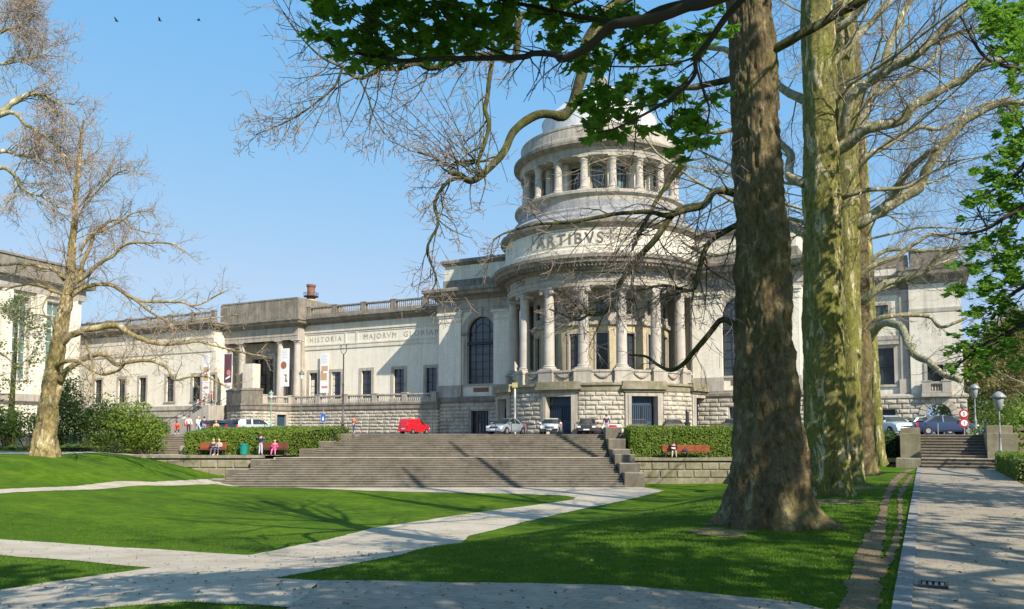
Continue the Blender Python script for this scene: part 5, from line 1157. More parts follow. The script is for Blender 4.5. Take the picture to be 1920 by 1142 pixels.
cr = [(1900,20,32),(1870,45,28),(1905,70,30),(1850,15,18),(1830,5,14),(1915,110,18),(1895,225,22),(1910,260,22),(1870,250,10),(1890,290,26),(1860,330,22),(1905,340,26),(1830,320,10),(1815,380,12),(1840,370,16),(1880,375,22),(1910,400,20),(1805,410,8),(1880,440,22),(1850,455,20),(1905,470,24),(1820,470,14),(1870,490,22),(1790,495,10),(1830,505,18),(1900,520,24),(1800,540,14),(1850,540,24),(1785,545,10),(1880,570,26),(1830,585,18),(1910,600,24),(1860,620,22),(1825,620,14),(1890,650,22),(1800,650,12),(1840,660,20),(1785,690,14),(1815,700,16),(1850,690,16),(1910,680,16),(1780,660,9),(1790,625,8),(1905,160,12),(1870,95,16),(1895,135,12)]
for x, y, rad in cr:
    for _ in range(int(rad * rad * .12) + 4): LC.palm(P(x + TC.r.gauss(0, rad * .55), y + TC.r.gauss(0, rad * .45), YC + TC.r.gauss(0, .5)), .16 * (.7 + .6 * TC.r.random()), TC.r, .8)
for k in range(22):
    a = TC.r.random() * 6.283; el = .1 + TC.r.random() * .9; z = 3.5 + 9 * TC.r.random(); TC.grow(Vector((19, 16.8, z)), (math.cos(a) * math.cos(el), math.sin(a) * math.cos(el), math.sin(el)), 5.0, .09, 2, 5, .02, .009)
for tp in TC.tips:
    if in_view(tp, 60): continue
    for _ in range(9):
        q = tp + Vector((TC.r.gauss(0, .4), TC.r.gauss(0, .4), TC.r.gauss(0, .35)))
        if not in_view(q, 10): LC.palm(q, .26, TC.r, .8, 5)
TC.fin(); LC.v = [(v[0] - bc.x, v[1] - bc.y, v[2] - bc.z) for v in LC.v]; LC.build('foliage', M['leaf_right'], TC.o)
# --- shade trees of the park behind and right of the camera
def shade(name, label, base, H, L, seed, leafy, n=16, k=12):
    T = Tree(name, label, base, seed, 'bark_plane', 'bark_limb', 'twig'); B = Vector(base)
    T.trunk([B, B + Vector((0, 0, H * .35)), B + Vector((.2, .1, H * .7)), B + Vector((.2, .1, H))], [.6, .45, .33, .1], flare=.6, bump=.05, sides=20, step=.6)
    for i in range(n):
        t = (i + .5) / n; a = T.r.random() * 6.283; el = .2 + t * .9; T.grow(B + Vector((.1, .1, H * (.3 + .65 * t))), (math.cos(a) * math.cos(el), math.sin(a) * math.cos(el), math.sin(el)), L * (1.1 - .5 * t), .14, 2 if leafy else 3, 6, .03, .012)
    if leafy:
        LF = Leaves()
        for tp in T.tips:
            for _ in range(k): LF.palm(tp + Vector((T.r.gauss(0, .5), T.r.gauss(0, .5), T.r.gauss(0, .4))), .36, T.r, .8, 5)
        LF.v = [(v[0] - B.x, v[1] - B.y, v[2] - B.z) for v in LF.v]; LF.build('foliage', M['leaf_right'], T.o)
    T.fin()
shade('park_tree', 'leafy park tree shading the lawn from behind the viewpoint on the right', (12.8, 3.2, 0), 16, 6.2, 101, True, 15, 4)
shade('park_tree', 'leafy park tree shading the paved cross path from behind the viewpoint', (2.2, -3.6, 0), 15, 6.6, 102, True, 16, 7)
shade('park_tree', 'bare park tree casting branch shadows over the left part of the lawn', (25, 27, 0), 20, 8.0, 103, False, 12)
# ---------------------------------------------------------------- hedges and bushes
def hedge(name, label, quad_, zb, zt, seed, n, size=.16, mt='leaf_hedge', rough=.12, cat='hedge', zt2=None):
    """quad_: plan outline (front-left, front-right, back-right, back-left)"""
    r = random.Random(seed); c = sum((Vector(q) for q in quad_), Vector((0, 0))) / 4; o = empty(name, (c.x, c.y, zb), 0, label, cat)
    m = MB(); Q = [Vector(q) for q in quad_]; ns = 24; zt2 = zt2 or zt; L = Leaves()
    def pt(u, v, w_):     # u across, v front-back, w height 0..1
        f = Q[0].lerp(Q[1], u); k = Q[3].lerp(Q[2], u); p = f.lerp(k, v); z = zb + (zt + (zt2 - zt) * v - zb) * w_
        return Vector((p.x - c.x, p.y - c.y, z - zb))
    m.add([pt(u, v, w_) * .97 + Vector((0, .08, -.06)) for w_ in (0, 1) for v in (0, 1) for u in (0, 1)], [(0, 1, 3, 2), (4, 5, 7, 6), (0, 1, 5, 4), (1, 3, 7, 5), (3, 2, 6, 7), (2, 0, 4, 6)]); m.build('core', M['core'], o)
    aF = (Q[1] - Q[0]).length * (zt - zb); aT = (Q[1] - Q[0]).length * (Q[3] - Q[0]).length; aS = (Q[3] - Q[0]).length * (zt - zb); tot = aF + aT + 2 * aS
    for i in range(n):
        x = r.random() * tot; bump = lambda p: rough * noise.noise(p * 1.1) + rough * .8 * noise.noise(p * 3.1)
        if x < aF: p = pt(r.random(), 0, r.random() ** .85); nn = Vector((0, -1, .35)); p = p + Vector((0, -bump(p) - r.random() * .07, 0))
        elif x < aF + aT: p = pt(r.random(), r.random(), 1); nn = Vector((0, -.2, 1)); p = p + Vector((0, 0, bump(p) + r.random() * .08))
        else: sd = 0 if x < aF + aT + aS else 1; p = pt(sd, r.random(), r.random()); nn = Vector((2 * sd - 1, 0, .3)); p = p + Vector(((2 * sd - 1) * (bump(p) + .05), 0, 0))
        nn = nn + Vector((r.gauss(0, .7), r.gauss(0, .7), r.gauss(0, .6))); L.quad(p, size * (.7 + .6 * r.random()), r, nn, .6)
    L.build('foliage', M[mt], o); return o
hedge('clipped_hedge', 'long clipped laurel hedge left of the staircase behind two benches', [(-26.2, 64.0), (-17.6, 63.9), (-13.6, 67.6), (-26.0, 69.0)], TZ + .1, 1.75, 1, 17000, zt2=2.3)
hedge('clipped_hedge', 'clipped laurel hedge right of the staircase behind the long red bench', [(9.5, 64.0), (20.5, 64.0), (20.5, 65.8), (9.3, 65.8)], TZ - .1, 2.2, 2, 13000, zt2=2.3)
a = AV @ Vector((-3.6, 40.6, 0)); b = AV @ Vector((-1.3, 40.6, 0)); c = AV @ Vector((-1.3, 42.4, 0)); d = AV @ Vector((-3.6, 42.4, 0))
hedge('round_shrub', 'dark green clipped shrub between the last tree and the avenue steps', [a[:2], b[:2], c[:2], d[:2]], .2, 1.75, 3, 2600, .13, 'leaf_dark', .25, 'shrub')
q = [AV @ Vector(v) for v in ((3.35, 26.5, 0), (6.0, 26.5, 0), (6.0, 37, 0), (3.35, 37, 0))]
hedge('low_hedge', 'low trimmed green hedge along the right side of the avenue', [q[0][:2], q[1][:2], q[2][:2], q[3][:2]], 0, .85, 4, 9000, .09, 'leaf_hedge', .05)
def bush(name, label, c, rx, ry, h, n, mt, seed, size=.2, cat='bush', stems=6):
    r = random.Random(seed); o = empty(name, c, 0, label, cat); L = Leaves(); m = MB(); lob = [(Vector((r.uniform(-.6, .6) * rx, r.uniform(-.6, .6) * ry, h * r.uniform(.35, .75))), r.uniform(.3, .5)) for _ in range(9)]
    for k in range(stems): p, _ = lob[k % 9]; m.tube([Vector((p.x * .3, p.y * .3, -.2)), Vector((p.x * .6, p.y * .6, p.z * .5)), p], [.05, .035, .015], 5)
    m.build('stems', M['twig_dark'], o)
    for i in range(n):
        cc, rr = lob[r.randrange(9)]; v = Vector((r.gauss(0, 1), r.gauss(0, 1), r.gauss(0, 1))).normalized(); k = rr * (1 - .5 * r.random() ** 2) * (1 + .35 * noise.noise(v * 2 + cc))
        p = cc + Vector((v.x * rx * k * 1.3, v.y * ry * k * 1.3, v.z * h * k))
        if p.z < .02: p.z = r.random() * .4
        L.quad(p, size * (.6 + .7 * r.random()), r, v + Vector((r.gauss(0, .6), r.gauss(0, .6), r.gauss(0, .6))), .6)
    L.build('foliage', M[mt], o); return o
def at(x, Y, z=None): p = PZ(x, Y, 0); p.z = hgt(p.x, p.y) if z is None else z; return tuple(p)
bush('flowering_bush', 'bright green and rust tinged bush at the far left edge behind the lawn', at(15, 62), 3.0, 2, 3.4, 3600, 'leaf_bush', 1)
bush('evergreen_bush', 'dark evergreen bush just left of the golden plane trunk', at(62, 64), 1.8, 2, 3.2, 2600, 'leaf_dark', 2)
bush('holly_tree', 'tall dark glossy holly right behind the leaning plane tree', at(121, 66), 1.8, 1.8, 6.2, 4600, 'leaf_dark', 3)
bush('laurel_bush', 'mass of dark green laurel behind the green lamp post', at(172, 66), 2.7, 2.2, 4.2, 4600, 'leaf_dark', 4)
bush('laurel_bush', 'clipped square green shrub between the green lamp and the garden steps', at(232, 66), 2.6, 2.2, 4.2, 5200, 'leaf_hedge', 5)
bush('laurel_bush', 'rounded dark shrub beside the garden steps', at(272, 65.5), 1.7, 1.6, 3.2, 3200, 'leaf_hedge', 6)
bush('laurel_bush', 'small light green shrub overhanging the top of the garden steps', at(303, 70, 1.3), 1.0, 1.0, 1.9, 1500, 'leaf_bush', 8)
bush('low_bush', 'small yellow green and orange bush by the upper gravel path', at(186, 62.5), 1.1, .8, 1.5, 1200, 'leaf_bush', 7)
hedge('box_border', 'thin strip of ground cover along the upper gravel path', [(-46, 59.5), (-31.5, 59.5), (-30.5, 63), (-46, 63)], .3, .8, 9, 3500, .14, 'leaf_bush', .3, 'ground cover')
def small_tree(name, label, base, H, n, mt, seed, spread, size=.22, group=None, twig='twig', nl=10):
    T = Tree(name, label, base, seed, 'bark_mossy', twig, twig, group); B = Vector(base)
    T.trunk([B, B + Vector((0, 0, H * .3)), B + Vector((.1, 0, H * .6)), B + Vector((.1, 0, H))], [H * .022, H * .018, H * .012, .03], flare=.5, bump=.02, sides=12, step=H / 14)
    for i in range(nl):
        t = (i + .5) / nl; a = T.r.random() * 6.283; el = .3 + t * .8; T.grow(B + Vector((0, 0, H * (.25 + .7 * t))), (math.cos(a) * math.cos(el), math.sin(a) * math.cos(el), math.sin(el)), spread * (1.1 - .6 * t), H * .006, 2, 5, .02, .015)
    LF = Leaves(); tips = T.tips
    for i in range(n):
        tp = tips[T.r.randrange(len(tips))]; LF.quad(tp + Vector((T.r.gauss(0, .35), T.r.gauss(0, .35), T.r.gauss(0, .3))) * (spread / 4), size * (.6 + .8 * T.r.random()), T.r, None, .7)
    T.fin(); LF.v = [(v[0] - B.x, v[1] - B.y, v[2] - B.z) for v in LF.v]; LF.build('foliage', M[mt], T.o)
small_tree('young_tree', 'young tree with sparse fresh leaves in front of the gallery at the left edge', at(22, 68), 12.5, 2600, 'leaf_bush', 201, 3.6, .2)
fg = 'trees beyond the museum'
for i, (x, Y, H, sp, mt, lb) in enumerate([(1822, 92, 9.5, 4.5, 'leaf_far', 'light green tree beside the museum corner behind the road signs'), (1858, 110, 12, 5.5, 'leaf_far', 'yellow green tree in the gap between two grey lamps'), (1890, 84, 7.5, 4.5, 'leaf_bush', 'full green tree behind the tallest grey lamp'),
                                           (1925, 74, 9.5, 5, 'leaf_rust', 'brown budding tree at the right edge'), (1905, 125, 17, 8, 'leaf_rust', 'tall bare brownish tree in the far right background'), (1806, 130, 13, 6, 'leaf_far', 'distant green tree seen through the museum archway'), (1960, 100, 14, 7, 'leaf_far', 'green tree half outside the right edge')]):
    small_tree('park_tree', lb, at(x, Y, 1.0), H, 6500 if 'rust' not in mt else 4200, mt, 300 + i, sp, .34, fg, 'twig')
bush('laurel_bush', 'dark hedge like bush behind the right lamp and wall stub', at(1845, 78, 1.6), 4, 2, 3.6, 4200, 'leaf_dark', 31)
bush('laurel_bush', 'sunny green bush beside the wall stub at the right edge', at(1905, 44, 0), 2.0, 2, 3.0, 4200, 'leaf_hedge', 33)
bush('laurel_bush', 'broad green bush closing the view behind the right edge', at(1915, 66, 1.4), 4.5, 2, 3.2, 4200, 'leaf_bush', 34)
bush('laurel_bush', 'green shrub seen through the museum archway behind the navy car', at(1775, 96, 1.6), 5, 2, 4.5, 3000, 'leaf_bush', 35)
# ---------------------------------------------------------------- street furniture
PM = {}
def paint(name, c, rough=.35, spec=.5, metal=0):
    if name not in PM: PM[name] = flat(name, c, rough, spec, metal, .06, 2)
    return PM[name]
greenp = paint('green_lamp_paint', (.02, .22, .14)); greyp = paint('grey_lamp_paint', (.25, .27, .27)); blackp = paint('black_lamp_paint', (.03, .03, .032)); oliveg = paint('grey_green_lamp_paint', (.12, .14, .11))
frost = flat('frosted_lamp_glass', (.55, .57, .55), .25, .6)
def lamp(name, label, base, H, mt, kind='lantern', s=1.0, group=None):
    o = empty(name, base, 0, label, 'street lamp', group)
    m = MB(); m.lathe([(.14 * s, 0), (.14 * s, .12), (.10 * s, .18), (.09 * s, .9), (.11 * s, .95), (.06 * s, 1.02), (.045 * s, H * .6), (.06 * s, H * .61), (.04 * s, H * .63), (.035 * s, H - .05)], 12); m.build('post', mt, o, smooth=True)
    if kind == 'lantern':
        m = MB(); m.lathe([(.035 * s, H - .06), (.12 * s, H), (.20 * s, H + .42 * s), (.19 * s, H + .45 * s)], 8); g = m.build('glass_body', frost, o)
        m = MB(); m.lathe([(.27 * s, H + .43 * s), (.27 * s, H + .47 * s), (.17 * s, H + .60 * s), (.06 * s, H + .70 * s), (.03 * s, H + .8 * s), (0, H + .82 * s)], 12); m.build('cap', mt, o, smooth=True)
    elif kind == 'bell':
        m = MB(); m.lathe([(.06 * s, H - .06), (.15 * s, H), (.24 * s, H + .62 * s), (.22 * s, H + .64 * s)], 16); m.build('lamp_body', mt, o, smooth=True)
        m = MB(); m.lathe([(.33 * s, H + .6 * s), (.34 * s, H + .66 * s), (.20 * s, H + .82 * s), (.08 * s, H + .9 * s), (0, H + .92 * s)], 16); m.build('cap', paint('pale_cap', (.26, .28, .28)), o, smooth=True)
    else:
        m = MB()
        for sx in (-1, 1): m.tube([(0, 0, H - .1), (sx * .16, 0, H + .05), (sx * .27, 0, H + .3), (sx * .25, 0, H + .75)], .035, 6); m.lathe([(.03, H + .72), (.09, H + .78), (.03, H + .84)], 8, (sx * .25, 0))
        m.build('fork', mt, o)
    return o
def hpx(x, yt, Y, zb): return P(x, yt, Y).z - zb
g = G(139, 842); lamp('street_lamp', 'green painted lamp post standing before dark bushes left', (g.x, g.y + 0, g.z), hpx(139, 771, g.y, g.z), greenp, s=1.25)
lamp('street_lamp', 'pale green lamp post in front of the terrace wall beside the silver estate car', (*PZ(508, 80, FZ)[:2], FZ), 3.6, paint('faded_green_paint', (.16, .33, .25)), s=1.0)
lamp('street_lamp', 'slim grey green lantern post before the leftmost wing window', (*PZ(564.5, 82, FZ)[:2], FZ), hpx(564.5, 711, 82, FZ), oliveg, s=1.2)
lamp('street_lamp', 'tall dark post topped by a bare two pronged fork before the museum wing', (*PZ(643, 76, FZ)[:2], FZ), hpx(645, 663, 76, FZ), blackp, 'fork', s=1.6)
ap = AV @ Vector((4.45, 33.5, 0)); lamp('street_lamp', 'large grey bell shaped lamp on a post behind the low hedge at right', (PZ(1873, 40, 0).x, 40, 0), hpx(1873, 768, 40, 0), greyp, 'bell', s=1.0, group='grey bell lamps')
lamp('street_lamp', 'grey bell shaped lamp on a pale post behind the right stair pier', (*PZ(1828, 52, FZ)[:2], FZ), hpx(1828, 745, 52, FZ), greyp, 'bell', s=.95, group='grey bell lamps')
lamp('street_lamp', 'small distant grey lamp seen just right of the large bell lamp', (*PZ(1878, 66, FZ)[:2], FZ), hpx(1878, 774, 66, FZ), blackp, 'bell', s=.9, group='grey bell lamps')
lamp('street_lamp', 'tiny far white globe lamp before the trees right of the road signs', (*PZ(1846, 90, FZ)[:2], FZ), 1.2, greyp, 'lantern', s=.9)
o = empty('drain_pipe', (0, 0, 0), 0, 'white downpipe with a boxy yellow head beside the rotunda door left', 'drainpipe')
w_ = PZ(965.5, 73.6, 0); m = MB(); m.tube([(w_.x, w_.y, 1.7), (w_.x, w_.y, 6.0)], .09, 8); m.build('pipe', paint('white_paint', (.62, .60, .54)), o); m = MB(); m.box(w_.x - .25, w_.x + .25, w_.y - .2, w_.y + .2, 6.0, 6.45); m.build('head', paint('ochre_paint', (.36, .32, .12)), o)
o = empty('bollard', (*PZ(1288.5, 68.5, 0)[:2], FZ), 0, 'tall black tapering metal bollard before the museum doors', 'bollard'); MB().lathe([(.30, 0), (.30, .15), (.24, .2), (.23, 1.0), (.16, 1.05), (.14, 1.85), (.19, 1.9), (.13, 2.1), (0, 2.15)], 14).build('shaft', blackp, o); MB().lathe([(.235, .93), (.27, .95), (.27, 1.03), (.2, 1.06)], 14).build('collar', blackp, o)
# railing along the forecourt edge
o = empty('iron_railing', (0, 0, 0), 0, 'thin dark iron railing along the forecourt edge above the wide stairs', 'railing'); m = MB(); rx = -12.2
while rx < 7.5: m.tube([(rx, 68.15, FZ), (rx, 68.15, FZ + .95)], .028, 5); rx += 1.35
m.build('posts', blackp, o); MB().tube([(-12.2, 68.15, FZ + .92), (-4.0, 68.15, FZ + .92)], .018, 4).build('chain', blackp, o)
o = empty('iron_railing', (0, 0, 0), 0, 'two thin grey posts at the top of the avenue steps', 'railing')
for u in (.9, 2.4): p = AV @ Vector((u, 42.6, FZ)); MB().tube([p, p + Vector((0, 0, .7))], .03, 6).build('post', greyp, o)
# signs
def disc(m, c, r, nrm, th=.02, n=28):
    q = Vector(nrm).to_track_quat('Z', 'Y').to_matrix().to_4x4(); m.lathe([(0, -th), (r, -th), (r, th), (0, th)], n, M=Matrix.Translation(Vector(c)) @ q)
red = paint('sign_red', (.45, .02, .03)); white = paint('sign_white', (.8, .8, .8)); blue = paint('sign_blue', (.02, .10, .42)); ink = paint('sign_black', (.02, .02, .02))
o = empty('road_sign', (*PZ(1807, 55, 0)[:2], FZ), R(-20), 'two round red rimmed road signs stacked on one pole near the museum arch', 'road sign'); m = MB(); m.tube([(0, .04, 0), (0, .04, hpx(1807, 762, 55, FZ))], .04, 8); m.build('pole', greyp, o)
for yy, tx in ((776, '5'), (793, '1')):
    z = hpx(1807, yy, 55, FZ); m = MB(); disc(m, (0, 0, z), .31, (0, -1, 0)); d_ = m.build('sign_plate', red, o)
    m = MB(); disc(m, (0, -.024, z), .205, (0, -1, 0), .004); m.build('white_disc', white, d_); v_, f_ = text_mesh(tx, .34, .004); MB().add([(x, -.034 - zz, y + z - .12) for x, y, zz in v_], f_).build('number', ink, d_)
o = empty('road_sign', (*PZ(606, 76, 0)[:2], FZ), R(8), 'blue parking zone sign on a thin grey pole before the terrace wall', 'road sign'); m = MB(); m.tube([(.15, .03, 0), (0, .03, 2.4)], .035, 6); m.build('pole', greyp, o)
m = MB(); z = hpx(609, 789, 76, FZ) - .2; m.box(-.2, .2, -.03, .02, z + .1, z + .85); d_ = m.build('sign_plate', blue, o); MB().add([(-.1, -.035, z + .25), (.1, -.035, z + .25), (0, -.035, z + .65)], [(0, 1, 2)]).build('white_mark', white, d_)
# banners
def banner(label, x0, x1, y0, y1, Y_, fig, pole=True, group=None):
    X0, zt = loc(x0, y0, Y_); X1, _ = loc(x1, y0, Y_); zb = loc(x0, y1, Y_)[1]; o = empty('banner', (CX, CY, 0), -A, label, 'banner', group); m = MB(); m.box(X0, X1, Y_ - .04, Y_, zb, zt); cl = m.build('cloth', white, o); W = X1 - X0; H = zt - zb
    if pole: xm = (X0 + X1) / 2; m = MB(); m.tube([(xm, Y_ + .05, zb - 1.4), (xm, Y_ + .05, zt)], .04, 6); m.build('pole', greyp, o)
    fig(cl, X0, zb, W, H, Y_ - .045); return o
def shp(par, name, c, pts, y): MB().add([(a, y, b) for a, b in pts], [tuple(range(len(pts)))]).build(name, c, par)
brownr = paint('print_brown', (.35, .12, .06)); plum = paint('print_plum', (.12, .05, .07)); grayt = paint('print_grey', (.55, .56, .62)); tan = paint('print_tan', (.55, .36, .2)); pink = paint('print_pink', (.6, .2, .22))
circ = lambda cx_, cz, r, n=18: [(cx_ + r * math.cos(6.283 * i / n), cz + r * math.sin(6.283 * i / n)) for i in range(n)]
rect = lambda x0, x1, z0, z1: [(x0, z0), (x1, z0), (x1, z1), (x0, z1)]
def f1(cl, X, Z, W, H, y):
    shp(cl, 'printed_disc', brownr, circ(X + W * .36, Z + H * .56, W * .34), y)
    for k in range(5): shp(cl, 'printed_text', grayt, rect(X + W * .12, X + W * (.8 - .1 * (k % 2)), Z + H * (.93 - .045 * k), Z + H * (.945 - .045 * k)), y)
    shp(cl, 'printed_figure', brownr, [(X + W * .55, Z + H * .12), (X + W * .85, Z + H * .12), (X + W * .72, Z + H * .2), (X + W * .72, Z + H * .33), (X + W * .4, Z + H * .3), (X + W * .6, Z + H * .27)], y)
def f2(cl, X, Z, W, H, y):
    shp(cl, 'printed_picture', plum, rect(X + .05, X + W - .05, Z + H * .2, Z + H * .97), y); shp(cl, 'printed_figure', white, [(X + W * .2, Z + H * .28), (X + W * .8, Z + H * .34), (X + W * .8, Z + H * .40), (X + W * .25, Z + H * .33)], y - .006)
    shp(cl, 'printed_flower', pink, circ(X + W * .6, Z + H * .47, W * .25), y - .006)
    for k in range(3): shp(cl, 'printed_text', grayt, rect(X + W * .2, X + W * .8, Z + H * (.05 + .04 * k), Z + H * (.065 + .04 * k)), y)
def f3(cl, X, Z, W, H, y):
    for k in range(6): shp(cl, 'printed_text', grayt, rect(X + W * .1, X + W * (.75 + .1 * (k % 2)), Z + H * (.95 - .04 * k), Z + H * (.965 - .04 * k)), y)
    shp(cl, 'printed_picture', tan, rect(X + W * .15, X + W * .9, Z + H * .55, Z + H * .68), y); shp(cl, 'printed_picture', tan, rect(X + W * .05, X + W * .8, Z + H * .32, Z + H * .5), y)
    shp(cl, 'printed_mark', pink, rect(X + W * .1, X + W * .35, Z + H * .5, Z + H * .55), y); shp(cl, 'printed_text', pink, rect(X + W * .2, X + W * .9, Z + H * .12, Z + H * .17), y)
banner('white banner with a round brown disc hanging between two portico columns', 527, 543, 654, 725, .2, f1); banner('dark plum banner with a pink flower left of the portico pier', 421, 436, 662, 732, -.4, f2)
banner('white text banner with tan pictures on the wing wall between two windows', 601, 617, 663, 737, 3.6, f3, False); banner('white narrow banner at the left end of the portico above the stair', 381, 394, 665, 738, -2.0, f3)
# benches, bins
wood = stone('red_brown_bench_wood', (.20, .055, .025), (.30, .09, .04), .1, 2, 12); wood2 = stone('dark_bench_wood', (.10, .04, .025), (.16, .06, .04), .1, 2, 12)
def bench(label, x0, x1, Y, z, w=wood):
    a, b = PZ(x0, Y, z), PZ(x1, Y, z); L = b.x - a.x; o = empty('park_bench', ((a.x + b.x) / 2, Y, z), 0, label, 'bench', 'long wooden park benches'); n = max(2, round(L / 1.9))
    m = MB()
    for k in range(4): m.box(-L / 2, L / 2, -.42 + k * .115, -.32 + k * .115, .43, .465)
    m.build('seat', w, o); m = MB()
    T = Matrix.Translation(Vector((0, .06, .45))) @ Matrix.Rotation(R(-14), 4, 'X')
    for k in range(5): m.box(-L / 2, L / 2, -.02, .015, .06 + k * .105, .15 + k * .105, T)
    m.build('backrest', w, o)
    for k in range(n + 1):
        x = -L / 2 + .15 + (L - .3) * k / n; m = MB(); m.box(x - .035, x + .035, -.40, -.32, 0, .43); m.box(x - .035, x + .035, .0, .07, 0, .43); m.box(x - .035, x + .035, -.40, .07, .37, .428); m.tube([(x, .09, .4), (x, .22, .98)], .025, 5); m.build('leg', blackp, o)
    return o
bench('long red wooden bench with one reader in front of the right hedge', 1242, 1330, 62.9, TZ - .03); bench('red wooden bench with two seated people left of the green bin', 376, 426, 63.3, TZ + .17); bench('dark wooden bench with a person in pink right of the standing man', 493, 541, 63.2, TZ + .17, wood2)
o = empty('litter_bin', (*PZ(459, 63.4, 0)[:2], TZ + .17), 0, 'round green litter bin between two benches before the left hedge', 'litter bin'); teal = paint('bin_green', (.01, .20, .17))
MB().lathe([(0, .02), (.25, .02), (.30, .1), (.33, .78), (.36, .8), (.36, .85)], 20).build('body', teal, o); MB().lathe([(.36, .852), (.34, .88), (.22, .90), (.22, .86), (0, .86)], 20).build('rim', teal, o)
# ---------------------------------------------------------------- cars
rubber = paint('tyre_rubber', (.02, .02, .02), .8, .2); alloy = paint('wheel_alloy', (.45, .46, .48), .3, .5, .6); lampg = paint('headlight_glass', (.75, .78, .8), .1, .8); tailr = paint('tail_light', (.5, .02, .02), .2); plate = paint('number_plate', (.75, .72, .7)); trim = paint('black_plastic_trim', (.03, .03, .032), .6)
def carpaint(name, c, metal=.0):
    m_ = flat(name, c, .28, .5, metal, .03, 1); m_.node_tree.nodes['Principled BSDF'].inputs['Coat Weight'].default_value = .8; m_.node_tree.nodes['Principled BSDF'].inputs['Coat Roughness'].default_value = .06; return m_
PROF = {
 'hatch': dict(L=2.0, top=[(-1.98, .55), (-1.95, .98), (-1.72, 1.12), (-1.38, 1.36), (-.7, 1.43), (.1, 1.41), (.42, 1.32), (1.05, .96), (1.55, .86), (1.88, .74), (2.0, .55)], cab=(-1.78, 1.08), pil=(-1.5, -.55, .35), W=.84, belt=.93),
 'coupe': dict(L=2.15, top=[(-2.15, .55), (-2.08, .92), (-1.6, 1.0), (-1.2, 1.16), (-.6, 1.36), (0, 1.40), (.35, 1.34), (1.25, .92), (1.75, .80), (2.05, .66), (2.15, .5)], cab=(-1.45, 1.28), pil=(-1.1, -.25, .5), W=.88, belt=.93),
 'estate': dict(L=2.2, top=[(-2.2, .5), (-2.15, .95), (-2.0, 1.2), (-1.75, 1.45), (-.8, 1.5), (.1, 1.48), (.5, 1.36), (1.15, 1.0), (1.7, .9), (2.1, .76), (2.2, .5)], cab=(-2.05, 1.18), pil=(-1.65, -.65, .4), W=.86, belt=.98),
 'sedan': dict(L=2.2, top=[(-2.2, .5), (-2.15, .94), (-1.75, 1.02), (-1.1, 1.32), (-.5, 1.42), (.15, 1.40), (.5, 1.30), (1.2, .95), (1.7, .84), (2.08, .7), (2.2, .5)], cab=(-1.7, 1.22), pil=(-1.15, -.3, .5), W=.87, belt=.95),
 'van': dict(L=2.1, top=[(-2.1, .5), (-2.08, 1.3), (-1.98, 1.78), (-1.2, 1.82), (.2, 1.82), (.65, 1.74), (1.3, 1.15), (1.75, 1.02), (2.05, .85), (2.1, .5)], cab=(.25, 1.32), pil=(.28, .95), W=.87, belt=1.1)}
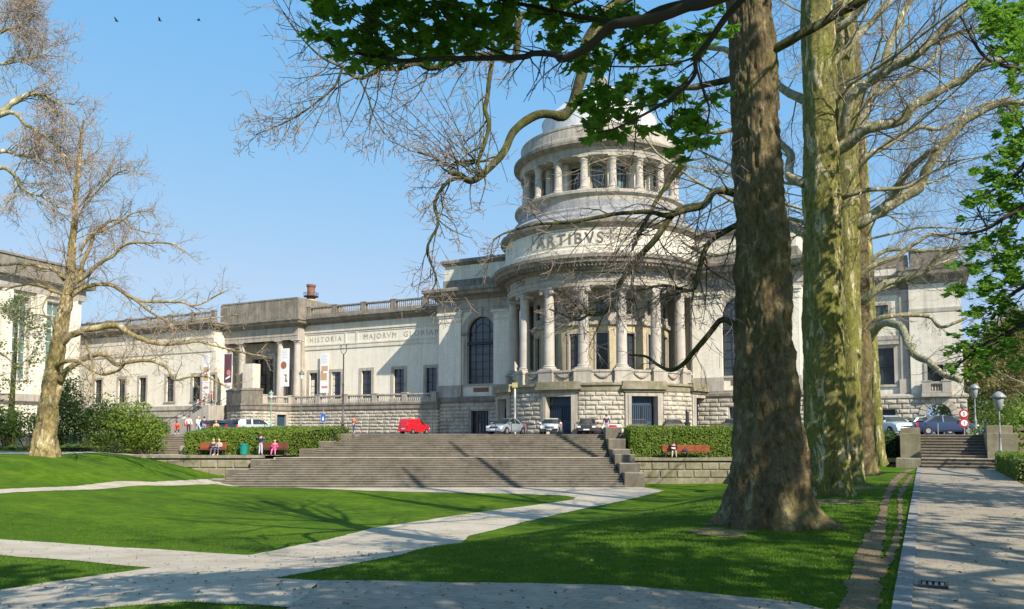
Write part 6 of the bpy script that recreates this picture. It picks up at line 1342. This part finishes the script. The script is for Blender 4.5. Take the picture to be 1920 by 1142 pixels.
def car(name, label, cat, xy, az, col_, kind, group='cars parked on the forecourt', tr=trim, bumper=None, z=FZ):
    p = PROF[kind]; top = p['top']; W = p['W']; bz = p['belt']
    o = empty(name, (xy[0], xy[1], z), R(90 - az), label, cat, group)
    def zt(x):
        for (a, b), (c, d) in zip(top, top[1:]):
            if a <= x <= c: return b + (d - b) * (x - a) / (c - a)
        return top[0][1] if x < top[0][0] else top[-1][1]
    wv = lambda x: W * (1 - .13 * abs(x / p['L']) ** 5)
    xs = sorted(set([a for a, _ in top] + [(top[i][0] + top[i + 1][0]) / 2 for i in range(len(top) - 1)] + [p['cab'][0], p['cab'][1]])); m = MB(); sec = []
    for x in xs:
        w_ = wv(x); t = zt(x); incab = p['cab'][0] < x < p['cab'][1]; b_ = min(t, bz); lo = .22 if abs(x) < p['L'] - .15 else .32
        pr = [(w_ * .88, lo), (w_ * .98, lo + .12), (w_, min(.6, b_ - .1)), (w_ * .975, b_ - .06), (w_ * .90, b_)]
        pr.append((0, b_ + (.0 if incab else .03))); sec.append([(x, y, zz) for y, zz in pr] + [(x, -y, zz) for y, zz in pr[-2::-1]])
    k = len(sec[0]); m.add([q for s_ in sec for q in s_], [(i * k + j, i * k + j + 1, (i + 1) * k + j + 1, (i + 1) * k + j) for i in range(len(xs) - 1) for j in range(k - 1)] + [tuple(range(k)), tuple((len(xs) - 1) * k + j for j in range(k))[::-1], ] + [(i * k, (i + 1) * k, (i + 1) * k + k - 1, i * k + k - 1) for i in range(len(xs) - 1)])
    # cabin: glass shell, then roof and pillars in body colour
    cx_ = [x for x in xs if p['cab'][0] <= x <= p['cab'][1]]; g_ = MB(); cs = []
    for x in cx_:
        t = max(zt(x), bz + .002); f = (t - bz) / .5; wb = wv(x) * .90; wt = wb - .16 * min(1, f); cs.append([(x, wb, bz - .01), (x, wt, t - .03 if f > .5 else t), (x, wt - .06, t), (x, -wt + .06, t), (x, -wt, t - .03 if f > .5 else t), (x, -wb, bz - .01)])
    k = 6; g_.add([q for s_ in cs for q in s_], [(i * k + j, i * k + j + 1, (i + 1) * k + j + 1, (i + 1) * k + j) for i in range(len(cx_) - 1) for j in range(k - 1)]); 
    hi = [s_ for s_ in cs if s_[2][2] > (1.28 if kind != 'van' else 1.6)]
    m.add([(q[0], q[1], q[2] + .012) for s_ in hi for q in s_[1:5]], [(i * 4 + j, i * 4 + j + 1, (i + 1) * 4 + j + 1, (i + 1) * 4 + j) for i in range(len(hi) - 1) for j in range(3)])
    def strip(xa, xb, wd):    # pillar from belt at xa to roof at xb
        for sd in (-1, 1):
            a = (xa, sd * (wv(xa) * .90 + .008), bz - .02); tb = zt(xb); b = (xb, sd * (wv(xb) * .90 - .16 * min(1, (tb - bz) / .5) + .012), tb - .01)
            m.add([(a[0] - wd, a[1], a[2]), (a[0] + wd, a[1], a[2]), (b[0] + wd * .8, b[1], b[2]), (b[0] - wd * .8, b[1], b[2])], [(0, 1, 2, 3)])
    if kind == 'van':
        t = [s_ for s_ in zip(xs)];
        lx2 = [x for x in xs if x <= .35]; v_ = []
        for x in lx2: tt = zt(x); w_ = wv(x) * .9; v_ += [(x, w_, min(bz, tt) - .02), (x, w_ - .07, max(min(bz, tt), tt - .08)), (x, w_ - .2, tt), (x, -w_ + .2, tt), (x, -w_ + .07, max(min(bz, tt), tt - .08)), (x, -w_, min(bz, tt) - .02)]
        m.add(v_, [(i * 6 + j, i * 6 + j + 1, (i + 1) * 6 + j + 1, (i + 1) * 6 + j) for i in range(len(lx2) - 1) for j in range(5)]); strip(1.25, .68, .04); strip(.35, .3, .06)
    else:
        hr = [x for x in cx_ if zt(x) > 1.28]; strip(p['cab'][1] - .03, hr[-1], .035); strip(p['cab'][0] + .12, hr[0] + .1, .13 if kind != 'estate' else .07)
        for q in p['pil'][1:2]: strip(q, q, .04)
    body = smooth_angle(m.build('body', col_, o), 32); g_.build('windows', M['cglass'], o)
    rw = .30; wx = (-p['L'] + .78, p['L'] - .80)
    for x in wx:
        for sd in (-1, 1):
            T = Matrix.Translation(Vector((x, sd * (W - .09), rw + .0))) @ Matrix.Rotation(R(90), 4, 'X'); MB().lathe([(rw + .07, -.10), (rw + .07, .10)], 20, M=T)
            m = MB(); m.lathe([(.0, -.11), (rw + .055, -.11), (rw + .055, .112), (0, .112)], 22, M=T); m.build('wheel_arch', tr, o)
            m = MB(); T2 = Matrix.Translation(Vector((x, sd * (W - .055), rw))) @ Matrix.Rotation(R(90), 4, 'X'); m.lathe([(rw * .6, -.1), (rw * .95, -.1), (rw, -.06), (rw, .06), (rw * .95, .1), (rw * .6, .1)], 22, M=T2); wh = m.build('wheel', rubber, o, smooth=False)
            m = MB(); m.lathe([(0, sd * -.085), (rw * .62, sd * -.095)], 18, M=T2)
            for q in range(5): a_ = 1.2566 * q; m.lathe([(0, 0), (.05, 0)], 6, (rw * .4 * math.sin(a_), -rw * .4 * math.cos(a_)), M=T2 @ Matrix.Translation(Vector((0, 0, sd * -.099))))
            m.build('rim', alloy, wh)
    fx = p['L']; 
    for sd in (-1, 1):
        m = MB(); m.box(fx - .26, fx - .02, min(sd * .50, sd * .78), max(sd * .50, sd * .78), .58, .73); m.build('headlight', lampg, o)
        m = MB(); hz = .95 if kind in ('hatch', 'estate', 'van') else .85; m.box(-fx - .012, -fx + .12, min(sd * .60, sd * .80), max(sd * .60, sd * .80), hz - .25, hz + .05); m.build('taillight', tailr, o)
        m = MB(); m.box(p['cab'][1] - .45, p['cab'][1] - .30, min(sd * (W - .02), sd * (W + .15)), max(sd * (W - .02), sd * (W + .15)), bz, bz + .13); m.build('wing_mirror', col_, o)
    m = MB(); m.box(fx - .10, fx + .03, -.74, .74, .30, .50); m.box(-fx - .03, -fx + .1, -.76, .76, .32, .54); m.build('bumper', bumper or tr, o)
    m = MB(); m.box(fx + .033, fx + .045, -.26, .26, .36, .46); m.box(-fx - .045, -fx - .033, -.26, .26, .58 if kind != 'coupe' else .4, .68 if kind != 'coupe' else .5); m.build('number_plate', plate, o)
    m = MB(); m.box(fx - .03, fx + .012, -.42, .42, .56, .68); m.build('grille', tr, o)
    return o
cw = carpaint('white_car_paint', (.75, .76, .76)); csil = carpaint('silver_blue_car_paint', (.42, .47, .52), .5); cblk = carpaint('black_green_car_paint', (.02, .025, .03)); cgr = carpaint('dark_grey_car_paint', (.12, .13, .14), .4); cnb = carpaint('navy_car_paint', (.03, .05, .12), .3); cred = carpaint('red_van_paint', (.62, .01, .02)); cpb = carpaint('pale_blue_car_paint', (.42, .58, .66), .2); clb = carpaint('light_green_grey_car_paint', (.50, .62, .60), .2)
def cp(px, Y): return PZ(px, Y, 0)[:2]
car('parked_van', 'bright red panel van seen from behind at the top of the wide stairs', 'van', cp(777, 84), 32, cred, 'van', bumper=cred).scale = (.86, .86, .86)
car('parked_car', 'silver blue coupe facing left at the top of the stairs beside the rotunda door', 'car', cp(950, 71), 212, csil, 'coupe', bumper=csil)
car('parked_car', 'small white hatchback with a dark bumper facing the stairs', 'car', cp(1034, 71), 189, cw, 'hatch')
car('parked_car', 'black hatchback facing the stairs beside the white one', 'car', cp(1102, 71), 189, cblk, 'hatch')
car('parked_car', 'white car partly hidden behind the stair pier and the person with the red bag', 'car', cp(1152, 74), 200, cw, 'hatch')
car('parked_car', 'dark grey saloon behind the hedge directly below the second rotunda door', 'car', cp(1197, 74), 190, cgr, 'sedan'); car('parked_car', 'dark grey saloon behind the hedge left of the black bollard', 'car', cp(1261, 74), 184, cgr, 'sedan')
car('parked_car', 'dark car mostly hidden by the thick trunk at the right end of the hedge', 'car', cp(1372, 72), 190, cblk, 'hatch')
car('parked_car', 'black car seen from behind at the left end of the row by the entrance stair', 'car', cp(405, 83), 20, cblk, 'hatch'); car('parked_car', 'navy blue hatchback seen from behind with a white plate left of the silver estate', 'car', cp(440, 82), 22, cnb, 'hatch')
car('parked_car', 'silver estate car parked before the terrace wall door', 'car', cp(483, 82), 60, carpaint('silver_car_paint', (.5, .52, .54), .4), 'estate')
car('parked_car', 'pale blue car facing the viewer between the last tree and the avenue steps', 'car', cp(1667, 62), 174, cpb, 'estate', bumper=cpb); car('parked_car', 'light green grey car half hidden behind the navy car', 'car', cp(1742, 66), 90, clb, 'hatch')
car('parked_car', 'navy blue saloon seen from the side at the top of the avenue steps', 'car', cp(1768, 60), 97, cnb, 'sedan')
# ---------------------------------------------------------------- people
SK = paint('skin', (.50, .30, .21), .6, .3)
def cloth(n, c): return flat('cloth_' + n, c, .85, .15, 0, .15, 9)
HAIR = {'brown': cloth('brown_hair', (.08, .045, .025)), 'grey': cloth('grey_hair', (.45, .42, .36)), 'blond': cloth('blond_hair', (.50, .36, .16)), 'dark': cloth('dark_hair', (.025, .02, .018))}
def skin_mesh(verts, edges, rads, root=0, sub=1):
    me = bpy.data.meshes.new('s'); me.from_pydata([tuple(v) for v in verts], edges, []); o = bpy.data.objects.new('s', me); col.objects.link(o); md = o.modifiers.new('k', 'SKIN')
    for i, r in enumerate(rads):
        sv = me.skin_vertices[0].data[i]; sv.radius = (r[0], r[1]) if hasattr(r, '__len__') else (r, r); sv.use_root = (i == root)
    md.use_smooth_shade = True; s_ = o.modifiers.new('s', 'SUBSURF'); s_.levels = sub; s_.render_levels = sub
    dg = bpy.context.evaluated_depsgraph_get(); out = bpy.data.meshes.new_from_object(o.evaluated_get(dg)); V = [tuple(v.co) for v in out.vertices]; Fc = [tuple(f.vertices) for f in out.polygons]
    bpy.data.objects.remove(o); bpy.data.meshes.remove(me); bpy.data.meshes.remove(out); return V, Fc
POSE = { # pelvis z, spine lean fwd, [knee, ankle, toe] L/R, [elbow, wrist] L/R offsets ; x right, y forward
 'stand': dict(pz=.95, lean=.02, leg=[((-.10, .02, .50), (-.11, -.02, .09)), ((.10, .03, .50), (.12, .02, .09))], arm=[((-.27, -.03, 1.13), (-.28, .08, .90)), ((.27, -.03, 1.13), (.26, .12, .92))]),
 'phone': dict(pz=.95, lean=.02, leg=[((-.10, .02, .50), (-.12, -.02, .09)), ((.10, .03, .50), (.12, .02, .09))], arm=[((-.26, .08, 1.16), (-.12, .26, 1.36)), ((.26, .08, 1.16), (.12, .26, 1.36))]),
 'walk': dict(pz=.93, lean=.05, leg=[((-.10, .22, .52), (-.10, .28, .10)), ((.10, .02, .50), (.10, -.30, .16))], arm=[((-.27, -.14, 1.13), (-.26, -.10, .90)), ((.27, .10, 1.13), (.24, .28, .98))]),
 'sit': dict(pz=.53, lean=.05, leg=[((-.13, .42, .53), (-.15, .46, .09)), ((.13, .42, .53), (.18, .50, .09))], arm=[((-.27, .08, .72), (-.10, .32, .70)), ((.27, .08, .72), (.10, .32, .70))]),
 'crouch': dict(pz=.45, lean=.25, leg=[((-.14, .30, .55), (-.13, .08, .09)), ((.14, .34, .52), (.14, .12, .09))], arm=[((-.25, .25, .62), (-.12, .45, .45)), ((.25, .25, .62), (.12, .45, .45))]),
 'climb': dict(pz=.95, lean=.10, leg=[((-.10, .28, .68), (-.10, .24, .27)), ((.10, .06, .50), (.10, -.16, .12))], arm=[((-.27, -.06, 1.13), (-.26, .12, .98)), ((.27, .10, 1.13), (.24, .28, 1.05))])}
def person(label, px, Y, z, face, pose='stand', top=(.5, .5, .5), low=(.1, .12, .2), hair='brown', s=1.0, sleeve=True, shoes=(.03, .03, .03), name='p', bare=False):
    q = POSE[pose]; pz = q['pz']; ln = q['lean']; tl = .52; hip = Vector((0, 0, pz)); ch = Vector((0, ln * .6, pz + .30)); nk = Vector((0, ln, pz + tl)); hd = nk + Vector((0, .02 + ln * .3, .10)); ht = nk + Vector((0, .03 + ln * .4, .22))
    V = [hip, hip + Vector((0, ln * .2, .14)), ch, nk - Vector((0, 0, .05)), nk + Vector((0, .01, .03)), hd, ht]; E_ = [(0, 1), (1, 2), (2, 3), (3, 4), (4, 5), (5, 6)]; Rr = [(.15, .11), (.13, .10), (.16, .11), (.12, .085), (.052, .055), (.078, .092), (.070, .085)]
    L_ = []; H_ = []
    for i, sd in enumerate((-1, 1)):
        kn, an = (Vector(v) for v in q['leg'][i]); b = len(V); V += [Vector((sd * .095, 0, pz - .03)), kn, an, an + Vector((sd * .03, .15, -.05))]; E_ += [(0, b), (b, b + 1), (b + 1, b + 2), (b + 2, b + 3)]; Rr += [.088, .058, .042, (.042, .03)]; L_.append((V[b], kn, an, V[b + 3]))
        el, wr = (Vector(v) for v in q['arm'][i]); el = Vector((el.x, el.y, el.z)); sh = Vector((sd * .19, ln * .9, pz + tl - .09)); d = (wr - el).normalized(); b = len(V); V += [sh, el, wr, wr + d * .08]; E_ += [(3, b), (b, b + 1), (b + 1, b + 2), (b + 2, b + 3)]; Rr += [.058, .042, .030, (.038, .018)]; H_.append((sh, el, wr, d, sd))
    Vt, Ft = skin_mesh([v * 1 for v in V], E_, Rr); bm = MB(); bm.add(Vt, Ft)
    for sh, el, wr, d, sd in H_:       # four fingers and a thumb closing from each palm
        u = d.cross(Vector((0, 0, 1))); u = (u if u.length > .1 else Vector((1, 0, 0))).normalized(); dn = d.cross(u)
        for k in range(4):
            o_ = wr + d * .075 + u * (.022 - k * .0148); ll = (.068, .078, .072, .056)[k]; bm.tube([o_, o_ + d * ll * .5 + dn * .006, o_ + d * ll * .85 + dn * .02, o_ + d * ll + dn * .034], [.009, .0085, .008, .006], 6)
        o_ = wr + d * .03 + u * .028; bm.tube([o_, o_ + d * .03 + u * .018 + dn * .01, o_ + d * .058 + u * .022 + dn * .02], [.011, .010, .007], 6)
    # nose, ears
    f = hd + Vector((0, .088, .045)); bm.tube([f + Vector((0, -.012, .03)), f + Vector((0, .012, -.005)), f + Vector((0, -.01, -.015))], [.008, .013, .006], 6)
    for sd in (-1, 1): bm.lathe([(0, -.02), (.022, 0), (0, .02)], 8, M=Matrix.Translation(hd + Vector((sd * .082, 0, .05))) @ Matrix.Rotation(R(90), 4, 'Y'))
    o = bm.build('person', SK, smooth=True, label=label, cat='person'); w_ = PZ(px, Y, z); o.location = (w_.x, w_.y, z); o.rotation_euler = (0, 0, R(-face)); o.scale = (s, s, s)
    m = MB()
    for sd in (-1, 1): m.lathe([(0, -.006), (.011, 0), (0, .006)], 8, M=Matrix.Translation(f + Vector((sd * .030, -.008, .035))) @ Matrix.Rotation(R(90), 4, 'X'))
    m.build('eyes', HAIR['dark'], o); MB().box(f.x - .022, f.x + .022, f.y - .02, f.y + .001, f.z - .045, f.z - .037).build('mouth', cloth('lips', (.35, .1, .09)), o)
    # clothes: shirt, trousers, shoes, hair
    sv = [hip + Vector((0, 0, -.02)), hip + Vector((0, ln * .2, .14)), ch, nk - Vector((0, 0, .05)), nk + Vector((0, .0, -.015))]; se = [(0, 1), (1, 2), (2, 3), (3, 4)]; sr = [(.175, .13), (.155, .12), (.182, .13), (.145, .105), (.075, .07)]
    for sh, el, wr, d, sd in H_: b = len(sv); e2 = wr - d * .02 if sleeve else el; sv += [sh, el, e2] if sleeve else [sh, sh.lerp(el, .7)]; se += [(3, b), (b, b + 1)] + ([(b + 1, b + 2)] if sleeve else []); sr += [.070, .055, .042] if sleeve else [.07, .058]
    a_, f_ = skin_mesh(sv, se, sr); MB().add(a_, f_).build('shirt', cloth('top_' + str(int(top[0] * 100)) + str(int(top[1] * 100)) + str(int(top[2] * 100)), top), o, smooth=True)
    tv = [hip + Vector((0, 0, .05)), hip]; te = [(0, 1)]; tr_ = [(.158, .118), (.162, .125)]
    for hp, kn, an, toe in L_: b = len(tv); tv += [hp, kn, an + Vector((0, 0, .03)).lerp(Vector((0, 0, 0)), 0)]; te += [(1, b), (b, b + 1), (b + 1, b + 2)]; tr_ += [.10, .072, .060]
    a_, f_ = skin_mesh(tv, te, tr_); MB().add(a_, f_).build('trousers', cloth('low_' + str(int(low[0] * 100)) + str(int(low[1] * 100)) + str(int(low[2] * 100)), low), o, smooth=True)
    for hp, kn, an, toe in L_:
        a_, f_ = skin_mesh([an + Vector((0, -.05, -.04)), an + Vector((0, .02, -.035)), toe + Vector((0, .04, 0))], [(0, 1), (1, 2)], [(.042, .045), (.048, .05), (.042, .03)]); MB().add(a_, f_).build('shoe', cloth('shoe_' + str(int(shoes[0] * 100)), shoes), o, smooth=True)
    m = MB(); T = Matrix.Translation(hd + Vector((0, -.022, .075))); m.lathe([(0, .105), (.05, .098), (.082, .065), (.096, .01), (.094, -.05), (.07, -.09)], 14, M=T @ Matrix.Scale(1.08, 4, (0, 1, 0))); m.build('hair', HAIR[hair], o, smooth=True)
    return o
TL_ = TZ + .17
person('man in a dark blue top and pale trousers standing beside the left bench', 490, 62.6, TL_, 20, 'phone', (.03, .04, .12), (.45, .45, .58), 'brown', .98)
person('fair haired person in dark clothes on the left bench, nearer the hedge end', 402, 63.15, TL_, 165, 'sit', (.06, .06, .10), (.12, .11, .16), 'blond', .98); person('fair haired person in a light patterned coat sitting on the left bench beside a companion', 413, 63.15, TL_, 190, 'sit', (.45, .40, .42), (.10, .10, .14), 'blond', .98, shoes=(.7, .7, .7))
person('person in bright pink bent forward on the dark bench', 517, 62.98, TL_, 180, 'sit', (.75, .08, .28), (.75, .15, .35), 'blond', .92)
person('reader in a dark top and beige trousers sitting on the long red bench', 1262, 62.75, TZ - .03, 185, 'sit', (.06, .015, .03), (.48, .42, .33), 'brown', 1.0)
person('person in an orange safety vest at the top of the left hedge', 663, 70.5, FZ, 90, 'phone', (.85, .16, .04), (.04, .06, .12), 'brown', .95, sleeve=False)
person('person in a dark top standing on the stair pier beside the black hatchback', 1137, 69.6, FZ, 200, 'stand', (.06, .05, .15), (.35, .3, .3), 'brown', 1.0)
person('person crouching in a red top with a white bag near the garden steps', 334, 74, FZ, 170, 'crouch', (.55, .10, .05), (.08, .08, .14), 'brown', 1.0, shoes=(.7, .7, .7)); person('person in a white jacket and black trousers with a red shoulder bag', 354.5, 75, FZ, 150, 'stand', (.75, .74, .72), (.04, .04, .04), 'brown', 1.0)
person('person in a white shirt and light blue jeans walking below the entrance stair', 372, 77.5, FZ, 120, 'walk', (.75, .75, .76), (.35, .42, .55), 'grey', 1.0); person('person in a dark jacket and blue jeans walking beside the white shirt', 383, 78, FZ, 135, 'walk', (.05, .06, .12), (.15, .24, .42), 'dark', 1.0, shoes=(.6, .6, .6))
def on_stair(x, lyy=-7.0):
    lx = lx_(x, lyy); t = (lx - sa) / (sb - sa); w_ = LW(lx, lyy); return w_.y, 1.7 + 3.6 * min(1, math.ceil(max(0, t) * N) / N)
N = 22
for x, lb, tp, lw, hr, pz_ in ((373, 'person in dark clothes halfway up the entrance stair', (.07, .07, .09), (.05, .05, .08), 'dark', 'climb'), (369, 'person in a pale top climbing the entrance stair', (.6, .6, .62), (.10, .12, .2), 'grey', 'climb'), (381, 'person in a dark red top near the head of the entrance stair', (.35, .05, .04), (.3, .3, .3), 'brown', 'climb'), (396, 'person in a bright red jacket at the head of the entrance stair', (.85, .05, .04), (.05, .05, .07), 'brown', 'stand')):
    yy, zz_ = on_stair(x); person(lb, x, yy, zz_, 60, pz_, tp, lw, hr, 1.0)
person('seated person in a white top on the left side of the entrance stair', 346, LW(lx_(346, -2.2), -2.2).y, 3.0, 160, 'sit', (.7, .7, .68), (.08, .08, .1), 'dark', .95)
yy = 80; person('person in a beige top standing behind the left hedge before the black car', 407, 73, FZ, 170, 'crouch', (.60, .42, .26), (.3, .25, .2), 'blond', 1.0)
# bags and book
bagr = cloth('red_bag', (.45, .01, .04))
def bag(label, p, w_, h, d, m_, name='shoulder_bag'):
    o = empty(name, p, 0, label, 'bag'); MB().lathe([(0, 0), (w_ * .5, .02), (w_ * .55, h * .5), (w_ * .4, h * .95), (0, h)], 12, M=Matrix.Scale(d / w_, 4, (0, 1, 0))).build('pouch', m_, o, smooth=True); MB().tube([(-w_ * .3, 0, h * .9), (-w_ * .15, 0, h * 1.35), (w_ * .15, 0, h * 1.35), (w_ * .3, 0, h * .9)], .015, 5).build('strap', m_, o)
bag('large red bag with white items lying on the low wall by the stair pier', (PZ(1149, 68.6, 0).x, 68.6, FZ + .35), .75, .45, .4, bagr, 'red_bag'); bag('red shoulder bag carried by the person in the white jacket', (PZ(350, 74.9, 0).x, 74.85, FZ + .75), .3, .35, .15, bagr); bag('dark bag lying on the long red bench beside the reader', (PZ(1283, 62.75, 0).x, 62.72, TZ + .43), .45, .22, .25, cloth('navy_bag', (.03, .04, .08)))
o = empty('open_book', (PZ(1262, 62.4, 0).x, 62.36, TZ + .70), 0, 'open white book held by the reader on the red bench', 'book'); MB().add([(-.16, -.05, .02), (0, -.05, 0), (0, .16, .08), (-.16, .16, .10)], [(0, 1, 2, 3)]).build('left_page', white, o); MB().add([(.16, -.05, .02), (0, -.05, 0), (0, .16, .08), (.16, .16, .10)], [(0, 1, 2, 3)]).build('right_page', white, o)
# ---------------------------------------------------------------- birds
for i, (x, y, Y, up_, lb) in enumerate([(219, 40, 60, .9, 'leftmost of three small dark birds high in the blue sky'), (300, 39, 58, .7, 'middle of three small dark birds in the sky with raised wings'), (373, 38, 62, .15, 'rightmost of three small dark birds in the sky with level wings')]):
    m = MB(); m.lathe([(0, -.20), (.03, -.15), (.055, -.02), (.045, .08), (.03, .13), (.032, .17), (.01, .21), (0, .24)], 8, M=Matrix.Rotation(R(-80), 4, 'Y')); o = m.build('bird', cloth('dark_feathers', (.03, .035, .03)), smooth=True, label=lb, cat='bird', group='birds crossing the sky'); o.location = P(x, y, Y); o.rotation_euler = (0, 0, R(20 * i)); o.scale = (.8, .8, .8)
    for sd in (-1, 1): m = MB(); z = .36 * up_; m.add([(-.08, 0, 0), (.08, 0, 0), (.02, sd * .18, z * .6), (-.12, sd * .34, z), (-.14, sd * .16, z * .55)], [(0, 1, 2, 4), (4, 2, 3)]); m.build('wing', cloth('dark_feathers', (.03, .035, .03)), o)
# ---------------------------------------------------------------- litter of twigs and last year's leaves
rl = random.Random(77); LL = Leaves()
for _ in range(4200):
    y = 7.5 + 32 * rl.random() ** 1.5; x = (rl.random() * 2050 - 60 - 960) / F * y; z = hgt(x, y) + .035
    LL.quad(Vector((x, y, z + .01 * rl.random())), .03 + .045 * rl.random(), rl, Vector((rl.gauss(0, .25), rl.gauss(0, .25), 1)), .35 + .5 * rl.random())
LL.build('leaf_litter', flat('dry_leaf_litter', (.13, .09, .05), .85, .15, 0, .5, 9), None, label='scattered dry leaves and twig bits over the near lawn and paths', cat='leaf litter', kind='stuff')
# ---------------------------------------------------------------- grass blades on the near lawns
rg = np.random.default_rng(3); NB = 190000
def pip(poly, X, Y):
    ins = np.zeros(len(X), bool); n = len(poly); j = n - 1
    for i in range(n):
        xi, yi = poly[i]; xj, yj = poly[j]; c = ((yi > Y) != (yj > Y)) & (X < (xj - xi) * (Y - yi) / ((yj - yi) or 1e-9) + xi); ins ^= c; j = i
    return ins
def tri(z, X, Y): return z
yy = 7.5 + 22 * rg.random(NB * 2) ** 1.7; xx = (rg.random(NB * 2) * 2080 - 80 - 960) / F * yy
ok = np.ones(len(xx), bool)
polys = [gp(path_px), gp([(602, 1091), (800, 1094), (1000, 1096), (1200, 1103), (1500, 1134), (1560, 1150), (1700, 1300), (900, 1420), (300, 1330), (540, 1143), (577, 1118)])]
jx = rg.normal(0, .035, len(xx)); jy = rg.normal(0, .035, len(xx))
for pl_ in polys: ok &= ~pip(pl_, xx + jx, yy + jy)
u_ = (xx - KX) * -DY + (yy - KY) * DX; ok &= u_ > .22
trk = [gp([(1572, 1160), (1607, 1040), (1640, 985), (1656, 930), (1684, 890), (1716, 880), (1671, 930), (1657, 1015), (1650, 1090), (1652, 1160)]), gp([(1640, 1084), (1662, 1040), (1684, 985), (1682, 930), (1706, 892), (1692, 930), (1694, 985), (1680, 1042), (1656, 1086)])]
for pl_ in trk: ok &= ~(pip(pl_, xx + jx * 3.2, yy + jy * 3.2) & (rg.random(len(xx)) > .10))
xx = xx[ok][:NB]; yy = yy[ok][:NB]; n = len(xx)
Xg = np.arange(-22, 24); Yg = np.arange(4, 34); HG = np.array([[hgt(float(x), float(y)) for x in Xg] for y in Yg])
ix = np.clip((xx + 22).astype(int), 0, len(Xg) - 2); iy = np.clip((yy - 4).astype(int), 0, len(Yg) - 2); fx = xx - Xg[ix]; fy = yy - Yg[iy]
zz = (HG[iy, ix] * (1 - fx) + HG[iy, ix + 1] * fx) * (1 - fy) + (HG[iy + 1, ix] * (1 - fx) + HG[iy + 1, ix + 1] * fx) * fy
an = rg.random(n) * 6.283; wd = .004 + .004 * rg.random(n) + yy * .0001; hh = .022 + .03 * rg.random(n); ln = hh * (rg.random(n) * .9); a2_ = rg.random(n) * 6.283
co3 = np.empty((n, 3, 3)); co3[:, 0] = np.stack([xx - np.cos(an) * wd, yy - np.sin(an) * wd, zz - .005], 1); co3[:, 1] = np.stack([xx + np.cos(an) * wd, yy + np.sin(an) * wd, zz - .005], 1); co3[:, 2] = np.stack([xx + np.cos(a2_) * ln, yy + np.sin(a2_) * ln, zz + hh], 1)
me = bpy.data.meshes.new('grass_blades'); me.vertices.add(n * 3); me.vertices.foreach_set('co', co3.ravel()); me.loops.add(n * 3); me.loops.foreach_set('vertex_index', np.arange(n * 3)); me.polygons.add(n); me.polygons.foreach_set('loop_start', np.arange(n) * 3); me.polygons.foreach_set('loop_total', np.full(n, 3)); me.update(); me.validate()
me.materials.append(leafmat('grass_blade', (.042, .115, .007), (.095, .18, .012), .35)); o = bpy.data.objects.new('grass_blades', me); col.objects.link(o); tag(o, 'short mown green grass blades covering the near lawns', 'grass', kind='stuff')
